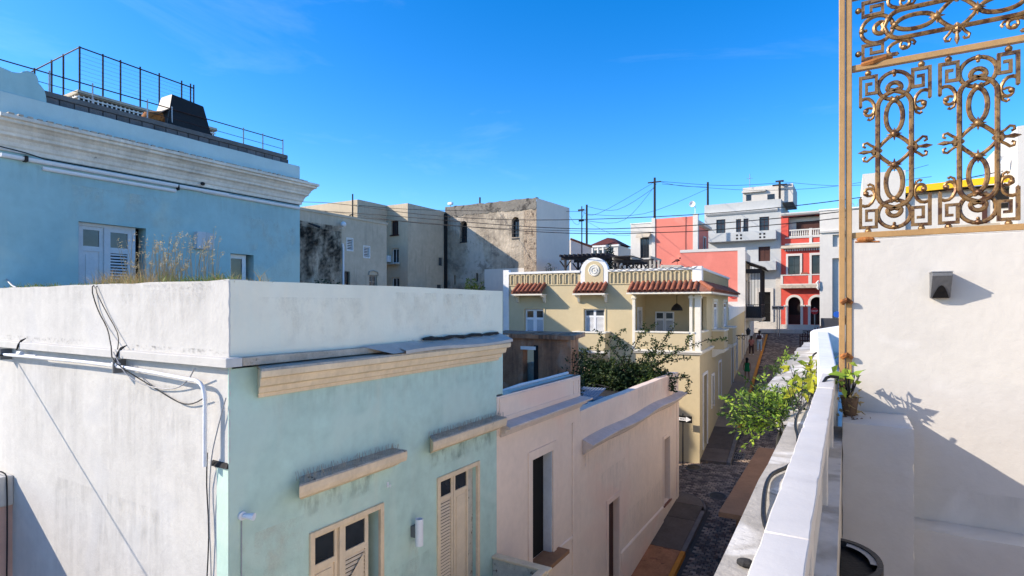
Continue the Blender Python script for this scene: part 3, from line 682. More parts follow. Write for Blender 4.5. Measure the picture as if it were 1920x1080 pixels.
for x in (-12.0, -8.33): T.part('clip', MB().box(x-.012, x+.012, Yc-.045, 3.939, 8.10, 8.28), lamp_grey)

# white wall sconce, small sensor on the teal wall
T = Thing('wall_sconce', 'white cylinder wall light between the two teal house doors', 'lamp', (-5.93, 7.05, 5.1))
T.part('shade', MB().lathe([(.062, 5.16), (.064, 5.17), (.064, 5.585), (.054, 5.587), (.052, 5.57), (.052, 5.4)], (-5.89, 7.08, 0), 18), pvc, smooth=True)
T.part('mount', MB(fx).box(7.05, 7.16, 0, .11, 5.27, 5.45), lamp_grey, bevel=.01)
T = Thing('wall_sensor', 'small round white sensor near the white corner of the teal wall', 'sensor', (-6.0, 4.07, 6.5))
T.part('plate', MB(fx).lathe([(.05, 0), (.05, .03)], (4.09, 0, 6.56), 12, ax='y'), pvc)
T.part('head', MB(fx).tube([(4.10, .03, 6.555), (4.12, .09, 6.56), (4.15, .15, 6.555)], [.03, .035, .045], 10), pvc, smooth=True)
T.part('wire', MB(fx).tube([(4.085, .012, 6.5), (4.08, .012, 5), (4.09, .012, 2)], .007, 5), grey_cable)
T = Thing('wall_hook', 'tiny white hook on the teal wall right of the first hood moulding', 'hook', (-6.0, 6.45, 6.0))
T.part('plate', MB(fx).box(6.50, 6.53, 0, .02, 6.22, 6.30), pvc); T.part('arm', MB(fx).tube([(6.515, .02, 6.25), (6.515, .06, 6.235), (6.515, .07, 6.27)], .01, 6), pvc)

# cables hanging on the white side wall
def cabl(name, pts, r, m, label, group, cat='cable', sub=3):
    P = [Vector(p) for p in pts]; out = []
    for i in range(len(P)-1):                                  # Catmull-Rom through the points
        p0, p1, p2, p3 = P[max(i-1, 0)], P[i], P[i+1], P[min(i+2, len(P)-1)]
        for j in range(sub):
            t = j/sub; out.append(.5*((2*p1)+(p2-p0)*t+(2*p0-5*p1+4*p2-p3)*t*t+(-p0+3*p1-3*p2+p3)*t**3))
    out.append(P[-1])
    return single(name, MB().tube(out, r, 6), m, label, cat, group, smooth=True)
g_ = 'cables on the white side wall'
cabl('cable', [(-9.22, 4.1, 9.31), (-9.2, 3.92, 9.26), (-9.05, 3.92, 8.95), (-8.78, 3.92, 8.68), (-8.45, 3.82, 8.45), (-8.2, 3.76, 8.25), (-7.6, 3.9, 7.97), (-7.0, 3.9, 7.82), (-6.7, 3.9, 7.83), (-6.42, 3.88, 7.93)], .008, black_rub, 'black cable from the roof grass sagging to the conduit elbow', g_)
cabl('cable', [(-9.12, 4.1, 9.31), (-9.1, 3.92, 9.25), (-8.85, 3.92, 8.95), (-8.5, 3.92, 8.62), (-8.28, 3.82, 8.42)], .007, black_rub, 'short black cable from the roof grass ending at the ledge clip', g_)
cabl('cable', [(-8.3, 3.78, 8.38), (-8.0, 3.80, 8.10), (-7.6, 3.88, 7.97), (-7.1, 3.9, 7.98), (-6.75, 3.86, 8.10), (-6.5, 3.8, 8.26)], .008, grey_cable, 'thin grey cable looping up to the ledge near the conduit elbow', g_)
cabl('cable', [(-6.05, 3.9, 7.95), (-6.2, 3.9, 7.6), (-6.3, 3.88, 7.2), (-6.37, 3.9, 6.6), (-6.33, 3.9, 5.8), (-6.36, 3.9, 4.8), (-6.35, 3.9, 2)], .007, grey_cable, 'thin grey wire dropping down the white wall corner', g_)
cabl('cable', [(-6.34, 3.86, 7.3), (-6.42, 3.9, 6.9), (-6.38, 3.9, 6.3), (-6.44, 3.9, 5.2), (-6.42, 3.9, 2)], .008, black_rub, 'thin dark wire dropping below the cut end of the conduit', g_)
cabl('cable', [(-12.6, 3.7, 6.28), (-12.2, 3.75, 6.26), (-11.97, 3.84, 6.22), (-11.89, 3.84, 6.0), (-11.88, 3.84, 5.2), (-11.9, 3.84, 4.4)], .012, black_rub, 'black cable over the edge of the low annex roof at lower left', g_)
cabl('cable', [(-13.2, 4.2, 9.62), (-12.7, 4.1, 9.45), (-12.3, 4.05, 9.33), (-12.0, 4.0, 9.30)], .016, grey_cable, 'white cable end lying on the parapet at the left edge', g_)
cabl('cable', [(-11.95, 3.9, 8.18), (-12.0, 1, 8.16), (-12.0, -4, 8.2), (-12.0, -9, 8.3)], .012, black_rub, 'black service cable leaving the white wall at the left edge', g_)
# clips where cables cross the ledge
for x in (-11.45, -8.33): single('cable_clip', MB().tube([(x, 3.82, 8.28), (x+.03, 3.83, 8.36), (x+.06, 3.86, 8.43), (x+.12, 3.9, 8.47)], [.012, .014, .018, .006], 6), roof_dark, 'ragged dark cable clip on the white ledge, %s' % ('left one' if x < -9 else 'the one by the hanging cables'), 'clip', g_)

# grass on the roof edge
def grassrow(name, m, label, rows):
    b = MB()
    for (x0, x1, nc, n, h0, h1, w, ln) in rows:                # clumps of blades of uneven size
        for _ in range(nc):
            cx, cy = random.uniform(x0, x1), random.uniform(4.0, 4.5); hh = random.uniform(h0, h1); sp = random.uniform(.03, .12)
            for _ in range(int(n*random.uniform(.4, 1.5))):
                dx = random.gauss(0, sp); h = hh*random.uniform(.35, 1.05)
                b.blade((cx+dx, max(3.96, cy+random.gauss(0, sp)), 9.26), h, w*random.uniform(.6, 1.3), (dx*1.2+random.gauss(0, ln), random.gauss(-.02, ln), -h*random.uniform(0, .25)), 4)
    return single(name, b, m, label, None, None, 'stuff', normals=False)
grassrow('roof_grass', grass_grn, 'green grass growing along the white parapet top', [(-12.6, -9.5, 34, 20, .05, .15, .010, .05), (-9.4, -8.2, 12, 18, .06, .20, .009, .07), (-7.7, -6.9, 16, 24, .07, .20, .010, .07), (-8.2, -6.3, 14, 16, .05, .14, .010, .06), (-6.5, -6.15, 7, 18, .07, .2, .010, .05)])
grassrow('dry_grass', grass_dry, 'dry straw-coloured grass tuft on the white parapet', [(-9.5, -9.05, 12, 42, .18, .34, .007, .10), (-9.2, -7.6, 26, 14, .10, .34, .006, .09), (-8.45, -8.15, 8, 18, .25, .62, .006, .07), (-7.95, -7.6, 5, 14, .25, .5, .006, .09), (-6.45, -6.15, 4, 14, .12, .24, .008, .08)])
st = MB()
for _ in range(110):
    x = random.choice((random.uniform(-8.9, -6.9), random.gauss(-7.75, .22), random.gauss(-8.5, .2))); y = random.uniform(4.1, 4.7); h = random.uniform(.25, .78); lx = random.gauss(0.05, .11)
    P = [(x+lx*t*t, y-.03*t, 9.25+h*t) for t in (0, .35, .7, 1)]
    st.tube(P, [.0045, .004, .003, .002], 4)
    for q in range(9):
        t = random.uniform(.82, 1.04); st.leaf((x+lx*t*t, y, 9.25+h*t), random.uniform(.02, .045), .012)
single('seed_stalks', st, straw_pale, 'tall pale seed stalks standing above the roof grass', None, None, 'stuff', normals=False)

# ================================================================== LOW ANNEX, lower left corner
T = Thing('annex', 'low annex with white coping and dusty rose wall at the lower left corner', 'house', (-11.94, 2, -1.7))
T.part('wall', MB().quad((-11.97, -6, -1.7), (-11.97, 3.94, -1.7), (-11.97, 3.94, 5.7), (-11.97, -6, 5.7)), pinkish_low)
T.part('coping', MB().box(-12.25, -11.92, -6, 3.938, 5.69, 6.18), white_wall, bevel=.015)
T.part('roof', MB().quad((-20, -6, 5.95), (-12.2, -6, 5.95), (-12.2, 3.94, 5.95), (-20, 3.94, 5.95)), ledge_conc)

# ================================================================== BLUE HOUSE BEHIND
T = Thing('blue_house', 'tall blue house with white moulded cornice rising behind the white parapet', 'house', (-12.7, 4.0, -1.7))
fb = FX(-12.7); bk = MB(fb)
T.part('front_wall', wall(MB(fb), 3.97, 10.3, 6, 12.3, [(5.18, 6.40, 8.7, 10.61, 0, .30), (8.30, 8.92, 9.3, 10.24, 0, .32)], back=bk), blue_wall); T.part('interior', bk, dark_in)
T.part('wall', MB().quad((-21, 3.97, -1.7), (-12.7, 3.97, -1.7), (-12.7, 3.97, 12.7), (-21, 3.97, 12.7)).quad((-21, 10.3, -1.7), (-12.7, 10.3, -1.7), (-12.7, 10.3, 12.72), (-21, 10.3, 12.72)).quad((-21, 3.97, -1.7), (-21, 10.3, -1.7), (-21, 10.3, 12.72), (-21, 3.97, 12.72)).quad((-12.7, 3.97, -1.7), (-12.7, 10.3, -1.7), (-12.7, 10.3, 6), (-12.7, 3.97, 6)), blue_wall)
T.part('roof', MB().quad((-21, 3.97, 12.5), (-12.72, 3.97, 12.5), (-12.72, 10.29, 12.5), (-21, 10.29, 12.5)), roof_dark)
T.part('parapet', wavy(MB(fb), 3.97, 10.302, -.25, .004, 12.28, 12.735, 12, .006, 9), blue_pale, bevel=.01)
prb = [(0, 11.70), (.04, 11.70), (.045, 11.77), (.07, 11.80), (.085, 11.86), (.12, 11.92), (.17, 11.955), (.175, 12.0), (.20, 12.03), (.22, 12.08), (.27, 12.13), (.32, 12.155), (.325, 12.20), (.37, 12.215), (.37, 12.275), (.25, 12.30), (0, 12.315)]
T.part('cornice', MB(fb).prof(prb, 3.9, 10.3, 0, .95), cornice_white, bevel=.006)
cr_ = MB(fb)
for i in range(46):
    u = 4+i*.137; cr_.box(u, u+random.uniform(.06, .12), .29, .376+random.uniform(0, .01), 12.276, 12.285+random.uniform(.0, .02))
T.part('cornice_crust', cr_, cream_top, kind='stuff')
for (a, b, z0, z1, m, sd) in ((4.1, 10.2, 11.1, 11.6, drip, 21), (5.0, 7.2, 10.62, 11.3, bare, 22), (8.6, 10.2, 9.6, 11.2, bare, 23), (4.1, 6.4, 11.75, 12.28, drip, 24)):
    stain(T, fb, a, b, z0, z1, .004 if z0 < 11.7 else .385, m, sd)
# transom door seen over the grass
T.part('door_frame', frame_rect(MB(fb), 5.181, 6.24, 8.7, 10.609, .06, -.20, -.10, False), door_grey)
leaf_door(T, fb, 5.24, 5.66, 8.72, 10.55, -.13, door_grey, .42, 'panel', glass_b, .07)
leaf_door(T, fb, 5.70, 6.18, 8.72, 10.55, -.11, door_grey, .42, 'louver', glass_b, .08)
T.part('door_post', MB(fb).box(5.661, 5.699, -.18, -.09, 8.72, 10.55), door_grey)
window(T, fb, 8.301, 8.80, 9.3, 10.235, -.14, door_white, glass, 0, 0, t=.10)
# roof edge of cinder blocks
bl = T.part('block_wall', MB().box(-13.16, -12.99, 4.72, 10.1, 12.62, 12.70), mortar)
bm0 = T.part('block', MB().box(-12.7-.09, -12.7+.09, 4.0-.117, 4.0+.117, -1.7-.11, -1.7+.11), blockmat, bl, bevel=.012)
spots = [(-.375, .86+i*.247, 12.815+1.7) for i in range(22)]
bm0.location = spots[0]; T.copies('block', bm0, spots[1:], bl)
T.part('block_coping', MB().box(-13.18, -12.965, 4.72, 10.13, 12.93, 13.03), mortar, bl, bevel=.012)
T.part('stepped_volute', MB().slab([(3.97, 12.5), (4.70, 12.5), (4.70, 12.80), (4.69, 12.88), (4.66, 12.98), (4.61, 13.04), (4.58, 13.06), (4.575, 13.13), (4.55, 13.20), (4.49, 13.24), (4.40, 13.235), (4.36, 13.21), (4.30, 13.16), (4.2, 13.14), (4.1, 13.16), (3.97, 13.18)], -13.1, -12.74, 0), blue_wall, bevel=.03)
# conduits and light strips below the cornice
for nm, a, b, z, w in (('light strip', 4.0, 8.2, 11.61, .07), ('conduit', 4.6, 7.0, 11.50, .04), ('conduit', 7.6, 10.25, 11.60, .05)):
    T.part('strip_light' if 'light' in nm else 'conduit', MB(fb).prof([(.0, z-.035), (w, z-.035), (w+.02, z-.01), (w+.02, z+.03), (0, z+.04)], a, b), pvc)
T.part('bracket', MB(fb).box(4.32, 4.37, 0, .11, 11.56, 11.66).box(7.02, 7.05, 0, .09, 11.52, 11.64), roof_dark)
T.part('wire', MB(fb).tube([(3.9, .13, 11.74), (4.3, .16, 11.70), (4.6, .11, 11.66), (5.6, .10, 11.665), (7.2, .10, 11.66), (10.2, .09, 11.67)], .012, 5), black_rub)
T.part('bird_nest', MB(fb).ball((7.55, .12, 11.75), .045, 8, 6, (1.2, 1, .9)), roof_dark)
T = Thing('meter_box', 'white meter box with open lid on the blue wall', 'box', (-12.65, 7.5, 10.25))
T.part('case', MB(fb).box(7.42, 7.62, 0, .13, 10.27, 10.66), door_grey, bevel=.01)
T.part('lid', MB(fb).add([(7.62, .13, 10.27), (7.74, .25, 10.25), (7.74, .25, 10.62), (7.62, .13, 10.66)], [(0, 1, 2, 3)]).add([(7.62, .14, 10.27), (7.74, .26, 10.25), (7.74, .26, 10.62), (7.62, .14, 10.66)], [(0, 1, 2, 3)]), door_grey)

# roof railing on the block wall, upper deck with railing and lattice, metal hood
T = Thing('roof_railing', 'thin galvanised railing along the cinder block roof edge', 'railing', (-13.08, 7, 13.03))
Yp = [4.0, 4.86, 5.58, 6.62, 7.14, 8.9, 9.45, 10.06]
for y in Yp: T.part('post', MB().tube([(-13.08, y, 12.95), (-13.08, y, 13.46)], .016, 6), galv)
T.part('top_rail', MB().tube([(-13.08, 3.5, 13.40), (-13.08, 7.3, 13.41), (-13.08, 10.06, 13.42)], .012, 6), iron_rail)
T.part('lower_rail', MB().tube([(-13.08, 3.5, 13.20), (-13.08, 7.3, 13.2), (-13.08, 10.06, 13.2)], .007, 5), iron_rail)
T = Thing('roof_bulkhead', 'white lattice-sided bulkhead on the blue house roof', 'bulkhead', (-17, 8, 12.5))
T.part('wall', MB().box(-19, -16.05, 6.6, 9.9, 12.5, 14.08), lilac_wall)
T.part('cap', MB().box(-19.1, -15.92, 6.48, 10.0, 14.09, 14.19), grey_wall, bevel=.02)
la = MB()
for i in range(34): la.box(-16.01, -15.99, 6.52+i*.102, 6.552+i*.102, 13.1, 14.08)
for i in range(9): la.box(-15.995, -15.975, 6.5, 9.98, 13.15+i*.108, 13.182+i*.108)
for i in range(26): la.box(-18.9+i*.11, -18.865+i*.11, 6.50, 6.52, 13.1, 14.08)
for i in range(9): la.box(-18.9, -16.0, 6.485, 6.505, 13.15+i*.108, 13.182+i*.108)
T.part('lattice', la, white_trim, kind='stuff')
T.part('lattice_backing', MB().box(-16.035, -16.02, 6.56, 9.96, 13.05, 14.07), roof_dark)
T = Thing('deck_railing', 'dark brown pipe railing around the upper roof deck', 'railing', (-16, 7, 14.14))
P1 = [(-16, y) for y in (6.55, 7.05, 7.45, 7.92, 8.4, 9.0, 9.25, 9.34)]; P2 = [(x, 6.55) for x in (-16.85, -17.5, -18.5)]
for x, y in P1+P2: T.part('post', MB().tube([(x, y, 14.15), (x, y, 15.26)], .022, 6), iron_rail)
T.part('top_rail', MB().tube([(-19.2, 6.55, 15.2), (-16, 6.55, 15.24), (-16, 9.34, 15.16)], .017, 6), iron_rail)
wr = MB()
for i in range(7): wr.tube([(-16, 6.55, 14.5+i*.1), (-16, 9.34, 14.48+i*.1)], .003, 4)
T.part('wires', wr, galv)
T = Thing('roof_hood', 'black tapered metal hood on a red clay base on the blue roof', 'hood', (-13.35, 7.5, 12.6))
T.part('hood', MB().add([(-13.75, 7.02, 12.98), (-13.05, 7.02, 12.98), (-13.05, 8.1, 12.90), (-13.75, 8.1, 12.9), (-13.6, 7.2, 13.78), (-13.15, 7.2, 13.78), (-13.15, 7.92, 13.72), (-13.6, 7.92, 13.72)], [(4, 5, 6, 7), (1, 2, 6, 5), (2, 3, 7, 6), (3, 0, 4, 7)]), hood_black, bevel=.03)
T.part('steel_face', MB().add([(-13.76, 7.005, 12.97), (-13.06, 7.005, 12.97), (-13.16, 7.185, 13.77), (-13.6, 7.185, 13.77), (-13.76, 7.02, 12.97), (-13.06, 7.02, 12.97), (-13.16, 7.2, 13.77), (-13.6, 7.2, 13.77)], [(0, 1, 2, 3), (0, 3, 7, 4), (1, 5, 6, 2), (3, 2, 6, 7), (0, 4, 5, 1)]), hood_grey)
T.part('base', MB().box(-13.7, -13.08, 7.08, 8.02, 12.5, 12.95), brickred, bevel=.02)
T = Thing('rusty_duct', 'rusty orange duct elbow beside the black roof hood', 'duct', (-13.3, 6.8, 12.6))
T.part('elbow', MB().tube([(-13.25, 6.62, 12.6), (-13.25, 6.64, 12.95), (-13.28, 6.75, 13.12), (-13.3, 7.0, 13.2)], [.13, .14, .15, .16], 10), rusty, smooth=True)
T.part('flap', MB().add([(-13.1, 6.7, 13.1), (-13.1, 7.1, 13.42), (-13.5, 7.1, 13.42), (-13.5, 6.7, 13.1)], [(0, 1, 2, 3)]), hood_black)
# ================================================================== PINK HOUSES
fx = FX(-6.05)
T = Thing('pink_house', 'taller pale pink house with panelled parapet next to the teal wall', 'house', (-6.05, 11.7, -1.7))
bk = MB(fx)
T.part('front_wall', wall(MB(fx), 9.662, 13.8, -1.7, 6.37, [(11.13, 12.16, 3.12, 5.55, 0, .23)], back=bk), pink); T.part('interior', bk, dark_in)
T.part('side_wall', MB().quad((-12, 9.905, -1.7), (-6.05, 9.905, -1.7), (-6.05, 9.905, 5.9), (-12, 9.905, 5.9)).quad((-6.05, 13.8, -1.7), (-12, 13.8, -1.7), (-12, 13.8, 6.36), (-6.05, 13.8, 6.36)), pink)
T.part('roof', MB().quad((-12, 9.9, 5.9), (-6.06, 9.9, 5.9), (-6.06, 13.8, 5.9), (-12, 13.8, 5.9)), roof_dark)
T.part('parapet', MB(fx).box(9.664, 13.8, -.32, .01, 6.37, 7.16), pink, bevel=.012)
pf_ = frame_rect(MB(fx), 9.75, 13.72, 6.66, 7.12, .06, .0, .028)
pf_.box(13.35, 13.40, 0, .026, 6.72, 7.06); T.part('parapet_panel', pf_, pink)
T.part('cornice', MB(fx).prof([(0, 6.33), (.05, 6.33), (.06, 6.40), (.16, 6.43), (.17, 6.49), (.29, 6.52), (.30, 6.57), (0, 6.62)], 9.78, 13.8, .25, .6), pink_ledge, bevel=.008)
T.part('door_surround', MB(fx).box(10.96, 11.13, -.01, .035, 3.1, 5.75).box(12.16, 12.33, -.01, .035, 3.1, 5.75).box(11.131, 12.159, -.01, .034, 5.55, 5.75), pink, bevel=.006)
T.part('jamb', MB(fx).box(12.12, 12.158, -.222, -.01, 3.122, 5.545), door_grey)
T.part('threshold', MB(fx).box(11.1, 12.5, -.22, .30, 3.03, 3.125), brown_deck, bevel=.01)
T.part('pilaster', MB(fx).box(13.28, 13.36, 0, .03, -1.7, 6.0), pink, bevel=.008)
T.part('dado_rail', MB(fx).prof([(0, 3.02), (.03, 3.04), (.03, 3.10), (0, 3.12)], 12.5, 13.27), pink)
T.part('parapet_sheet', MB(fx).add([(10.3, -.40, 7.06), (13.78, -.40, 7.10), (13.78, -.03, 7.19), (10.3, -.03, 7.175)], [(0, 1, 2, 3)]), roof_dark)
T.part('coping_edge', MB(fx).tube([(10.4, -.36, 7.15), (11.2, -.33, 7.19), (12.4, -.36, 7.18), (13.75, -.34, 7.20)], [.03, .04, .035, .04], 6), white_trim)

T = Thing('pink_house', 'long lower pink house with sloping grey ledge reaching the crossing', 'house', (-6.05, 18.8, -1.0))
bk = MB(fx)
T.part('front_wall', wall(MB(fx), 13.802, 23.92, -1.5, 5.9, [(15.83, 16.72, -.2, 3.12, 0, .22), (21.72, 22.52, 1.35, 3.84, 0, .28)], back=bk), pink); T.part('interior', bk, dark_in)
T.part('side_wall', MB().quad((-12, 23.92, -1.5), (-6.05, 23.92, -1.5), (-6.05, 23.92, 5.9), (-12, 23.92, 5.9)), pink)
T.part('roof', MB().quad((-12, 13.8, 5.55), (-6.06, 13.8, 5.55), (-6.06, 23.9, 5.55), (-12, 23.9, 5.55)), roof_dark)
T.part('parapet', wavy(MB(fx), 13.802, 23.922, -.26, .008, 5.88, 6.22, 12, .012, 14), pink, bevel=.012)
T.part('end_parapet', MB().box(-12, -6.31, 23.70, 23.92, 5.88, 6.20), pink, bevel=.012)
# moulded ledge, slightly wavy like the real one
ld = MB(fx); us = [13.95+i*.5 for i in range(21)]
pl = [(0, 5.00), (.05, 5.05), (.12, 5.10), (.14, 5.18), (.26, 5.23), (.33, 5.29), (.34, 5.34), (0, 5.44)]
K = len(pl); k0 = len(ld.v)
for i, u in enumerate(us):
    dz = .03*math.sin(i*.62)+.01*i/20
    for w, z in pl: ld.v.append(ld.xf(u + (-.25*w if i == 0 else (.7*w if i == 20 else 0)), w*(1+.05*math.sin(i*.9)), z+dz))
for i in range(20):
    for j in range(K): ld.f.append((i*K+j, i*K+(j+1) % K, (i+1)*K+(j+1) % K, (i+1)*K+j))
ld.f.append(tuple(range(K))); ld.f.append(tuple(range(20*K, 21*K)))
T.part('ledge', ld, pink_ledge, bevel=.008)
T.part('downpipe', MB(fx).tube([(14.06, .05, 5.05), (14.06, .05, 4.7)], .02, 8), pink)
for a, b, z0, z1 in ((15.70, 16.86, -.2, 3.28), (21.58, 22.66, 1.22, 3.98)):
    T.part('surround', MB(fx).box(a, a+.13, -.01, .03, z0, z1).box(b-.13, b, -.01, .03, z0, z1).box(a+.131, b-.131, -.01, .029, z1-.14, z1), pink, bevel=.006)
T.part('door_panel', MB(fx).box(15.84, 16.71, -.215, -.17, -.2, 3.1).box(15.95, 16.24, -.175, -.15, 1.6, 2.95).box(16.32, 16.6, -.175, -.15, 1.6, 2.95), door_brown)
T.part('shutter', MB(fx).box(21.73, 22.51, -.275, -.24, 1.37, 3.82), grey_wall)
T.part('sill', MB(fx).box(21.6, 22.64, -.05, .07, 1.28, 1.345), brickred, bevel=.01)
T.part('plinth', MB(fx).prof([(0, -1.5), (.04, -1.5), (.04, 1.30), (.02, 1.34), (0, 1.36)], 16.87, 21.57), pink)
T.part('quoin', MB(fx).box(23.62, 23.919, 0, .025, .3, 5.0), pink, bevel=.006)
for (a, b, z0, z1, m, sd) in ((14.2, 23.5, 4.4, 5.0, drip, 31), (15.2, 17.4, 3.2, 4.2, drip, 32), (21.5, 22.8, .75, 1.3, drip, 33), (17, 21.5, 1.4, 2.4, drip, 34), (18.5, 23.6, 5.5, 6.15, drip, 35)):
    stain(T, fx, a, b, z0, z1, .012 if z0 > 5 else .006, m, sd)
# sheets and rubble on the roof behind the parapet
for i, (u, w, l, a) in enumerate(((14.6, -.9, 2.2, .12), (15.8, -.75, 2.6, -.08), (17.2, -1.2, 2.2, .2), (16.6, -2.0, 2.4, -.15))):
    k = Matrix.Rotation(a, 3, 'Z'); sh = MB()
    for j in range(8):
        x0 = -.4+j*.1
        for (p, q, zz, z2) in ((x0, x0+.05, 0, .025), (x0+.05, x0+.1, .025, 0)):
            vs = [Vector((p, -l/2, zz)), Vector((q, -l/2, z2)), Vector((q, l/2, z2+.05)), Vector((p, l/2, zz+.05))]
            sh.quad(*[tuple(k @ v + Vector((-6.05+w, u, 5.95+.08*i))) for v in vs])
    single('metal_sheet', sh, sheet_blue, ['loose corrugated sheet nearest the taller pink house', 'corrugated sheet lying just behind the lower pink parapet', 'corrugated sheet at a slant by the dark shrub', 'corrugated sheet half hidden behind the others on the pink roof'][i], 'sheet', 'sheets on the pink roof', normals=False)
rb = MB()
for i in range(46):
    k = Matrix.Rotation(random.uniform(0, 6), 3, Vector((random.random(), random.random(), 1)).normalized()); s_ = random.uniform(.04, .13)
    rb.rbox((-6.05-random.uniform(.3, .9), random.uniform(13.95, 15.4), 5.9+random.uniform(-.05, .28)), (s_*2, s_*1.3, s_), k)
single('roof_rubble', rb, cornice_white, 'heap of rubble behind the pink parapet step', None, None, 'stuff')

# ruined brown stair hut on the roofs
T = Thing('roof_hut', 'ruined dark brown stair hut with a broken opening behind the pink parapet', 'hut', (-8, 16, 5.5))
bk = MB(FY(15))
T.part('front_wall', wall(MB(FY(15)), -9.35, -6.87, 5.5, 8.0, [(-8.46, -8.05, 6.5, 7.68, 0, .3)], back=None), ruin)
T.part('wall', MB().quad((-9.35, 15, 5.5), (-9.35, 15.55, 5.5), (-9.35, 15.55, 8.06), (-9.35, 15, 8.0)).quad((-6.87, 15, 5.5), (-6.87, 15.55, 5.5), (-6.87, 15.55, 8.06), (-6.87, 15, 8.0)).quad((-9.35, 15.55, 5.5), (-8.6, 15.55, 5.5), (-8.6, 15.55, 8.06), (-9.35, 15.55, 8.06)).quad((-7.9, 15.55, 5.5), (-6.87, 15.55, 5.5), (-6.87, 15.55, 8.06), (-7.9, 15.55, 8.06)), ruin)
ro = MB()
for i in range(10):
    x0 = -9.5+i*.278; x1 = x0+.278; a, b = random.uniform(-.02, .02), random.uniform(-.02, .02)
    ro.add([(x0, 14.9+a, 8.0), (x1, 14.9+b, 8.0), (x1, 15.7, 8.07), (x0, 15.7, 8.07), (x0, 14.9+a, 8.13+a), (x1, 14.9+b, 8.13+b), (x1, 15.7, 8.19), (x0, 15.7, 8.19)], [(4, 5, 6, 7), (0, 1, 5, 4), (1, 2, 6, 5), (3, 0, 4, 7), (0, 3, 2, 1)])
T.part('roof', ro, ruin)
T.part('lintel', MB(FY(15)).box(-8.52, -8.0, -.28, .03, 7.66, 7.76), white_trim)
T.part('opening_jamb', MB(FY(15)).box(-8.07, -7.93, -.25, .02, 6.3, 7.8), lamp_black)
T.part('broken_arch', MB(FY(15.5)).slab([(-8.75, 6.9), (-8.6, 7.15), (-8.4, 7.25), (-8.2, 7.2), (-8.1, 7.05), (-8.15, 6.6), (-8.75, 6.6)], 0, .15, 1), old_wall)

# ================================================================== YELLOW CORNER HOUSE
Zy = 1.0
T = Thing('yellow_house', 'ochre yellow corner house with terracotta tile awnings and round parapet medallion', 'house', (OX, OY, Zy), AN)
ff, fs = FY(0), FX(0); D = 12.0
bk = MB(ff)
fw = wall(MB(ff), -10.22, 0, Zy, 10.78, [(-9.25, -8.10, 6.85, 8.78, 0, .22), (-5.80, -4.70, 6.85, 8.80, 0, .22), (-3.13, -.33, 7.68, 9.50, 0, .18)], back=None)
T.part('front_wall', fw, yellow)
sw = wall(MB(fs), 0, D, Zy, 10.78, [(.18, 2.25, 7.70, 9.42, 0, .18), (1.0, 2.3, 1.9, 5.5, 0, .2), (4.05, 4.85, 3.55, 5.15, 0, .2), (7.0, 8.05, 3.65, 5.6, 0, .2)], back=bk)
T.part('side_wall', sw, yellow)
T.part('interior', MB(fs).quad((1.0, -.2, 1.9), (2.3, -.2, 1.9), (2.3, -.2, 5.5), (1.0, -.2, 5.5)).quad((4.05, -.2, 3.55), (4.85, -.2, 3.55), (4.85, -.2, 5.15), (4.05, -.2, 5.15)).quad((7, -.2, 3.65), (8.05, -.2, 3.65), (8.05, -.2, 5.6), (7, -.2, 5.6)), dark_in)
T.part('wall', MB().quad((-10.22, 0, Zy), (-10.22, D, Zy), (-10.22, D, 10.78), (-10.22, 0, 10.78)).quad((-10.22, D, Zy), (0, D, Zy), (0, D, 10.78), (-10.22, D, 10.78)), yellow)
T.part('roof', MB().quad((-10.2, .02, 10.3), (-.02, .02, 10.3), (-.02, D-.02, 10.3), (-10.2, D-.02, 10.3)), ledge_conc)
# loggia room
lg = MB(); lg.quad((-3.3, 2.9, 6.8), (-.02, 2.9, 6.8), (-.02, 2.9, 9.7), (-3.3, 2.9, 9.7)).quad((-3.3, .19, 6.8), (-3.3, 2.9, 6.8), (-3.3, 2.9, 9.7), (-3.3, .19, 9.7))
T.part('loggia_wall', lg, yellow)
T.part('loggia_ceiling', MB().quad((-3.3, .02, 9.69), (-.02, .02, 9.69), (-.02, 2.9, 9.69), (-3.3, 2.9, 9.69)), yellow_trim)
T.part('loggia_floor', MB().quad((-3.3, .02, 6.82), (-.02, .02, 6.82), (-.02, 2.9, 6.82), (-3.3, 2.9, 6.82)), brickred)
leaf_door(T, FY(2.88), -2.75, -2.26, 6.85, 8.65, .04, door_white, .4, 'louver', glass_b, .07); leaf_door(T, FY(2.88), -2.24, -1.75, 6.85, 8.65, .04, door_white, .4, 'louver', glass_b, .07)
T.part('loggia_lamp', MB().lathe([(.30, 8.72), (.27, 8.86), (.16, 9.0), (.04, 9.08), (.015, 9.1), (.015, 9.68)], (-1.35, 1.5, 0), 14), hood_black, smooth=True)
T.part('ceiling_light', MB().lathe([(.02, 9.5), (.2, 9.55), (.22, 9.6), (.05, 9.68)], (-.95, 2.0, 0), 12), yellow_trim, smooth=True)
leaf_door(T, FX(-3.28), 1.1, 2.0, 6.85, 8.9, .04, door_white, .1, 'louver', door_white, .08)
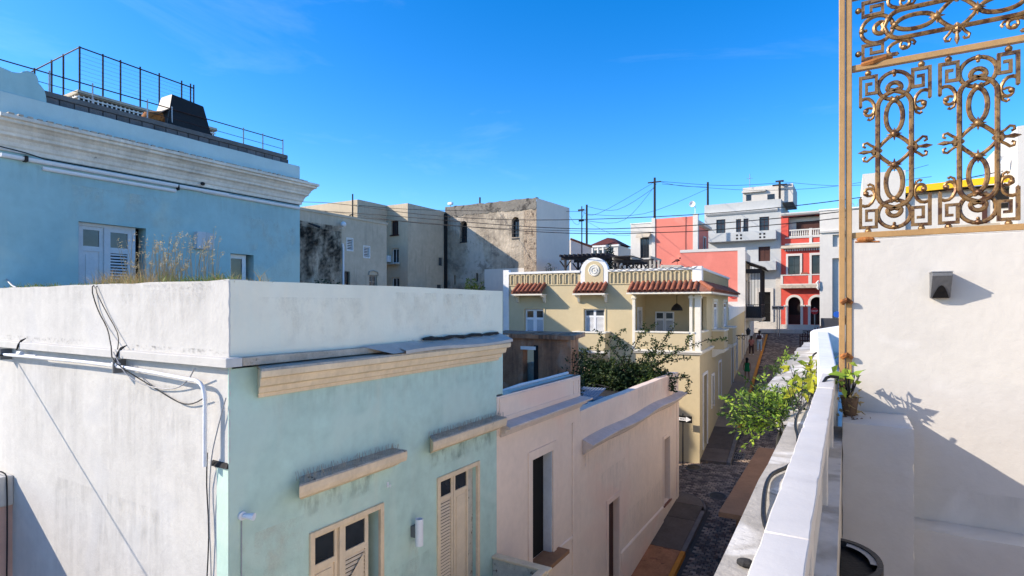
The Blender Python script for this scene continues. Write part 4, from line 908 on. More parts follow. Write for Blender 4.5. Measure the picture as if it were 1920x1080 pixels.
# corner posts of the loggia
T.part('column', MB().box(-3.24, -3.10, -.06, .10, 6.8, 9.5), yellow_trim, bevel=.01)
T.part('column', MB().box(-.47, -.33, -.06, .10, 6.8, 9.5), yellow_trim, bevel=.01)
T.part('column', MB().box(-.22, .05, -.05, .20, 6.8, 9.5), yellow_trim, bevel=.01)
T.part('column_capital', MB().box(-.52, -.28, -.10, .14, 9.32, 9.42).box(-.27, .09, -.09, .24, 9.32, 9.42).box(-3.29, -3.06, -.10, .14, 9.32, 9.42), yellow_trim, bevel=.01)
T.part('loggia_parapet', MB(ff).box(-3.10, -.47, -.05, .06, 6.8, 7.64).box(-.33, -.22, -.05, .05, 6.8, 7.64), yellow)
T.part('loggia_coping', MB(ff).box(-3.10, -.47, -.10, .10, 7.641, 7.72).box(-.33, -.22, -.10, .09, 7.641, 7.718), yellow_trim, bevel=.01)
T.part('side_parapet', MB(fs).box(.20, 2.25, -.1, .05, 6.8, 7.66), yellow)
T.part('side_coping', MB(fs).box(.20, 2.30, -.13, .10, 7.661, 7.73), yellow_trim, bevel=.01)
T.part('string_course', MB(ff).prof([(0, 6.62), (.06, 6.62), (.10, 6.70), (.13, 6.72), (.13, 6.80), (0, 6.82)], -3.2, .0, 0, 1), yellow_trim)
T.part('string_course', MB(fs).prof([(0, 6.62), (.06, 6.62), (.10, 6.70), (.13, 6.72), (.13, 6.80), (0, 6.82)], .0, 12, 1, 0), yellow_trim)
T.part('corner_pilaster', MB(ff).box(-10.55, -10.20, -.2, .06, Zy, 10.95), white_trim, bevel=.01)
# parapet band: coping, arches, medallion
T.part('coping', MB(ff).box(-10.2, -6.0, -.20, .10, 10.70, 10.82).box(-4.48, .10, -.20, .10, 10.70, 10.82), white_trim, bevel=.01)
T.part('coping', MB(fs).box(-.10, 12.0, -.20, .10, 10.701, 10.821), white_trim, bevel=.01)
T.part('corner_block', MB().box(-.32, .115, -.115, .30, 10.12, 10.86), white_trim, bevel=.01)
am = MB(); K = 9; pts = []
for i in range(K+1):
    q = math.pi*i/K; pts.append((-.105*math.cos(q), .105*math.sin(q)))
out = [(-.135, -.42)] + [(x*1.35, z*1.35) for x, z in pts] + [(.135, -.42)]
inn = [(-.105+.03, -.42)] + [(x*.75, z*.75) for x, z in pts] + [(.075, -.42)]
nO = len(out)
for a, b in ((0, -.06),):
    vs = [(x, 0, z) for x, z in out] + [(x, 0, z) for x, z in inn] + [(x, -.06, z) for x, z in out] + [(x, -.06, z) for x, z in inn]
    fsx = []
    for i in range(nO-1):
        fsx += [(2*nO+i, 2*nO+i+1, 3*nO+i+1, 3*nO+i), (i, i+1, 2*nO+i+1, 2*nO+i), (nO+i, nO+i+1, 3*nO+i+1, 3*nO+i)]
    am.add(vs, fsx)
am.v = [(x, y, z+Zy) for x, y, z in am.v]
a0 = T.part('arch_moulding', am, yellow)
sp_ = [(-9.98+i*.325, -.002, 10.56-Zy) for i in range(12)] + [(-4.28+i*.405, -.002, 10.56-Zy) for i in range(10)]
a0.location = sp_[0]; T.copies('arch_moulding', a0, sp_[1:])
T.copies('arch_moulding', a0, [(.002, .55+i*.42, 10.56-Zy, (0, 0, R(90))) for i in range(27)])
T.part('band_moulding', MB(ff).box(-10.2, -.33, 0, .04, 10.06, 10.11), yellow)
md = [(-.74, 10.12), (-.74, 10.85)] + [(-.74*math.cos(math.pi*i/14), 10.78+.68*math.sin(math.pi*i/14)) for i in range(1, 14)] + [(.74, 10.85), (.74, 10.12)]
T.part('medallion_gable', MB(ff).slab([(-5.24+x, z) for x, z in md], -.20, .06, 1), white_trim, bevel=.012)
md2 = [(-.50, 10.12), (-.50, 10.8)] + [(-.50*math.cos(math.pi*i/14), 10.80+.48*math.sin(math.pi*i/14)) for i in range(1, 14)] + [(.50, 10.8), (.50, 10.12)]
T.part('medallion_field', MB(ff).slab([(-5.24+x, z) for x, z in md2], .0, .075, 1), yellow)
ro_ = T.part('rosette', MB(ff).lathe([(.30, .07), (.30, .11), (.25, .12), (.24, .09), (.05, .09), (.04, .12)], (-5.24, 0, 10.80), 24, ax='y'), yellow_trim)
pe = MB(ff)
for i in range(12):
    q = i*math.pi/6; pe.box(-5.24+.15*math.cos(q)-.028, -5.24+.15*math.cos(q)+.028, .09, .125, 10.80+.15*math.sin(q)-.028, 10.80+.15*math.sin(q)+.028)
T.part('petals', pe, white_trim, ro_)
# barrel tile awnings: every tile a piece
tm = MB(); tl = .52
for i in range(7): pass
vs = []
for e, (yy, rr) in enumerate(((-tl/2, .105), (tl/2, .085))):
    for rad in (rr, rr-.022):
        vs += [(rad*math.cos(math.pi*i/6), yy, rad*math.sin(math.pi*i/6)) for i in range(7)]
fs_ = []
for i in range(6): fs_ += [(i, i+1, 15+i, 14+i), (7+i, 8+i, 22+i, 21+i), (i, i+1, 8+i, 7+i), (14+i, 15+i, 22+i, 21+i)]
fs_ += [(0, 14, 21, 7), (6, 20, 27, 13)]
tm.add([(x, y, z+Zy) for x, y, z in vs], fs_)
t0 = T.part('roof_tile', tm, tile_red, smooth=True)
first = [True]
def tiles(par, u0, u1, n, run, zt, zb, side=False, ends=True):
    sl = math.atan2(zt-zb, run); rows = 2; L = math.hypot(run, zt-zb)
    for i in range(n):
        u = u0+(u1-u0)*(i+.5)/n
        for r in range(rows):
            t = (r+.5)/rows; w = run*(1-t)+.02; z = zb+(zt-zb)*t+.035-.012*r-Zy + random.uniform(-.008, .008)
            jj = random.uniform(-.03, .03)
            loc = (u, -w, z, (sl, 0, jj)) if not side else (w, u, z, (sl, 0, R(90)+jj))
            if first[0]:
                first[0] = False; t0.parent = par; t0.location = loc[:3]; t0.rotation_euler = loc[3]
            else: T.copies('roof_tile', t0, [loc], par)
def awning(xf, u0, u1, run, zt, zb, n, side=False, i0=0, i1=0):
    a = T.part('awning', MB(xf).prof([(0, zt-.06), (0, zt), (run, zb), (run, zb-.06)], u0, u1, i0, i1), brickred)
    T.part('awning_fascia', MB(xf).box(u0-.03-i0*run, u1+.03+i1*run, run-.07, run-.005, zb-.14, zb-.062), yellow_trim, a)
    T.part('awning_soffit', MB(xf).box(u0-i0*run, u1+i1*run, .0, run-.071, zb-.12, zb-.07), yellow_trim, a)
    for u in ((u0+.10, u1-.10) if n < 10 else ()):
        T.part('bracket', MB(xf).slab([(-.001, zb-.55), (-.001, zb-.121), (run*.85, zb-.121), (run*.8, zb-.2), (run*.35, zb-.28), (run*.15, zb-.5)], u-.05, u+.05, 0), yellow_trim, a)
    tiles(a, u0, u1, n, run, zt, zb, side)
    return a
awning(ff, -9.72, -7.93, .72, 10.12, 9.66, 7)
awning(ff, -6.16, -4.50, .72, 10.12, 9.66, 7)
awning(ff, -3.35, .0, .66, 10.10, 9.68, 13, False, 0, .9)
awning(fs, .0, 11.9, .66, 10.10, 9.68, 40, True, .9, 0)
hp = T.part('hip_tile', MB().tube([(.02, -.02, 10.14), (.35, -.35, 9.92), (.68, -.68, 9.72)], [.09, .10, .11], 8), tile_red, smooth=True)
# front doors and the balcony
T.part('interior', MB(ff).quad((-9.25, -.215, 6.85), (-8.1, -.215, 6.85), (-8.1, -.215, 8.78), (-9.25, -.215, 8.78)).quad((-5.8, -.215, 6.85), (-4.7, -.215, 6.85), (-4.7, -.215, 8.8), (-5.8, -.215, 8.8)), dark_in)
for a, b in ((-9.24, -8.68), (-8.67, -8.11)): leaf_door(T, ff, a, b, 6.86, 8.77, -.12, door_white, .48, 'louver', glass, .09)
for a, b in ((-5.79, -5.26), (-5.25, -4.71)): leaf_door(T, ff, a, b, 6.86, 8.79, -.12, door_white, .36, 'louver', glass_b, .06)
for a, b in ((-9.35, -8.02), (-5.90, -4.60)):
    T.part('door_surround', MB(ff).box(a, a+.09, -.01, .03, 6.85, 8.87).box(b-.09, b, -.01, .03, 6.85, 8.87).box(a+.091, b-.091, -.01, .029, 8.79, 8.87), yellow, bevel=.008)
B0, B1, P = -6.12, -4.42, .78
bp = MB(); bp.box(B0, B1, -P, -P+.12, 6.72, 7.58).box(B0, B0+.12, -P+.121, -.001, 6.72, 7.579).box(B1-.12, B1, -P+.121, -.001, 6.72, 7.579)
ba = T.part('balcony', bp, yellow, bevel=.008)
T.part('balcony_coping', MB().box(B0-.04, B1+.04, -P-.04, -P+.16, 7.581, 7.66).box(B0-.04, B0+.16, -P+.161, -.001, 7.581, 7.659).box(B1-.16, B1+.04, -P+.161, -.001, 7.581, 7.659), yellow_trim, ba, bevel=.01)
T.part('balcony_base', MB(ff).prof([(0, 6.25), (.12, 6.28), (.35, 6.45), (.60, 6.50), (P-.02, 6.55), (P+.03, 6.60), (P+.03, 6.70), (0, 6.715)], B0, B1, .02, .02), yellow_trim, ba)
# bays on the street side
for a, b in ((4.2, 6.0), (8.6, 10.6)):
    p = .62
    by = T.part('bay_balcony', MB().box(0.001, p, a, b, 6.62, 7.58), yellow, bevel=.008)
    T.part('bay_coping', MB().box(.001, p+.05, a-.05, b+.05, 7.581, 7.67), yellow_trim, by, bevel=.01)
    T.part('bay_base', MB(fs).prof([(0, 6.15), (.15, 6.2), (.4, 6.38), (p, 6.45), (p+.05, 6.5), (p+.05, 6.61), (0, 6.615)], a, b, .03, .03), yellow_trim, by)
    T.part('bay_surround', MB(fs).box(a+.0, a+.12, 0, .10, 7.7, 9.35).box(b-.12, b, 0, .10, 7.7, 9.35).box(a+.121, b-.121, 0, .09, 9.2, 9.35), yellow_trim)
    leaf_door(T, fs, a+.2, b-.2, 7.68, 9.15, .05, door_white, .3, 'louver', glass, .08)
for a, b, z0, z1 in ((.88, 2.42, 1.9, 5.64), (3.94, 4.96, 3.42, 5.27), (6.88, 8.17, 3.5, 5.73)):
    T.part('surround', MB(fs).box(a, a+.12, -.01, .05, z0, z1).box(b-.12, b, -.01, .05, z0, z1).box(a+.121, b-.121, -.01, .049, z1-.13, z1), white_trim, bevel=.008)
T.part('door', MB(fs).box(1.01, 2.29, -.19, -.13, 1.9, 5.48).box(1.6, 1.66, -.13, -.10, 1.9, 5.48), door_brown)
window(T, fs, 4.06, 4.84, 3.56, 5.14, -.1, door_brown, glass, 1, 0)
window(T, fs, 7.01, 8.04, 3.66, 5.59, -.1, door_brown, glass, 1, 0)
# low wing up the hill
wg = MB(fs)
hs_ = [(14.0, 15.1, 3.5, 6.05, 0, .2), (17.2, 18.1, 4.1, 6.5, 0, .2), (21.9, 22.8, 4.5, 6.55, 0, .2)]
bk = MB(fs); wall(wg, 12.002, 24.8, Zy, 7.6, hs_, back=bk)
T.part('wing_wall', wg.quad((12.002, 0, 7.6), (24.8, 0, 7.6), (24.8, 0, 8.55), (12.002, 0, 8.0)), yellow); T.part('interior', bk, dark_in)
T.part('wing_roof', MB().quad((-8, 12.01, 7.95), (-.02, 12.01, 7.95), (-.02, 24.8, 8.5), (-8, 24.8, 8.5)), ledge_conc)
T.part('wing_coping', MB(fs).add([(12.01, -.3, 7.99), (24.8, -.3, 8.54), (24.8, .06, 8.54), (12.01, .06, 7.99), (12.01, -.3, 8.85), (24.8, -.3, 8.9), (24.8, .06, 8.9), (12.01, .06, 8.85)], [(4, 5, 6, 7), (3, 2, 6, 7), (0, 3, 7, 4), (0, 1, 5, 4), (1, 2, 6, 5)]), white_trim)
for a, b, z0, z1, *_ in hs_:
    T.part('surround', MB(fs).box(a-.1, a, -.01, .04, z0, z1+.12).box(b, b+.1, -.01, .04, z0, z1+.12).box(a, b, -.01, .039, z1, z1+.12), white_trim)
    T.part('door', MB(fs).box(a+.01, b-.01, -.19, -.12, z0, z1-.01), door_brown)
# string of lights sagging along the parapet
o = T.part('string_light_wire', MB(ff).tube([p for i in range(12) for p in ((-4.5+i*.4, .12, 10.84), (-4.3+i*.4, .13, 10.74))][:23], .012, 4), black_rub)

# iron wall lantern on a long bracket
T = Thing('wall_lantern', 'black iron lantern on a scrolled bracket from the yellow wing wall', 'lamp', (*far(0, 13.2), 6.4), AN)
T.part('arm', MB().tube([(0, 13.2, 6.85), (.5, 13.2, 6.95), (1.15, 13.2, 6.97)], .03, 6), iron_black)
for c in (.25, .55, .85): T.part('scroll', MB().tube([(c+.11*math.cos(q*.5), 13.2, 6.80+.11*math.sin(q*.5)) for q in range(12)], .022, 5), iron_black)
T.part('lantern', MB().lathe([(.05, 6.98), (.12, 7.05), (.15, 7.28), (.18, 7.3), (.05, 7.42), (.02, 7.48)], (1.15, 13.2, 0), 8), iron_black)

# ================================================================== SHRUB between the pink roof and the yellow house
T = Thing('flowering_shrub', 'tall loose shrub with arching leafy branches behind the pink parapet', 'shrub', (-8, 22.6, 5.5))
tw = MB(); lf = MB(); lm = MB()
def branch(p, d, L, r, depth=0):
    d = d.normalized(); P = [p]; n = 6; cur = p; dd = d.copy()
    for i in range(n):
        dd = (dd + Vector((random.gauss(0, .10), random.gauss(0, .10), random.gauss(-.06, .08)))).normalized()
        cur = cur + dd*L/n; P.append(cur)
        if depth < 2 and i > 1 and random.random() < .55:
            branch(cur, dd + Vector((random.gauss(0, .6), random.gauss(0, .5), random.gauss(.1, .4))), L*random.uniform(.3, .5), r*.5, depth+1)
    tw.tube(P, [r*(1-.75*i/n) for i in range(n+1)], 4)
    for i in range(int(L*26)):
        t = random.uniform(.22, 1.03)*n; k = min(int(t), n-1); q = P[k].lerp(P[k+1], t-k)
        b = lf if random.random() < .6 else lm
        for _ in range(2): b.leaf(q + Vector((random.gauss(0, .045), random.gauss(0, .045), random.gauss(0, .04))), random.uniform(.07, .13), random.uniform(.05, .08))
for i in range(20):
    a = Vector((random.uniform(-10.2, -6.5), random.uniform(21.6, 23.3), 5.7))
    branch(a, Vector((random.gauss(.35, .6), random.gauss(0, .25), random.uniform(.3, .8))), random.uniform(1.0, 2.0), .022)
for tx, tz in ((-5.0, 7.9), (-5.3, 7.2), (-7.3, 8.3), (-6.1, 8.15), (-8.9, 8.2), (-9.9, 7.7), (-9.9, 7.2)):
    a = Vector((-7.6+random.uniform(-.8, .5), 22.5, 6.0)); e = Vector((tx, 22.4, tz))
    branch(a, e-a+Vector((0, 0, .35)), (e-a).length, .028, 1)
T.part('branches', tw, wood_dark, kind='stuff'); T.part('leaves', lf, leaf_dark, kind='stuff', normals=False); T.part('young_leaves', lm, leaf_olive, kind='stuff', normals=False)  # shade over the shrub is put into its dark leaf colours
def bushmass(name, label, cx, cy, cz, sx, sy, sz, n, m, ls=.14, cat='shrub', group=None):
    T = Thing(name, label, cat, (cx, cy, cz), 0, group); b = MB(); t = MB()
    for i in range(n):
        while True:
            q = Vector((random.uniform(-1, 1), random.uniform(-1, 1), random.uniform(0, 1)))
            if .25 < q.length < 1+.18*math.sin(q.x*9+q.y*7): break
        b.leaf((cx+q.x*sx, cy+q.y*sy, cz+q.z*sz), ls*random.uniform(.6, 1.3), ls*.6*random.uniform(.7, 1.2))
    for i in range(10): t.tube([(cx+random.uniform(-.3, .3)*sx, cy, cz-.1), (cx+random.uniform(-.8, .8)*sx, cy+random.uniform(-.6, .6)*sy, cz+sz*.8)], [.02, .006], 4)
    T.part('foliage', b, m, kind='stuff', normals=False); T.part('stems', t, wood_dark, kind='stuff')
    return T
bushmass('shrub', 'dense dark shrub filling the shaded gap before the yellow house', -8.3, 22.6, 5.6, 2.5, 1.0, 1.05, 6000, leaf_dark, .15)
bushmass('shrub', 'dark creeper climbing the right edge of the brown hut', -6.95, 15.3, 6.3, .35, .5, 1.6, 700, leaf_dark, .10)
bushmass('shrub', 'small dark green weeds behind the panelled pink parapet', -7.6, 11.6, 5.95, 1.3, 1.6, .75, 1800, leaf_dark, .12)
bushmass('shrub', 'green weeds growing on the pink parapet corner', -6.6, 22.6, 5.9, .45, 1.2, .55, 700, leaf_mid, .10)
# ================================================================== GREY AND OLD HOUSES IN THE MIDDLE
T = Thing('grey_house', 'grey rendered house with a black-stained wall just right of the blue house', 'house', (-22, 20, -1))
fg = FX(-22); bk = MB(fg)
T.part('front_wall', wall(MB(fg), 17.5, 23.65, -1, 13.5, [(20.73, 21.14, 11.80, 12.42, 0, .15), (21.90, 22.34, 11.52, 12.12, 0, .15), (20.50, 20.95, 9.2, 10.72, 0, .2), (22.32, 22.92, 9.2, 10.62, 0, .2)], back=bk), grey_wall); T.part('interior', bk, dark_in)
body(T, -31, -22, 17.5, 23.65, -1, 13.5, grey_wall, skip='E')
stain(T, fg, 17.3, 20.42, 8.6, 12.95, .006, soot_big, 51); stain(T, fg, 17.3, 20.42, 8.6, 12.7, .010, soot_big, 52); stain(T, fg, 20.5, 23.6, 8.8, 10.6, .006, drip, 53)
T.part('coping', MB(fg).box(17.5, 23.7, -.3, .05, 13.44, 13.56), grey_wall)
for a, b, z0, z1 in ((20.74, 21.13, 11.81, 12.41), (21.91, 22.33, 11.53, 12.11)):
    lv = MB(fg)
    for i in range(7): zc = z0+(i+.5)*(z1-z0)/7; lv.box(a, b, -.08, -.03, zc-.018, zc+.018)
    f = T.part('window', frame_rect(MB(fg), a-.04, b+.04, z0-.04, z1+.04, .05, -.10, .02), white_trim); T.part('slats', lv, white_trim, f)
window(T, fg, 20.51, 20.94, 9.2, 10.71, -.1, iron_black, glass, 1, 3, t=.05)
window(T, fg, 22.33, 22.91, 9.2, 10.61, -.1, wood_pale, glass_b, 1, 3, t=.06)
T.part('arch_hood', MB(fg).tube([(22.25, .03, 10.6), (22.3, .03, 10.78), (22.6, .03, 10.86), (22.93, .03, 10.78), (22.98, .03, 10.6)], .04, 5), wood_pale)
T.part('downpipe', MB(fg).tube([(20.43, .08, 8.8), (20.43, .08, 11.9), (20.38, .08, 12.1)], .05, 8), pvc, smooth=True)
single('globe_lamp', MB(fg).ball((20.28, .25, 13.05), .14, 12, 9).tube([(20.28, 0, 12.85), (20.28, .2, 12.86), (20.28, .25, 12.95)], .025, 5), sign_white, 'round white globe lamp on the grey house wall', 'lamp', smooth=True)
single('security_camera', MB(fg).tube([(18.35, 0, 12.88), (18.4, .2, 12.82), (18.75, .3, 12.72)], [.03, .05, .07], 6), iron_black, 'black floodlight above the black-stained wall', 'floodlight')

T = Thing('beige_block', 'beige apartment block, its shaded sides coloured grey, with a recessed lightwell behind the grey house', 'building', (-28, 31, 0))
T.part('south_wall', MB(FY(27.1)).quad((-34, 0, 0), (-27.7, 0, 0), (-27.7, 0, 15.95), (-34, 0, 15.95)), beige_wall)
T.part('east_wall', MB(FX(-27.7)).quad((27.1, 0, 0), (29.8, 0, 0), (29.8, 0, 15.95), (27.1, 0, 15.95)), grey_wall)  # east faces of the beige block: shade put in as grey
bk = MB(FY(29.8))
T.part('lightwell_wall', wall(MB(FY(29.8)), -27.7, -25.8, 0, 15.95, [(-27.3, -26.64, 13.85, 14.85, 0, .25), (-27.25, -26.6, 11.9, 12.92, 0, .25), (-27.25, -26.55, 9.6, 10.9, 0, .25)], back=bk), beige_wall); T.part('interior', bk, dark_in)
bk = MB(FX(-25.8))
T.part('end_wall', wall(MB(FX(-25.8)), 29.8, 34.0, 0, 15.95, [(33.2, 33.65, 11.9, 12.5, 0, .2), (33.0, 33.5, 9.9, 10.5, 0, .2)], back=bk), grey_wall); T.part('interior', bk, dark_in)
T.part('roof', MB().quad((-34, 27.1, 15.7), (-27.7, 27.1, 15.7), (-27.7, 34, 15.7), (-34, 34, 15.7)).quad((-27.7, 29.8, 15.7), (-25.8, 29.8, 15.7), (-25.8, 34, 15.7), (-27.7, 34, 15.7)), roof_dark)
T.part('wall', MB().quad((-34, 27.1, 0), (-34, 34, 0), (-34, 34, 15.95), (-34, 27.1, 15.95)).quad((-34, 34, 0), (-25.8, 34, 0), (-25.8, 34, 15.95), (-34, 34, 15.95)), beige_wall)
for a, b, z0, z1 in ((-27.29, -26.65, 13.86, 14.84), (-27.24, -26.61, 11.91, 12.91), (-27.24, -26.56, 9.61, 10.89)):
    window(T, FY(29.8), a, b, z0, z1, -.12, white_trim if z0 < 13 else iron_brown, glass, 1 if z0 < 13 else 2, 0, t=.05, sill=.2)
T.part('vent_pane', MB(FX(-25.8)).box(33.21, 33.64, -.1, -.06, 11.91, 12.49).box(33.01, 33.49, -.1, -.06, 9.91, 10.49), glass_b)
T.part('wall_pipe', MB(FX(-25.8)).tube([(33.9, .12, 8), (33.9, .12, 15.8)], .12, 8), lamp_black)
T = Thing('air_conditioner', 'white air conditioner on a shelf beside the lightwell window', 'air conditioner', (-27.45, 29.5, 11.9))
T.part('case', MB(FY(29.8)).box(-27.69, -27.28, .02, .35, 11.98, 12.42), pvc, bevel=.02); T.part('shelf', MB(FY(29.8)).box(-27.69, -26.5, 0, .4, 11.8, 11.86), grey_wall)
single('roof_tank', MB().lathe([(.5, 9.2), (.55, 9.3), (.55, 9.9), (.4, 10.05), (.1, 10.1)], (-24.6, 31.2, 0), 14), sign_white, 'white roof tank at the foot of the beige block', 'tank', smooth=True)
single('power_mast', MB(FY(27.0)).tube([(-28.0, .1, 14.0), (-28.0, .1, 16.3)], .05, 6).tube([(-28.3, .1, 14.9), (-27.9, .2, 14.95)], .04, 5).box(-28.15, -27.9, 0, .3, 14.3, 14.8), iron_black, 'black service mast on the corner of the beige block', 'mast')

T = Thing('old_house', 'tall weathered old house, black-streaked front with two arched windows', 'house', (-22, 36, 1))
fo = FY(34); bk = MB(fo)
T.part('front_wall', wall(MB(fo), -25.79, -18.1, 1, 16.0, [(-24.45, -23.82, 13.6, 15.15, .30, .4), (-20.05, -19.45, 13.7, 15.10, .30, .4), (-25.0, -24.85, 10.5, 11.2, 0, .3), (-23.05, -22.85, 10.7, 11.3, 0, .3)], back=bk), old_wall); T.part('interior', bk, dark_in)
tp = MB(fo); rr = random.Random(5); us = [-25.79+i*7.69/24 for i in range(25)]; zz = [16.3+rr.uniform(-.03, .03)-.02*(i % 3) for i in range(25)]
for i in range(24): tp.add([(us[i], .03, 15.55+rr.uniform(-.1, .1)), (us[i+1], .03, 15.55), (us[i+1], .03, zz[i+1]), (us[i], .03, zz[i]), (us[i], -.4, zz[i]), (us[i+1], -.4, zz[i+1])], [(0, 1, 2, 3), (3, 2, 5, 4)])
T.part('blackened_top', tp, old_wall_b)
T.part('quoin', MB(fo).box(-19.05, -18.10, 0, .035, 8, 15.45), bare_brick)
T.part('rendered_patch', MB(fo).box(-22.3, -18.4, 0, .012, 6, 11.55), lilac_wall)
T.part('east_wall', MB(FX(-18.1)).quad((34, 0, 1), (39.3, 0, 1), (39.3, 0, 16.35), (34, 0, 16.25)), lilac_wall)
T.part('wall', MB().quad((-25.79, 34, 1), (-25.79, 39.3, 1), (-25.79, 39.3, 16.3), (-25.79, 34, 16.3)).quad((-25.79, 39.3, 1), (-18.1, 39.3, 1), (-18.1, 39.3, 16.3), (-25.79, 39.3, 16.3)), lilac_wall)
T.part('roof', MB().quad((-25.79, 34.4, 16.1), (-18.1, 34.4, 16.1), (-18.1, 39.3, 16.1), (-25.79, 39.3, 16.1)), roof_dark)
for a, b in ((-24.44, -23.83), (-20.04, -19.46)):
    window(T, fo, a, b, 13.62, 14.85, -.25, wood_dark, glass, 1, 1, t=.05)
    T.part('sill_grille', MB(fo).box(a, b, -.1, .04, 13.55, 13.63).box(a, b, -.02, .0, 13.95, 13.98), iron_black)
T.part('chimney_pipe', MB().tube([(-22.9, 34.3, 16.2), (-22.9, 34.3, 16.8)], .06, 6), iron_brown)
T = Thing('roof_lamp', 'small white floodlight on the left corner of the old house roof', 'floodlight', (-25.4, 34.1, 16.3))
T.part('head', MB().box(-25.55, -25.2, 33.95, 34.2, 16.45, 16.62), sign_white); T.part('stem', MB().tube([(-25.38, 34.1, 16.25), (-25.38, 34.1, 16.46)], .03, 5), galv)
bushmass('shrub', 'tall yellow-green weeds growing at the foot of the old house', -20.9, 30.5, 8.6, .9, .7, 2.1, 1500, leaf_mid, .16)
bushmass('shrub', 'green weeds at the foot of the beige block', -23.6, 30.0, 8.6, 1.0, .6, 1.3, 1000, leaf_dark, .16)
bushmass('shrub', 'dark green bush at the foot of the black-stained wall', -21.2, 18.6, 8.8, .6, 1.1, 1.4, 1300, leaf_dark, .14)
bushmass('shrub', 'dark green bush below the grey house doorway', -21.4, 20.6, 8.6, .4, .8, 1.1, 900, leaf_dark, .12)

# ================================================================== FAR HOUSES
def cube_house(name, label, x0, x1, y0, y1, z0, z1, m, roofm=None, cop=None):
    T = Thing(name, label, 'house', ((x0+x1)/2, y0, z0)); body(T, x0, x1, y0, y1, z0, z1, m, roof=roofm)
    if cop: T.part('coping', MB().box(x0-.06, x1+.06, y0-.06, y1+.06, z1-.01, z1+.12), cop)
    return T
T = cube_house('pale_house', 'plain pale grey house wall with tiled edge right of the old house', -28, -21, 45.9, 50.6, 4, 14.75, lilac_wall)
ed = MB()
for i in range(22): ed.ball((-20.98, 45.9+i*.22, 14.82-.012*i), .11, 6, 4)
T.part('ridge_tiles', ed, tile_red)
# hip-roofed house
T = Thing('hip_roof_house', 'small pale house with a dark red hipped roof far behind the pergola', 'house', (-24.2, 62, 5))
fh = FY(62); bk = MB(fh)
T.part('front_wall', wall(MB(fh), -25.75, -22.5, 5, 15.85, [(-25.5, -25.05, 14.5, 15.4, 0, .2), (-24.85, -24.4, 14.5, 15.4, 0, .2), (-24.2, -23.8, 14.3, 15.5, 0, .2)], back=bk), white_far); T.part('interior', bk, dark_in)
T.part('east_wall', MB(FX(-22.5)).quad((62, 0, 5), (71, 0, 5), (71, 0, 15.75), (62, 0, 15.85)), lilac_wall)
T.part('wall', MB().quad((-25.75, 62, 5), (-25.75, 70, 5), (-25.75, 70, 15.8), (-25.75, 62, 15.8)), white_far)
T.part('roof', MB().add([(-26, 61.8, 15.95), (-22.3, 61.8, 15.95), (-22.3, 66.5, 15.95), (-26, 66.5, 15.95), (-24.4, 63.6, 16.95), (-23.9, 64.6, 16.95)], [(0, 1, 4), (1, 2, 5, 4), (2, 3, 5), (3, 0, 4, 5)]), roof_red)
T.part('cornice', MB(fh).box(-25.95, -22.35, -.3, .15, 15.72, 15.94), white_trim)
T.part('pilaster', MB(fh).box(-25.75, -25.55, 0, .08, 13, 15.7).box(-25.02, -24.88, 0, .08, 13, 15.7).box(-24.37, -24.23, 0, .08, 13, 15.7), white_trim)
T.part('small_window', MB(fh).box(-23.45, -23.1, 0, .04, 15.15, 15.5), glass_b)
for a, b in ((-25.49, -25.06), (-24.84, -24.41), (-24.19, -23.81)): window(T, fh, a, b, 14.5, 15.39, -.1, white_trim, glass, 0, 1, t=.04)
# white house with canopied window, coral house behind
CY, ck = 53.0, 53/58
def cx(x): return x*ck
def cz(z): return 9+(z-9)*ck
T = Thing('white_house', 'white house with a hooded window beside the upper coral wall', 'house', (cx(-18.3), CY, 5))
fw_ = FY(CY); bk = MB(fw_)
T.part('front_wall', wall(MB(fw_), cx(-19.65), cx(-17.15), 5, cz(17.5), [(cx(-18.62), cx(-17.68), cz(13.9), cz(16.0), 0, .25)], back=bk), white_far); T.part('interior', bk, dark_in)
body(T, cx(-19.65), cx(-17.15), CY, CY+4.5, 5, cz(17.5), white_far, skip='S')
window(T, fw_, cx(-18.61), cx(-17.69), cz(13.9), cz(15.99), -.12, iron_black, glass, 2, 0, t=.05)
T.part('window_hood', MB(fw_).prof([(0, cz(16.4)), (.3, cz(16.42)), (.7, cz(16.05)), (.7, cz(15.98)), (.3, cz(16.3)), (0, cz(16.32))], cx(-18.85), cx(-17.45)), grey_wall)
T.part('coping', MB(fw_).box(cx(-19.7), cx(-17.15), -.3, .05, cz(17.5), cz(17.58)), white_trim)
T = Thing('coral_house', 'upper coral pink house wall with white corner columns', 'house', (cx(-15), CY, 5))
fc = FY(CY-.1); XE = cx(-12.75)
T.part('front_wall', MB(fc).quad((cx(-17.0), 0, 5), (cx(-13.2), 0, 5), (cx(-13.2), 0, cz(17.85)), (cx(-17.0), 0, cz(17.85))), coral)
T.part('column', MB(fc).box(cx(-17.35), cx(-17.0), -.3, .08, 5, cz(17.95)), white_far); T.part('column', MB(fc).box(cx(-13.2), cx(-12.72), -.3, .08, 5, cz(18.05)), white_far)
bk = MB(FX(XE))
T.part('east_wall', wall(MB(FX(XE)), CY+.2, CY+4.5, 5, cz(17.2), [(CY+2.2, CY+3.1, cz(14.2), cz(16.0), 0, .2)], back=bk), coral); T.part('interior', bk, dark_in)
T.part('side_cornice', MB(FX(XE)).prof([(0, cz(16.9)), (.3, cz(17.0)), (.35, cz(17.2)), (0, cz(17.5))], CY+.2, CY+4.5), white_far)
T.part('window_frame', frame_rect(MB(FX(XE)), CY+2.1, CY+3.2, cz(14.1), cz(16.1), .12, -.02, .06), white_far)
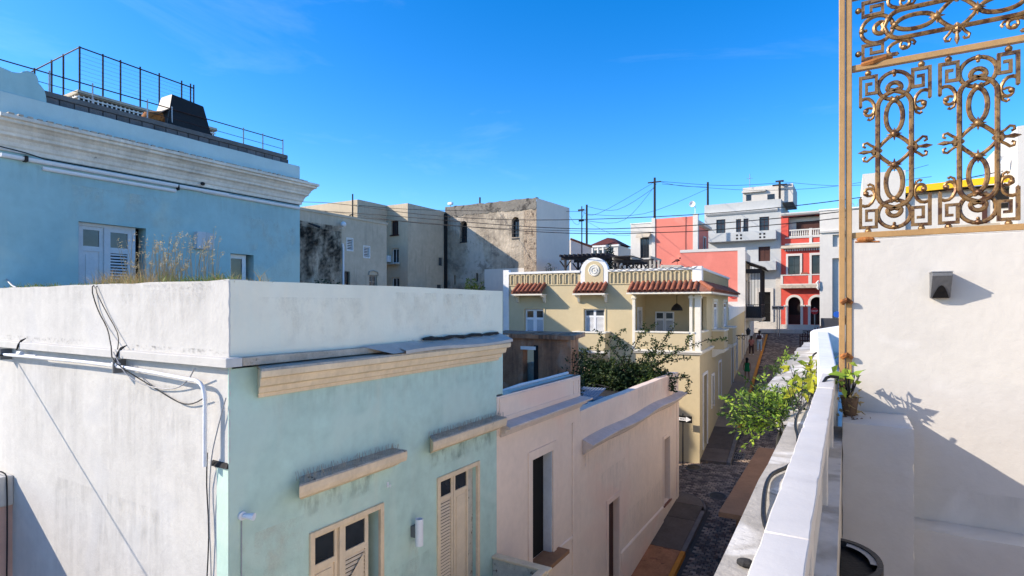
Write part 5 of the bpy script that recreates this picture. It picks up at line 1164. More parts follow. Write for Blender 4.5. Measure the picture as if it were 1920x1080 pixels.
T.part('wall', MB().quad((cx(-17.3), CY+4.5, 5), (XE, CY+4.5, 5), (XE, CY+4.5, cz(17.4)), (cx(-17.3), CY+4.5, cz(17.4))), coral); T.part('roof', MB().quad((cx(-17.3), CY, cz(17.3)), (XE, CY, cz(17.3)), (XE, CY+4.5, cz(17.3)), (cx(-17.3), CY+4.5, cz(17.3))), roof_dark)
T.part('cable', MB(fc).tube([(cx(-13.9), .05, cz(17.85)), (cx(-13.95), .05, cz(15.5)), (cx(-13.9), .05, cz(13.8)), (cx(-14.2), .05, cz(13))], .02, 4), iron_black)
single('satellite_dish', MB().lathe([(.02, .09), (.16, .04), (.27, -.05), (.28, -.03), (.16, .08)], (cx(-13.2), CY-.4, cz(19.0)), 14, ax='y').tube([(cx(-13.0), CY-.1, cz(17.9)), (cx(-13.0), CY-.1, cz(18.8)), (cx(-13.15), CY-.3, cz(19.0))], .035, 5), sign_white, 'small white satellite dish on the upper coral house corner', 'dish', smooth=True)

T = Thing('coral_house', 'lower coral pink house end wall framed in white above the yellow wing', 'house', (*far(-2, 24.5), 5), AN)
f1 = FY(24.5)
T.part('front_wall', MB(f1).quad((-5.4, 0, 3), (-.55, 0, 3), (-.55, 0, 13.75), (-5.4, 0, 13.75)), coral)
T.part('white_frame', MB(f1).box(-.55, .06, -.3, .05, 3, 13.98).box(-5.4, -.551, -.3, .05, 13.72, 13.97), white_far)
T.part('white_base', MB(f1).box(-1.9, -.552, -.1, .045, 3, 9.3), white_far)
bk = MB(FX(0.02))
T.part('street_wall', wall(MB(FX(.02)), 24.82, 30.8, 3, 13.7, [(25.6, 26.6, 8.1, 11.2, 0, .2), (28.6, 29.6, 8.1, 11.2, 0, .2), (26.2, 27.4, 4.6, 7.0, 0, .2), (29.0, 30.0, 5.0, 7.1, 0, .2)], back=bk).quad((30.8, 0, 3), (35.5, 0, 3), (35.5, 0, 9.0), (30.8, 0, 9.0)), lilac_wall); T.part('interior', bk, dark_in)
T.part('wall', MB().quad((-5.4, 30.8, 3), (.02, 30.8, 3), (.02, 30.8, 13.7), (-5.4, 30.8, 13.7)).quad((-5.4, 24.5, 3), (-5.4, 30.8, 3), (-5.4, 30.8, 13.7), (-5.4, 24.5, 13.7)), lilac_wall); T.part('roof', MB().quad((-5.4, 24.5, 13.5), (.02, 24.5, 13.5), (.02, 30.8, 13.5), (-5.4, 30.8, 13.5)), roof_dark)
T.part('wall_ring', MB().tube([(-1.0+.22*math.cos(q*math.pi/10), 24.42, 9.86+.22*math.sin(q*math.pi/10)) for q in range(20)], .05, 6, True), sign_red)
T.part('wall_spotlight', MB().tube([(-1.5, 24.45, 9.1), (-1.45, 24.1, 9.05)], [.1, .14], 8).tube([(-1.5, 24.45, 8.35), (-1.45, 24.1, 8.3)], [.1, .14], 8), iron_black)
bb = T.part('balcony_slab', MB().box(.021, 1.35, 25.2, 30.6, 7.62, 7.86), grey_wall, bevel=.03)
ir = MB()
for i in range(36): ir.box(1.22, 1.25, 25.3+i*.146, 25.325+i*.146, 7.87, 9.0)
for i in range(9): ir.box(.1+i*.14, .125+i*.14, 25.27, 25.295, 7.87, 9.0)
ir.box(1.2, 1.27, 25.25, 30.6, 9.0, 9.06).box(.05, 1.2, 25.25, 25.31, 9.001, 9.06)
T.part('balcony_balusters', ir, iron_black, bb, kind='stuff')
for i in range(4): T.part('balcony_post', MB().box(1.18, 1.29, 25.3+i*1.72, 25.41+i*1.72, 7.87, 12.2), wood_dark, bb)
T.part('balcony_screen', MB().box(1.235, 1.245, 25.4, 30.5, 7.9, 8.95), iron_black, bb)
T.part('end_screen', MB().box(.06, 1.2, 25.33, 25.34, 7.9, 8.9), iron_black, bb)
for i in range(8): T.part('balcony_bar', MB().box(1.2, 1.235, 25.75+i*.62, 25.785+i*.62, 9.07, 12.2), wood_dark, bb)
for i in range(4): T.part('balcony_bar', MB().box(.22+i*.26, .255+i*.26, 25.30, 25.335, 9.07, 12.5-i*.1), wood_dark, bb)
T.part('lattice_valance', MB().box(.05, 1.2, 25.31, 25.33, 11.75, 12.15), wood_dark, bb)
T.part('balcony_roof', MB().add([(.021, 24.9, 12.75), (.021, 30.8, 12.75), (1.6, 30.8, 12.15), (1.6, 24.9, 12.15), (.021, 24.9, 12.85), (.021, 30.8, 12.85), (1.6, 30.8, 12.25), (1.6, 24.9, 12.25)], [(0, 3, 2, 1), (4, 5, 6, 7), (0, 1, 5, 4), (1, 2, 6, 5), (2, 3, 7, 6), (3, 0, 4, 7)]), wood_dark, bb)
for a in (25.6, 28.6): T.part('door', MB(FX(.02)).box(a+.02, a+.98, -.18, -.1, 8.1, 11.18), door_brown)

# blue-grey building at the top of the street
T = Thing('grey_building', 'blue-grey four-storey building closing the top of the street', 'building', (-9.8, 66, 6.3))
fy_ = FY(66); bk = MB(fy_)
hol = [(-12.53, -11.57, 16.85, 18.48), (-10.46, -9.95, 16.85, 18.38), (-9.7, -9.2, 16.85, 18.38), (-8.1, -7.15, 16.85, 18.43), (-8.2, -7.05, 13.65, 15.25), (-11.5, -10.4, 13.65, 15.25), (-8.15, -7.0, 7.24, 10.4)]
T.part('front_wall', wall(MB(fy_), -13.8, -5.99, 6.2, 20.2, [(*h, 0, .25) for h in hol], back=bk), grey_blue); T.part('interior', bk, dark_in)
body(T, -13.8, -5.99, 66, 76, 6.2, 20.2, grey_blue, skip='S')
T.part('cornice', MB(fy_).prof([(0, 18.95), (.1, 18.95), (.3, 19.1), (.35, 19.25), (0, 19.3)], -13.6, -6.3), white_trim)
for h in hol[:6]: window(T, fy_, h[0]+.02, h[1]-.02, h[2], h[3]-.02, -.1, iron_brown if h[2] > 16 else door_brown, glass if h[2] > 16 else door_brown, 1, 2 if h[2] > 16 else 0, t=.06)
b1 = T.part('balcony', MB(fy_).box(-13.3, -6.38, 0.001, 1.0, 15.9, 16.85), grey_blue, bevel=.03)
T.part('breeze_hole', MB(fy_).box(-10.3, -10.1, 1.0, 1.01, 16.4, 16.6).box(-9.9, -9.7, 1.0, 1.01, 16.4, 16.6).box(-10.3, -10.1, 1.0, 1.01, 16.05, 16.25).box(-9.9, -9.7, 1.0, 1.01, 16.05, 16.25).box(-8.0, -7.8, 1.0, 1.01, 16.4, 16.6).box(-7.6, -7.4, 1.0, 1.01, 16.4, 16.6).box(-8.0, -7.8, 1.0, 1.01, 16.05, 16.25).box(-7.6, -7.4, 1.0, 1.01, 16.05, 16.25), lamp_black, b1)
T.part('balcony', MB(fy_).box(-12, -6.38, 0.001, 1.0, 12.66, 13.62), grey_blue, bevel=.03)
T.part('door_surround', MB(fy_).box(-8.42, -8.15, -.02, .12, 7.2, 10.8).box(-7.0, -6.73, -.02, .12, 7.2, 10.8).box(-8.149, -7.001, -.02, .11, 10.4, 10.8), white_far)
gr = MB(fy_)
for i in range(11): gr.box(-8.13+i*.108, -8.105+i*.108, -.08, -.05, 7.24, 10.4)
for z in (8.2, 9.2): gr.box(-8.14, -7.01, -.09, -.05, z, z+.05)
T.part('door_grille', gr, iron_black)
T.part('plinth', MB(fy_).box(-13.8, -6.0, 0, .08, 6.2, 7.2), stone_pale)
T.part('pilaster', MB(fy_).box(-6.5, -6.0, 0, .06, 7.2, 12.0), stone_pale)
T.part('penthouse', MB().box(-9.95, -4.95, 67.2, 73, 20.0, 21.95), white_far)
T.part('penthouse_eave', MB().box(-10.0, -7.6, 66.9, 67.19, 21.35, 21.55), white_far)
T.part('penthouse_window', MB(FY(67.2)).box(-9.6, -9.1, 0, .03, 20.5, 21.15).box(-7.45, -6.75, 0, .03, 20.45, 21.0), glass)
single('roof_antenna', MB().tube([(-9.2, 67, 21.9), (-9.2, 67, 23.4)], .03, 4).tube([(-9.5, 67, 22.9), (-8.9, 67, 22.9)], .02, 4), galv, 'thin antenna mast on the grey building penthouse', 'antenna')
single('roof_crossarm', MB().tube([(-6.2, 66.8, 20.3), (-6.2, 66.8, 22.2)], .12, 6).box(-6.9, -5.5, 66.7, 66.85, 21.75, 21.9).box(-6.6, -5.8, 66.7, 66.85, 22.15, 22.3), wood_dark, 'dark pole top with crossarms before the grey penthouse', 'pole')

# red building
T = Thing('red_building', 'red three-storey building with white arches and balustrade at the street top', 'building', (-4, 66, 6.3))
fr = FY(65.9); bk = MB(fr)
rh = [(-5.30, -1.0, 16.1, 18.2, 0, .9), (-5.31, -4.21, 12.2, 14.12, 0, .3), (-3.13, -2.05, 12.2, 14.12, 0, .3), (-5.31, -4.16, 7.0, 9.85, .58, .5), (-3.23, -2.1, 7.0, 9.85, .58, .5)]
T.part('front_wall', wall(MB(fr), -5.97, -.6, 6.2, 18.55, rh, back=bk), redb); T.part('interior', bk, dark_in)
body(T, -5.97, -.6, 65.9, 75, 6.2, 18.55, redb, skip='S')
T.part('cornice', MB(fr).prof([(0, 18.3), (.15, 18.35), (.25, 18.5), (.25, 18.62), (0, 18.66)], -5.97, -.6), white_far)
T.part('loggia_back', MB(FY(66.75)).quad((-5.3, 0, 16.1), (-1, 0, 16.1), (-1, 0, 18.2), (-5.3, 0, 18.2)), lilac_wall)
T.part('loggia_doors', MB(FY(66.74)).box(-4.6, -1.2, 0, .04, 16.1, 17.75), door_brown)
bl_ = MB(fr)
for i in range(20): bl_.lathe([(.045, 16.18), (.07, 16.35), (.045, 16.55), (.06, 16.72)], (-4.95+i*.2, 0.02, 0), 6)
bl_.box(-5.2, -1.0, -.06, .10, 16.05, 16.18).box(-5.2, -1, -.06, .10, 16.72, 16.85).box(-3.35, -3.1, -.07, .11, 16.0, 16.9)
T.part('balustrade', bl_, white_far)
T.part('panel_frame', MB(fr).box(-5.6, -.6, 0, .08, 15.28, 15.42).box(-5.6, -.6, 0, .08, 15.95, 16.049).box(-3.35, -3.1, 0, .08, 15.42, 15.95), white_far)
T.part('ledge_roof', MB(fr).prof([(0, 15.27), (0, 15.0), (.5, 14.85), (.55, 14.95), (.5, 15.05)], -5.97, -.6), grey_wall)
dn = MB(fr)
for i in range(22): dn.box(-5.6+i*.22, -5.48+i*.22, 0, .25, 14.62, 14.82)
T.part('dentils', dn, white_far)
for a, b in ((-5.31, -4.21), (-3.13, -2.05)):
    T.part('window_surround', MB(fr).box(a-.2, a, -.02, .08, 12.15, 14.35).box(b, b+.2, -.02, .08, 12.15, 14.35).box(a, b, -.02, .079, 14.12, 14.35), white_far)
    window(T, fr, a+.02, b-.02, 12.2, 14.1, -.2, iron_black, glass, 1, 1, t=.05)
bc = T.part('balcony', MB(fr).box(-5.97, -.6, 0.001, .55, 11.2, 12.05), redb)
T.part('balcony_trim', MB(fr).box(-5.98, -.6, .0, .60, 12.051, 12.16).box(-5.98, -5.75, .0, .59, 11.2, 12.05).box(-3.4, -3.1, .0, .59, 11.2, 12.05).box(-5.98, -.6, 0, .59, 11.1, 11.199), white_far, bc)
T.part('balcony_slab', MB(fr).box(-5.98, -.6, 0, .65, 10.75, 11.099), cream_top, bc)
for a, b in ((-5.31, -4.16), (-3.23, -2.1)):
    c = (a+b)/2; r0 = (b-a)/2; pts0 = [(c-r0*math.cos(math.pi*i/14), 9.27+r0*math.sin(math.pi*i/14)) for i in range(15)]; pts1 = [(c-(r0+.24)*math.cos(math.pi*i/14), 9.27+(r0+.24)*math.sin(math.pi*i/14)) for i in range(15)]
    ab = MB(fr)
    for i in range(14):
        q = [pts0[i], pts0[i+1], pts1[i+1], pts1[i]]; ab.add([(x, .06, z) for x, z in q]+[(x, 0, z) for x, z in q], [(0, 1, 2, 3), (2, 3, 7, 6), (0, 1, 5, 4)])
    ab.box(a-.24, a, 0, .06, 6.9, 9.27).box(b, b+.24, 0, .06, 6.9, 9.27); T.part('arch_surround', ab, white_far)
    T.part('impost', MB(fr).box(a-.42, a+.02, -.05, .13, 8.85, 9.02).box(b-.02, b+.42, -.05, .13, 8.85, 9.02), white_far)
    T.part('arch_gate', MB(fr).box(a+.05, b-.05, -.45, -.42, 7.0, 8.0), iron_brown)
T.part('plinth', MB(fr).box(-5.97, -.6, 0, .07, 6.2, 6.98), stone_pale)
T.part('flower_box', MB(fr).box(-4.1, -3.5, .1, .4, 12.17, 12.35), brickred)

# white building on the right of the street
T = Thing('white_building', 'white building with recessed panels at the right of the street', 'building', (2, 46, 4))
fwb = FY(46); bk = MB(fwb)
T.part('front_wall', wall(MB(fwb), -1.68, 9, 4, 15.7, [(-.90, .4, 6, 12.3, 0, .25), (-.88, .4, 13.1, 13.95, 0, .2)], back=None), white_far)
T.part('recess_back', MB(fwb).quad((-.9, -.25, 6), (.4, -.25, 6), (.4, -.25, 12.3), (-.9, -.25, 12.3)).quad((-.88, -.2, 13.1), (.4, -.2, 13.1), (.4, -.2, 13.95), (-.88, -.2, 13.95)), white_far)
body(T, -1.68, 9, 46, 58, 4, 15.7, white_far, skip='S')
T.part('string_course', MB(fwb).prof([(0, 14.1), (.12, 14.12), (.14, 14.25), (0, 14.3)], -1.68, 9), white_far); T.part('coping', MB(fwb).box(-1.74, 9, -.3, .06, 15.7, 15.8), white_trim)
T.part('corner_scroll', MB(fwb).tube([(-1.74, .1, 10.1), (-1.8, .1, 10.25), (-1.76, .12, 10.4), (-1.84, .1, 10.58), (-1.74, .1, 10.75)], [.05, .10, .07, .11, .05], 7), white_far, smooth=True)
T.part('blue_plaque', MB(fwb).lathe([(.22, .0), (.22, .05)], (-.62, 0, 8.35), 16, ax='y'), sign_blue)
single('razor_wire', MB().tube([(-.6+i*.12, 46.2, 15.95+.22*math.sin(i*1.9)) for i in range(40)], .02, 4), galv, 'coil of razor wire on the white building roof edge', 'wire')

# houses seen through the grille, on the right
T = cube_house('white_tower', 'white block-shaped roof tower seen through the lower left of the grille', .5, 1.82, 25, 29, 9, 13.9, white_far)
T = Thing('yellow_roof_house', 'white house with bright yellow roof fascia seen through the grille', 'house', (3.5, 25, 9))
T.part('wall', MB().box(.1, 9, 25.12, 32, 6, 12.6).box(1.9, 9, 25.2, 32, 12.6, 13.0), white_far)
T.part('roof', MB().add([(1.85, 25, 13.02), (9, 25, 12.95), (9, 32, 13.3), (1.85, 32, 13.3), (1.85, 25, 13.12), (9, 25, 13.05), (9, 32, 13.4), (1.85, 32, 13.4)], [(0, 3, 2, 1), (4, 5, 6, 7), (1, 2, 6, 5), (2, 3, 7, 6), (3, 0, 4, 7)]), grey_wall)
T.part('fascia', MB(FY(25)).add([(1.83, 0, 13.06), (9, 0, 13.28), (9, 0, 13.52), (1.83, 0, 13.30), (1.83, -.06, 13.06), (9, -.06, 13.28), (9, -.06, 13.52), (1.83, -.06, 13.30)], [(0, 1, 2, 3), (0, 1, 5, 4), (2, 3, 7, 6), (0, 3, 7, 4)]), sunyellow)
T.part('dark_opening', MB(FY(25.11)).box(4.3, 5.3, 0, .02, 12.3, 12.95), dark_in)
T.part('timber_wall', MB(FY(25.09)).box(4.0, 4.14, 0, .03, 11.6, 12.9), door_brown)
T.part('grey_box', MB(FY(25.11)).box(2.9, 4.4, .0, .5, 9, 11.75), grey_wall)
T = cube_house('white_tower', 'tall white wall at the right edge behind the grille', 4.72, 9, 24, 29, 9, 14.75, white_far)
single('satellite_dish', MB().lathe([(.02, .06), (.08, .03), (.14, -.03), (.145, -.02), (.08, .05)], (4.45, 24.7, 13.85), 14, ax='y').tube([(4.45, 24.9, 13.3), (4.45, 24.8, 13.8)], .02, 5), sign_white, 'round white satellite dish above the yellow roof', 'dish', smooth=True)
bushmass('shrub', 'small green plant on the white wall behind the grille', 4.0, 25.2, 11.4, .5, .2, .25, 200, leaf_mid, .08)

# ================================================================== PERGOLAS on the yellow roof
def pergola(label, x0, x1, y0, y1, z0, z1, m, n, m2=None):
    T = Thing('pergola', label, 'pergola', (*far((x0+x1)/2, (y0+y1)/2), z0), AN)
    for x in (x0, (x0+x1)/2, x1):
        for y in (y0, y1):
            T.part('post', MB().box(x-.06, x+.06, y-.06, y+.06, z0, z1-.12), m)
            T.part('brace', MB().tube([(x+.05, y, z1-.6), (x+.4, y, z1-.15)], .045, 4).tube([(x-.05, y, z1-.6), (x-.4, y, z1-.15)], .045, 4), m)
    for y in (y0, y1): T.part('beam', MB().box(x0-.3, x1+.3, y-.05, y+.05, z1-.12, z1+.06), m)
    for i in range(n):
        x = x0-.2+(x1-x0+.4)*i/(n-1); T.part('rafter', MB().box(x-.04, x+.04, y0-.5, y1+.5, z1+.061, z1+.22), m2 or m)
    return T
pergola('black timber pergola on the yellow roof left of the medallion', -9.6, -6.9, 7.0, 9.4, 10.3, 12.1, wood_dark, 11)
T = pergola('low timber pergola with pale beams right of the medallion', -5.9, -4.0, 6.6, 8.6, 10.3, 11.75, wood_dark, 3, wood_pale)
T.part('deck_roof', MB().box(-6.2, -4.9, 6.0, 9.0, 11.98, 12.03), wood_dark)
for i in range(3): T.part('pale_post', MB().box(-3.9+i*.25, -3.78+i*.25, 6.3, 6.42, 10.3, 11.7), wood_pale)
T = Thing('draped_table', 'pale draped table with plants on the yellow house roof', 'table', (*far(-2.2, 5.5), 10.3), AN)
T.part('cloth', MB().add([(-3.1, 5.2, 10.3), (-1.6, 5.2, 10.3), (-1.6, 6.2, 10.3), (-3.1, 6.2, 10.3), (-3.0, 5.3, 11.35), (-1.8, 5.3, 11.3), (-1.8, 6.1, 11.3), (-3.0, 6.1, 11.35)], [(4, 5, 6, 7), (0, 1, 5, 4), (1, 2, 6, 5), (2, 3, 7, 6), (3, 0, 4, 7)]), wood_pale, bevel=.06)
single('roof_bird', MB().ball((far(-2.1, 5.6)[0], far(-2.1, 5.6)[1], 11.6), .09, 8, 6, (1.7, .8, .9)).ball((far(-1.95, 5.6)[0], far(-1.95, 5.6)[1], 11.72), .055, 7, 5).tube([(*far(-2.1, 5.6), 11.35), (*far(-2.1, 5.6), 11.56)], .015, 4).tube([(*far(-2.2, 5.6), 11.58), (*far(-2.42, 5.6), 11.45)], [.05, .02], 5), roof_red, 'small dark red bird ornament on the draped roof table', 'ornament', smooth=True)
bushmass('shrub', 'low plants along the yellow roof edge by the coral wall', far(-1.2, 6)[0], far(-1.2, 6)[1], 10.4, .9, .3, .8, 500, leaf_dark, .11)
bushmass('shrub', 'thin vine with dark leaves at the left of the black pergola', far(-10.3, 6)[0], far(-10.3, 6)[1], 10.4, .5, .3, 1.4, 160, leaf_dark, .12)
bushmass('shrub', 'dark climbing plant at the back of the black pergola', far(-7.4, 9.6)[0], far(-7.4, 9.6)[1], 11.3, .35, .3, 1.9, 900, leaf_dark, .12)

# ================================================================== POLES AND WIRES
def pole(label, x, y, z1, arms, r=.17):
    z0 = gz(y)-.1
    T = Thing('utility_pole', label, 'pole', (x, y, z0), 0, 'utility poles')
    T.part('shaft', MB().tube([(x, y, z0), (x, y, z1)], [r, r*.7], 8), wood_dark, smooth=True)
    for z, w in arms: T.part('crossarm', MB().box(x-w, x+w, y-.16, y-.06, z-.06, z+.06), wood_dark)
    return T
pole('tallest utility pole rising above the upper coral house', -17.83, 60.5, 22.7, ((22.2, .7),))
pole('utility pole behind the black pergola', -25.7, 60.5, 20.5, ())
pole('short pole top beside the grey building corner', -14.25, 70, 23.6, ())
pole('pole with insulators at the corner of the pale old house side', -17.35, 39.9, 16.5, ((16.2, .25), (15.4, .2)), .06)
def wire(pts, r, label, group='overhead wires', m=None, sub=5):
    return cabl('overhead_wire', pts, r, m or black_rub, label, group, 'wire', sub)
W = 26.0
wire([(-46, W, 16.4), (-32.01, W, 16.02), (-21.3, W, 14.28), (-14.09, W, 13.42), (-5.88, W, 13.04), (.5, W, 13.2), (6, W, 13.9)], .018, 'highest of the three thick overhead cables across the street')
wire([(-46, W, 15.9), (-32.01, W, 15.42), (-14.09, W, 13.06), (-7.77, W, 12.6), (-3.1, W, 12.6), (.5, W, 12.75), (6, W, 13.3)], .02, 'middle thick overhead cable across the street')
wire([(-46, W, 15.6), (-32.01, W, 15.14), (-14.09, W, 12.82), (-7.2, W, 12.33), (-3.1, W, 12.34), (.5, W, 12.5), (6, W, 13.0)], .019, 'lowest of the thick overhead cables across the street')
wire([(-32.0, 27.0, 15.65), (-28, 26.8, 14.95), (-21.3, W, 13.75), (-14.1, W+.3, 12.95), (-8, W+1, 12.5)], .013, 'thin overhead cable from the beige block mast toward the street')
wire([(-28.0, 27, 15.6), (-24, 30, 15.35), (-17.4, 39.8, 16.1)], .014, 'thin wire from the beige block to the insulator pole')
wire([(-17.4, 39.8, 16.2), (-20, 50, 17.6), (-17.83, 60.4, 22.2)], .016, 'left thin wire rising to the tallest pole')
wire([(-17.2, 39.8, 15.4), (-17.5, 50, 16.8), (-17.6, 60.4, 22.0)], .016, 'right thin wire rising to the tallest pole')
wire([(-25.7, 60.4, 20.3), (-22, 60.4, 19.6), (-17.83, 60.4, 21.6)], .02, 'wire between the pergola pole and the tallest pole')
wire([(-25.7, 60.4, 19.4), (-19, 60.4, 18.9), (-14.2, 69.9, 22.8)], .02, 'long sagging wire to the short pole by the grey building')
wire([(-17.3, 60.4, 22.2), (-15, 60.4, 21.5), (-14.2, 69.9, 23.0)], .02, 'lower wire right of the tallest pole')
wire([(-17.2, 60.3, 22.2), (-11, 62, 21.4), (-6.2, 66.6, 22.0)], .02, 'upper wire right of the tallest pole to the roof crossarm')
wire([(-17.0, 60.3, 21.9), (-8, 62, 20.6), (0, 62, 20.3), (6, 60, 21)], .018, 'long low wire from the tallest pole past the grey penthouse')
wire([(-25.7, 60.4, 18.6), (-21, 58, 16.4), (-15.2, 53.2, 16.2)], .014, 'service wire dropping from the pergola pole to the coral house')
wire([(-25.7, 60.4, 20.1), (-23, 52, 17.0), (-18.2, 39.4, 15.8)], .014, 'service wire from the pergola pole to the old house')
wire([(-6.0, 66.6, 22.1), (0, 62, 20.2), (6, 58, 19.6)], .02, 'wire from the roof crossarm toward the grille')

# ================================================================== SIGNS
def textmesh(o, m):                                            # turn the lettering into a mesh of its own
    bpy.context.view_layer.update()
    me = bpy.data.meshes.new_from_object(o); me.materials.clear(); me.materials.append(m)
    n = bpy.data.objects.new('lettering', me); col.objects.link(n); n.parent = o.parent; n.location = o.location; n.rotation_euler = o.rotation_euler
    n['kind'] = 'stuff'
    bpy.data.objects.remove(o)
T = Thing('one_way_sign', 'black one-way sign with white arrow on a pole at the crossing', 'sign', (-6.7, 27.35, gz(27.35)))
T.part('pole', MB().tube([(-6.72, 27.4, gz(27.4)), (-6.72, 27.4, 3.85)], .03, 8), iron_black)
p_ = T.part('panel', MB(FY(27.35)).box(-7.16, -6.28, 0, .015, 3.44, 3.76), sign_black, bevel=.006)
T.part('arrow', MB(FY(27.334)).slab([(-7.12, 3.53), (-6.56, 3.53), (-6.56, 3.47), (-6.32, 3.60), (-6.56, 3.73), (-6.56, 3.67), (-7.12, 3.67)], 0, .004, 1), sign_white, p_)
cu = bpy.data.curves.new('lettering', 'FONT'); cu.body = 'ONE WAY'; cu.size = .125; cu.align_x = 'CENTER'; cu.align_y = 'CENTER'; cu.extrude = .002
lt = bpy.data.objects.new('lettering', cu); col.objects.link(lt); lt.parent = p_; lt.location = (-6.86+6.7, 27.326-27.35, 3.60-gz(27.35)); lt.rotation_euler = (R(90), 0, 0); textmesh(lt, sign_black)
T = Thing('street_sign', 'street sign on a double post before the grey building', 'sign', (-5.9, 62, gz(62)))
T.part('post', MB().tube([(-5.98, 62, gz(62)), (-5.98, 62, 8.9)], .05, 8), galv); T.part('post', MB().tube([(-5.78, 62, gz(62)), (-5.78, 62, 8.9)], .05, 8), galv)
T.part('panel', MB(FY(61.9)).box(-6.45, -5.35, 0, .03, 8.55, 8.92), stone_pale, bevel=.01)
T.part('panel_marks', MB(FY(61.87)).box(-6.35, -5.9, 0, .004, 8.66, 8.8).box(-5.8, -5.45, 0, .004, 8.66, 8.8), wood_dark)
T = Thing('stop_sign', 'red octagonal stop sign before the right arch of the red building', 'sign', (-2.7, 62, gz(62)))
T.part('post', MB().tube([(-2.7, 62.05, gz(62)), (-2.7, 62.05, 8.8)], .04, 8), galv)
p_ = T.part('panel', MB(FY(62)).slab([(-2.7+.34*math.cos(R(22.5+45*i)), 8.42+.34*math.sin(R(22.5+45*i))) for i in range(8)], 0, .02, 1), sign_red)
cu = bpy.data.curves.new('lettering', 'FONT'); cu.body = 'STOP'; cu.size = .22; cu.align_x = 'CENTER'; cu.align_y = 'CENTER'; cu.extrude = .003
lt = bpy.data.objects.new('lettering', cu); col.objects.link(lt); lt.parent = p_; lt.location = (0, -.03, 8.42-gz(62)); lt.rotation_euler = (R(90), 0, 0); textmesh(lt, sign_white)
# dark red iron stair rail on the right
T = Thing('iron_fence', 'dark red ornate iron fence beyond the white parapet end', 'fence', (-2.1, 40, 5))
for i in range(9): T.part('picket', MB().tube([(-2.55+i*.14, 40, 4), (-2.55+i*.14, 40, 7.15+.07*i)], .03, 5), iron_brown)
for z in (6.75, 7.0, 7.35): T.part('rail', MB().box(-2.6+(z-6.7)*.3, -1.2, 39.95, 40.05, z, z+.06), iron_brown)
for i in range(5): T.part('scroll', MB().tube([(-2.3+i*.25+.09*math.cos(q*.6), 40, 7.2+.09*math.sin(q*.6)) for q in range(11)], .025, 5), iron_brown)
# ================================================================== PEOPLE
def person(label, x, y, h, rz, top_m, leg_m, dress=False, stride=.12, bag=None):
    z = gz(y)+.13; s = h/1.70
    T = Thing('person', label, 'person', (x, y, z), rz, 'people walking on the far pavement')
    T.off = Vector((0, 0, 0))
    V = [(0, 0, .93), (0, .01, 1.12), (0, .015, 1.33), (0, .01, 1.45), (0, .0, 1.56), (0, -.005, 1.66),
         (.10, 0, .90), (.11, stride*.6, .50), (.115, stride, .09), (.115, stride-.10, .03),
         (-.10, 0, .90), (-.11, -stride*.35, .49), (-.115, -stride*.9, .10), (-.115, -stride*.9-.12, .03),
         (.17, .01, 1.38), (.23, .03, 1.12), (.25, -.06, .88), (.25, -.09, .80),
         (-.17, .01, 1.38), (-.23, .0, 1.12), (-.25, .05, .88), (-.25, .06, .80)]
    E_ = [(0, 1), (1, 2), (2, 3), (3, 4), (4, 5), (0, 6), (6, 7), (7, 8), (8, 9), (0, 10), (10, 11), (11, 12), (12, 13), (2, 14), (14, 15), (15, 16), (16, 17), (2, 18), (18, 19), (19, 20), (20, 21)]
    rad = [.13, .12, .13, .055, .085, .07, .085, .055, .035, .035, .085, .055, .035, .035, .05, .04, .03, .03, .05, .04, .03, .03]
    me = bpy.data.meshes.new('body'); me.from_pydata([(a*s, b*s, c*s) for a, b, c in V], E_, []); me.materials.append(skin_m)
    o = bpy.data.objects.new('body', me); col.objects.link(o); o.parent = T.e
    sk = o.modifiers.new('skin', 'SKIN'); sk.use_smooth_shade = True
    for i, d in enumerate(me.skin_vertices[0].data): d.radius = (rad[i]*s, rad[i]*s*.85); d.use_root = (i == 0)
    sb = o.modifiers.new('sub', 'SUBSURF'); sb.levels = 1; sb.render_levels = 1
    S = lambda pts: [(a*s, b*s, c*s) for a, b, c in pts]
    T.part('hair', MB().ball((0, .02*s, 1.62*s), .115*s, 10, 8, (1, 1.05, 1.15)).tube(S([(0, .06, 1.6), (0, .09, 1.45), (0, .10, 1.3)]), [.09*s, .08*s, .03*s], 8), hair_m, smooth=True)
    if dress:
        T.part('dress', MB().lathe([(.17*s, .72*s), (.20*s, .74*s), (.185*s, .92*s), (.155*s, 1.08*s), (.17*s, 1.25*s), (.15*s, 1.36*s), (.07*s, 1.42*s)], (0, .01*s, 0), 14, .78), top_m, smooth=True)
    else:
        T.part('shirt', MB().lathe([(.15*s, .84*s), (.172*s, .86*s), (.158*s, 1.08*s), (.178*s, 1.3*s), (.12*s, 1.43*s), (.07*s, 1.46*s)], (0, .01*s, 0), 14, .72).tube(S([(.16, .01, 1.38), (.23, .03, 1.14)]), [.075*s, .06*s], 8).tube(S([(-.16, .01, 1.38), (-.23, .0, 1.14)]), [.075*s, .06*s], 8), top_m, smooth=True)
        T.part('trousers', MB().tube(S([(.085, 0, .96), (.105, stride*.3, .7), (.11, stride*.6, .5), (.115, stride, .12)]), [.115*s, .105*s, .08*s, .07*s], 9).tube(S([(-.085, 0, .96), (-.105, -stride*.2, .7), (-.11, -stride*.35, .5), (-.115, -stride*.9, .13)]), [.115*s, .105*s, .08*s, .07*s], 9), leg_m, smooth=True)
    for q in ((.115, stride), (-.115, -stride*.9)):
        T.part('shoe', MB().ball((q[0]*s, (q[1]-.05)*s, .035*s), .05*s, 8, 6, (.85, 2.3, .75)), white_cloth, smooth=True)
    if bag: T.part('bag', MB().box(-.17*s, .17*s, .10*s, .24*s, 1.0*s, 1.34*s), bag, bevel=.04)
    return T
person('woman in a short green dress walking up the pavement', -6.12, 43.3, 1.66, R(176), green_cloth, skin_m, True)
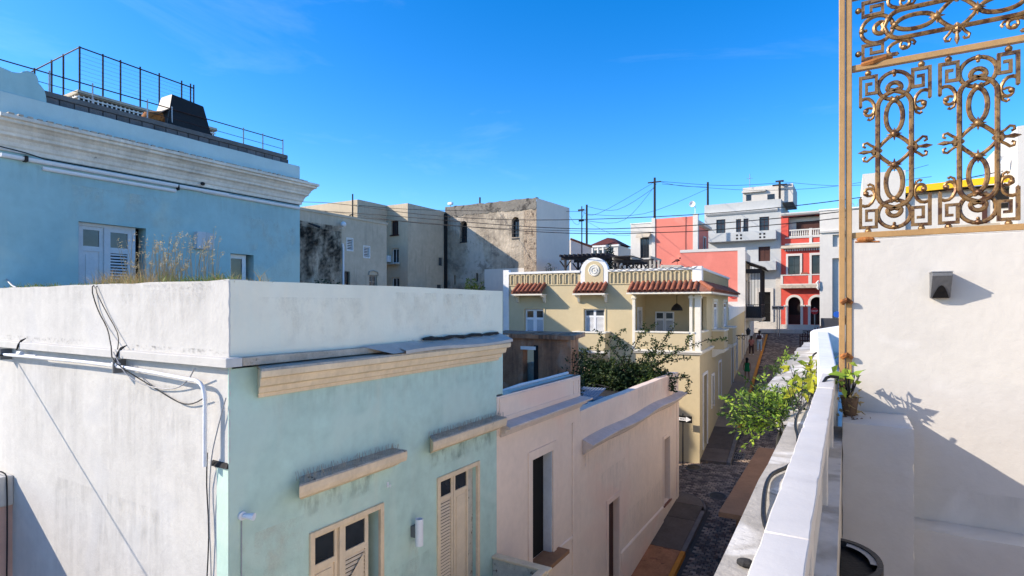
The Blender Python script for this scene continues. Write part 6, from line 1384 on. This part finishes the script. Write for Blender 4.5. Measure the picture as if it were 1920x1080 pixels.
person('person in a dusty rose top and dark trousers by the wall', -7.05, 52.3, 1.60, R(172), rose_cloth, dark_cloth)
person('person in white shirt and pale jeans nearer the kerb', -6.62, 54.0, 1.78, R(180), white_cloth, jean_cloth, bag=dark_cloth)

# ================================================================== THE TERRACE (own side)
T = Thing('terrace', 'white terrace with end wall, planter block and concrete parapet in the foreground', 'terrace', (.5, 3, 7.1))
T.part('facade', MB().quad((-.34, -4, -3), (-.34, 5.1, -3), (-.34, 5.1, 7.9), (-.34, -4, 7.9)), white_far)
pw = MB(); n = 26; rr = random.Random(11); yy = [-4+i*8.85/n for i in range(n+1)]; xl = [-.385+rr.uniform(-.006, .006) for _ in yy]; zt = [8.1+rr.uniform(-.006, .006) for _ in yy]
for i in range(n):
    a, b = i, i+1
    pw.quad((xl[a], yy[a], zt[a]), (xl[b], yy[b], zt[b]), (-.03, yy[b], zt[b]+.004), (-.03, yy[a], zt[a]+.004))
    pw.quad((xl[a], yy[a], zt[a]), (xl[b], yy[b], zt[b]), (xl[b]+.02, yy[b], 7.85), (xl[a]+.02, yy[a], 7.85))
    pw.quad((-.03, yy[a], zt[a]+.004), (-.03, yy[b], zt[b]+.004), (-.03, yy[b], 7.1), (-.03, yy[a], 7.1))
T.part('parapet', pw, ledge_conc, normals=False)
T.part('end_wall', MB().box(.012, 4.2, 4.85, 5.08, 6.9, 9.48), white_terrace, bevel=.008)
T.part('wall_top', MB().box(.02, 4.2, 4.853, 5.07, 9.481, 9.486), ledge_conc)
T.part('planter_block', MB().rough(-.029, .36, 4.31, 4.849, 6.9, 8.233, .03, .003, .016, 3), white_terrace, smooth=True)
T.part('step', MB().rough(.361, 2.39, 4.60, 4.848, 6.9, 7.52, .04, .004, .02, 5), white_terrace, smooth=True)
T.part('floor', MB().box(-.029, 4.2, -4, 4.599, 6.9, 7.12), terrace_tile)
T.part('bounce_wall', MB().box(2.4, 2.6, -4, 4.849, 7.12, 10.4), white_terrace)  # unseen wall, added to bounce warm sunlight onto the end wall
stain(T, FY(4.85), .5, 1.6, 7.55, 7.75, .004, drip, 42)
T = Thing('railing', 'white painted wooden railing cap along the terrace parapet', 'railing', (-.11, 2, 8.1))
for a, b, dz in ((-3, 1.372, 0), (1.378, 3.70, -.002), (3.704, 3.96, -.004), (3.965, 4.22, -.001), (4.224, 4.84, -.005)):
    T.part('cap_board', MB().rough(-.163, -.066+dz, a, b, 8.435+dz, 8.50+dz, .032, .0016, .009, a), cap_paint, smooth=True, bevel=.003)
T.part('infill', MB().box(-.135, -.095, -3, 4.84, 8.09, 8.434), white_terrace)
for y in (.55, 1.6, 2.9, 4.1): T.part('post', MB().box(-.155, -.075, y, y+.08, 8.09, 8.433), cap_paint, bevel=.005)
#  cable along the ledge
cabl('cable', [(-0.15, 1.9, 8.2), (-0.28, 2.46, 8.125), (-0.32, 2.76, 8.125), (-0.34, 3.05, 8.125), (-0.33, 3.24, 8.125), (-0.27, 3.45, 8.125), (-0.26, 3.75, 8.125), (-0.28, 4.2, 8.125), (-0.32, 4.57, 8.125), (-0.34, 5.06, 8.125), (-0.31, 5.73, 8.125), (-0.27, 6.49, 8.125), (-0.165, 4.3, 8.4), (-0.12, 4.36, 8.512), (-0.05, 4.4, 8.515)], .0105, black_rub, 'black cable snaking along the concrete ledge beside the white railing', 'cables on the ledge')
cabl('cable', [(-.18, 2.55, 8.13), (-.215, 2.75, 8.15), (-.165, 3.0, 8.2), (-.155, 3.1, 8.3)], .006, grey_cable, 'short grey wire tie joining the ledge cable', 'cables on the ledge')
cabl('cable', [(-.42, 7.6, 8.13), (-.40, 8.2, 8.3), (-.36, 8.6, 8.36), (-.30, 8.2, 8.36), (-.28, 7.3, 8.2), (-.26, 6.3, 8.12)], .013, black_rub, 'dark cable loop against the far white parapet', 'cables on the ledge')
single('ledge_debris', MB().ball((-0.300, 2.090, 8.115), .022, 7, 5, (1.5, 1, .7)).ball((-0.270, 2.120, 8.112), .014, 6, 4, (1, 1.6, .7)), roof_dark, 'dark lump of debris on the concrete ledge', 'debris')
# dry leaf litter on the planter block
lt_ = MB()
for i in range(16): lt_.leaf((random.uniform(0, .14), random.uniform(4.4, 4.75), 8.237), random.uniform(.02, .05), .02, Vector((random.gauss(0, 1), random.gauss(0, 1), .05)))
single('leaf_litter', lt_, pot_clay, 'dry leaves scattered on the white planter block', None, None, 'stuff', normals=False)

# wall lamps of the terrace
T = Thing('wall_lamp', 'small grey wedge wall lamp high on the white terrace wall', 'lamp', (.545, 4.8, 9.05))
fl_ = FY(4.85)
T.part('housing', MB(fl_).slab([(0, 9.22), (.15, 9.22), (.15, 9.195), (.05, 9.05), (0, 9.05)], .49, .60, 0), lamp_grey, bevel=.003)
T.part('visor', MB(fl_).box(.487, .603, 0, .155, 9.2205, 9.226), galv)
ap = MB(fl_); pts = [(.498+.094*i/10, .0+math.sin(math.pi*i/10)*.085) for i in range(11)]
def onslope(t): return (.05+.10*t/.145, 9.05+t)
ap.add([(u, onslope(t)[0]+.003, onslope(t)[1]-.002) for u, t in pts], [tuple(range(11))])
T.part('aperture', ap, lamp_black, normals=False)
T = Thing('wall_lamp', 'black half-round wall lamp low on the parapet inner face', 'lamp', (-.03, 3.05, 7.6))
def dpl(r, n=16): return [(-.028+r*.17*math.sin(math.pi*i/n), 3.05-.25*r*math.cos(math.pi*i/n)) for i in range(n+1)]
sh = MB(); o_, i_ = dpl(1), dpl(.86); n = len(o_)
sh.add([(x, y, 7.60) for x, y in o_]+[(x, y, 7.83) for x, y in o_]+[(x, y, 7.83) for x, y in i_]+[(x, y, 7.70) for x, y in i_],
       [(i, i+1, n+i+1, n+i) for i in range(n-1)]+[(n+i, n+i+1, 2*n+i+1, 2*n+i) for i in range(n-1)]+[(2*n+i, 2*n+i+1, 3*n+i+1, 3*n+i) for i in range(n-1)])
T.part('shell', sh, lamp_dark, smooth=True)
def band(r0, r1, i0, i1, z):
    p, q = dpl(r0)[i0:i1], dpl(r1)[i0:i1]; k = len(p)
    return MB().add([(x, y, z) for x, y in p]+[(x, y, z) for x, y in q], [(i, i+1, k+i+1, k+i) for i in range(k-1)])
T.part('lens', band(.90, .70, 8, 16, 7.824), lens_m, normals=False)
T.part('inner', MB().add([(x, y, 7.80) for x, y in dpl(.86)], [tuple(range(17))]), lamp_black)

# ================================================================== NEIGHBOUR'S CORNICE AND PARAPET beyond the wall
T = Thing('neighbour_house', 'weathered white cornice and parapet of the next house beyond the terrace wall', 'house', (-.5, 10, 4))
cn = MB(); rr = random.Random(21); K = 22
ysn = [4.86+i*.52 for i in range(K+1)]
xo = [-.40-.42*min(1, (y-4.86)/2.0)-.012*(y-6.8)*(y > 6.8)+rr.uniform(-.03, .03) for y in ysn]
for i in range(K):
    for (fa, fb_, za, zb_) in ((0, .5, 8.06, 8.10), (.5, 1, 8.10, 8.14)):
        def pt(j, f, z): return (xo[j]+(-.10-xo[j])*f, ysn[j], z+random.Random(j*7+int(f*10)).uniform(-.02, .02))
        cn.quad(pt(i, fa, za), pt(i+1, fa, za), pt(i+1, fb_, zb_), pt(i, fb_, zb_))
    cn.quad((xo[i], ysn[i], 8.06), (xo[i+1], ysn[i+1], 8.06), (xo[i+1]+.06, ysn[i+1], 7.8), (xo[i]+.06, ysn[i], 7.8))
T.part('cornice', cn, ledge_conc, normals=False)
T.part('facade', MB().quad((-.5, 5.09, -3), (-.95, 16.5, -3), (-.95, 16.5, 7.9), (-.5, 5.09, 7.9)).quad((-.95, 16.5, -3), (3, 16.5, -3), (3, 16.5, 8.0), (-.95, 16.5, 8.0)), white_far)
pp = MB(); pp.add([(-.20, 4.87, 8.0), (-.06, 4.87, 8.0), (-.31, 12.1, 8.0), (-.49, 12.1, 8.0), (-.19, 4.87, 8.495), (-.055, 4.87, 8.495), (-.30, 12.1, 8.50), (-.49, 12.1, 8.50)], [(4, 5, 6, 7), (0, 1, 5, 4), (1, 2, 6, 5), (2, 3, 7, 6), (3, 0, 4, 7)])
T.part('parapet', pp, white_trim, bevel=.012)
T.part('end_block', MB().add([(-.60, 12.1, 7.9), (.2, 12.1, 7.9), (.2, 13.0, 7.9), (-.60, 13.0, 7.9), (-.60, 12.1, 8.50), (.2, 12.1, 8.66), (.2, 13.0, 8.66), (-.60, 13.0, 8.50)], [(4, 5, 6, 7), (0, 1, 5, 4), (1, 2, 6, 5), (2, 3, 7, 6), (3, 0, 4, 7)]), white_trim, bevel=.015)
T.part('roof', MB().quad((-.2, 5.1, 7.95), (3, 5.1, 7.95), (3, 16.5, 7.95), (-.5, 16.5, 7.95)), white_trim)

# low hidden houses on the right, added to bounce sunlight into the street
T = Thing('bounce_row_house', 'hidden low white row of houses on the right, added to bounce sunlight', 'house', (-1, 30, 1))
T.part('front_wall', MB().quad((-.60, 17.2, 0), (-1.58, 45, 0), (-1.58, 45, 8.2), (-.60, 17.2, 8.0)), white_far)
T.part('side_wall', MB().quad((-.60, 17.2, 0), (6, 17.2, 0), (6, 17.2, 8.0), (-.60, 17.2, 8.0)), white_far)
T.part('roof', MB().quad((-.60, 17.2, 7.9), (6, 17.2, 7.9), (6, 45, 8.1), (-1.58, 45, 8.1)), roof_dark)
# ================================================================== ORNATE IRON GRILLE above the end wall
T = Thing('iron_grille', 'ornate rusty bronze iron grille with scrolls above the white terrace wall', 'grille', (.6, 4.88, 9.48))
Yg = 4.88
T.part('post', MB().box(-.052, -.013, 4.83, 4.90, 8.36, 12.0), gold_post, bevel=.004)
T.part('post', MB().box(-.011, .031, 4.84, 4.90, 8.42, 12.0), gold_post, bevel=.004)
for z in (10.705, 9.48): T.part('crossbar', MB().box(.032, 1.95, Yg-.022, Yg+.022, z+.008, z+.05), gold_post, bevel=.004)
T.part('crossbar', MB().box(.032, 1.95, Yg-.022, Yg+.022, 11.24, 11.28), gold_post, bevel=.004)
for z in (8.62, 9.02): T.part('hinge', MB().tube([(-.03, 4.83, z), (.0, 4.80, z+.02), (.03, 4.82, z-.005)], [.022, .018, .014], 7), rusty)
T.part('rusted_bracket', MB().ball((.115, 4.86, 9.475), .03, 8, 6, (2.2, 1, .7)).tube([(.05, 4.85, 9.46), (.2, 4.85, 9.455)], .006, 5), rusty)
T.part('rust_lump', MB().tube([(.09, Yg-.01, 10.75), (.16, Yg-.02, 10.755), (.24, Yg-.01, 10.775), (.28, Yg, 10.765)], [.018, .022, .02, .008], 7), rusty)
RB = .0142
def arcp(c, r, a0, a1, n=14, ry=None): return [(c[0]+r*math.cos(a0+(a1-a0)*i/n), c[1]+(ry or r)*math.sin(a0+(a1-a0)*i/n)) for i in range(n+1)]
def motif(ca, cb, rot):
    """one cast panel: a = short axis, b = long axis"""
    def to3(p, y=0): a, b = p; return (ca+a, Yg+y, cb+b) if not rot else (ca+b, Yg+y, cb+a)
    P = T.part('cast_panel', MB().tube([to3(p) for p in arcp((0, .235), .05, 0, 2*math.pi, 20, .112)[:-1]], RB*1.1, 7, True).tube([to3(p) for p in arcp((0, -.235), .05, 0, 2*math.pi, 20, .112)[:-1]], RB*1.1, 7, True), bronze, smooth=True)
    # long loop that crosses into a small ring at each end
    st = [(.1, -.30), (.1, -.15), (.1, 0), (.1, .15), (.1, .30)] + arcp((0, .31), .1, .1, math.pi*.40, 5) + [(-.022, .425)] + arcp((0, .435), .040, math.pi*1.15, math.pi*-.15, 12) + [(.022, .425)] + arcp((0, .31), .1, math.pi*.60, math.pi-.1, 5) + [(-.1, .30), (-.1, .15), (-.1, 0), (-.1, -.15), (-.1, -.30)] + arcp((0, -.31), .1, math.pi+.1, math.pi*1.40, 5) + [(.022, -.425)] + arcp((0, -.435), .040, math.pi*.15, -math.pi*1.15, 12) + [(-.022, -.425)] + arcp((0, -.31), .1, math.pi*1.60, 2*math.pi-.1, 5)
    T.part('long_loop', MB().tube([to3(p, -.006) for p in st], RB*1.15, 7, True), bronze, P, smooth=True)
    for sg in (1, -1):
        T.part('ring', MB().tube([to3(p, .004) for p in arcp((0, .458*sg), .098, 0, 2*math.pi, 24)[:-1]], RB, 7, True), bronze, P, smooth=True)
        T.part('ring_bud', MB().ball(to3((0, .552*sg), -.004), .020, 8, 6).ball(to3((0, .528*sg), -.006), .012, 7, 5), bronze, P, smooth=True)
        T.part('bud', MB().ball(to3((0, .352*sg), -.008), .020, 8, 6).ball(to3((.016, .37*sg), -.008), .012, 6, 5).ball(to3((-.016, .37*sg), -.008), .012, 6, 5), bronze, P, smooth=True)
        rs = MB().ball(to3((0, .11*sg), -.008), .024, 9, 7)
        for q in range(8):
            an = q*math.pi/4; rs.tube([to3((.018*math.cos(an), .11*sg+.018*math.sin(an)), -.006), to3((.046*math.cos(an), .11*sg+.046*math.sin(an)), -.004)], [.010, .002], 5)
        T.part('rosette', rs, bronze, P, smooth=True)
        cx = MB()
        for sd in (1, -1): cx.tube([to3(p, .003) for p in ((0, .11*sg), (.035*sd, .088*sg), (.07*sd, .055*sg), (.10*sd, .018*sg), (.135*sd, .004*sg))], RB, 6)
        T.part('saltire', cx, bronze, P, smooth=True)
        for sd in (1, -1):
            kk = [(.205, .345), (.205, .545), (.108, .545), (.108, .425), (.168, .425), (.168, .495), (.140, .495)]
            km = MB()
            for i in range(len(kk)-1):
                a, b = kk[i], kk[i+1]; a = to3((a[0]*sd, a[1]*sg)); b = to3((b[0]*sd, b[1]*sg)); e = .0105*(1.0-.03*i)
                lo = [min(a[j], b[j]) for j in range(3)]; hi = [max(a[j], b[j]) for j in range(3)]
                km.box(lo[0]-e, hi[0]+e, Yg-e*1.3, Yg+e*1.3, lo[2]-e, hi[2]+e)
            km.tube([to3((.205*sd, .345*sg)), to3((.205*sd, .325*sg))], [.014, .003], 6)
            T.part('greek_key', km, bronze, P)
            T.part('knob', MB().ball(to3((.158*sd, .574*sg)), .022, 8, 6).ball(to3((.10*sd, .48*sg)), .008, 6, 4), bronze, P, smooth=True)
            sc = [(.196*sd, .385*sg), (.178*sd, .392*sg), (.155*sd, .388*sg), (.135*sd, .368*sg), (.120*sd, .335*sg), (.118*sd, .30*sg), (.128*sd, .272*sg)] + [(.152*sd+.028*math.cos(q)*sd, .292*sg-.028*math.sin(q)*sg) for q in [2.6-i*.55 for i in range(10)]]
            T.part('scroll', MB().tube([to3(p, -.002) for p in sc], [RB*.9]*7+[RB*(.9-.03*i) for i in range(10)], 6).ball(to3((.172*sd, .300*sg), -.006), .019, 8, 6).tube([to3(p) for p in ((.122*sd, .275*sg), (.128*sd, .245*sg), (.148*sd, .232*sg), (.160*sd, .243*sg))], [.009, .010, .009, .012], 6), bronze, P, smooth=True)
    for sd in (1, -1):                                         # fleur-de-lis at the sides
        fm = MB().tube([to3(p, -.008) for p in ((.07*sd, 0), (.11*sd, 0), (.15*sd, 0), (.185*sd, 0), (.222*sd, 0))], [.004, .016, .010, .017, .002], 7)
        for sg in (1, -1):
            fm.tube([to3(p, -.006) for p in ((.075*sd, .004*sg), (.105*sd, .022*sg), (.14*sd, .045*sg), (.165*sd, .068*sg), (.185*sd, .062*sg), (.188*sd, .042*sg), (.172*sd, .034*sg))], [.006, .010, .010, .010, .010, .009, .009], 6)
            fm.tube([to3(p, -.01) for p in ((.09*sd, .012*sg), (.115*sd, .035*sg), (.105*sd, .05*sg), (.09*sd, .042*sg))], [.008, .009, .008, .006], 6)
        fm.box(*(lambda a, b: (min(a[0], b[0]), max(a[0], b[0]), Yg-.022, Yg+.012, min(a[2], b[2]), max(a[2], b[2])))(to3((.118*sd, -.024)), to3((.132*sd, .024))))
        T.part('fleur', fm, bronze, P, smooth=True)
motif(.29, 10.11, False); motif(.757, 10.11, False); motif(1.224, 10.11, False); motif(.645, 10.995, True)

# ================================================================== PLANTS ON THE LEDGES
T = Thing('ledge_plant', 'bright green leafy plant spilling over the concrete ledge', 'plant', (-.6, 5.6, 8.05))
b1, b2, tw = MB(), MB(), MB()
def sprig(p, d, L, n, ls, bb):
    d = Vector(d).normalized(); P = [Vector(p)]
    for i in range(5): d = (d+Vector((random.gauss(0, .12), random.gauss(0, .12), random.gauss(-.10, .08)))).normalized(); P.append(P[-1]+d*L/5)
    tw.tube(P, [.004, .004, .003, .003, .002, .0015], 4)
    for i in range(n):
        t = random.uniform(.1, 5); k = min(int(t), 4); q = P[k].lerp(P[k+1], t-k)
        bb.leaf(q, ls*random.uniform(.7, 1.3), ls*.42, (d*.7+Vector((random.gauss(0, .8), random.gauss(0, .8), random.gauss(.25, .6)))).normalized())
for i in range(190):
    sprig((random.uniform(-.72, -.42), random.uniform(4.9, 6.2), random.uniform(8.03, 8.14)), (random.gauss(-.6, .45), random.gauss(-.1, .5), random.gauss(.15, .3)), random.uniform(.10, .32), 18, .045, b1 if random.random() < .5 else b2)
for i in range(36):
    sprig((random.uniform(-.95, -.72), random.uniform(6.2, 11.5), 8.06), (random.gauss(-.3, .4), random.gauss(0, .5), random.gauss(.6, .3)), random.uniform(.08, .25), 11, .05, b1 if random.random() < .5 else b2)
for i in range(26):
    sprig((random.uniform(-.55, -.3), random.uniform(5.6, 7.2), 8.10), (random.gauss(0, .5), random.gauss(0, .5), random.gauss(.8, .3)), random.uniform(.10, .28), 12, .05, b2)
T.part('stems', tw, wood_dark, kind='stuff'); T.part('leaves', b1, leaf_bright, kind='stuff', normals=False); T.part('darker_leaves', b2, leaf_mid, kind='stuff', normals=False)  # second leaf set is a darker green
T = Thing('ledge_plant', 'yellowing broad-leaved plant against the far white parapet', 'plant', (-.33, 5.6, 8.1))
b1 = MB(); tw = MB()
for i in range(46):
    p = Vector((random.uniform(-.40, -.22), random.uniform(5.0, 7.0), 8.1)); q = p+Vector((random.gauss(0, .05), random.gauss(0, .08), random.uniform(.08, .34)))
    tw.tube([p, p.lerp(q, .5)+Vector((.01, 0, 0)), q], .003, 4)
    for j in range(2): b1.leaf(q, random.uniform(.07, .12), random.uniform(.04, .06), Vector((random.gauss(0, .8), random.gauss(-.3, .8), random.gauss(-.1, .5))).normalized(), .6)
T.part('stems', tw, wood_dark, kind='stuff'); T.part('leaves', b1, leaf_yel, kind='stuff', normals=False)
T = Thing('potted_plant', 'small potted plant in the corner where the white railing meets the wall', 'plant', (.01, 4.62, 8.233))
T.part('pot', MB().lathe([(.035, 8.234), (.042, 8.25), (.052, 8.34), (.056, 8.36), (.046, 8.36), (.042, 8.33)], (.015, 4.60, 0), 14), pot_clay, smooth=True)
dl = MB(); 
for i in range(90): dl.leaf((.015+random.gauss(0, .03), 4.6+random.gauss(0, .03), random.uniform(8.25, 8.40)), random.uniform(.03, .06), .025)
T.part('dead_leaves', dl, grass_dry, kind='stuff', normals=False)
b1 = MB(); tw = MB()
for i in range(24):
    p = Vector((.015, 4.6, 8.34)); q = Vector((.01+random.gauss(0, .035), 4.6+random.gauss(0, .05), random.uniform(8.40, 8.60)))
    tw.tube([p, q], .003, 4); b1.leaf(q, random.uniform(.05, .09), random.uniform(.035, .055), Vector((random.gauss(0, .7), random.gauss(-.2, .7), random.gauss(.1, .5))).normalized(), .5)
b1.leaf((.0, 4.55, 8.52), .12, .06, Vector((-1, -.1, -.05)), .2); b1.leaf((.0, 4.56, 8.50), .10, .05, Vector((-.9, .3, .1)), .2)
T.part('stems', tw, wood_dark, kind='stuff'); T.part('leaves', b1, leaf_bright, kind='stuff', normals=False)
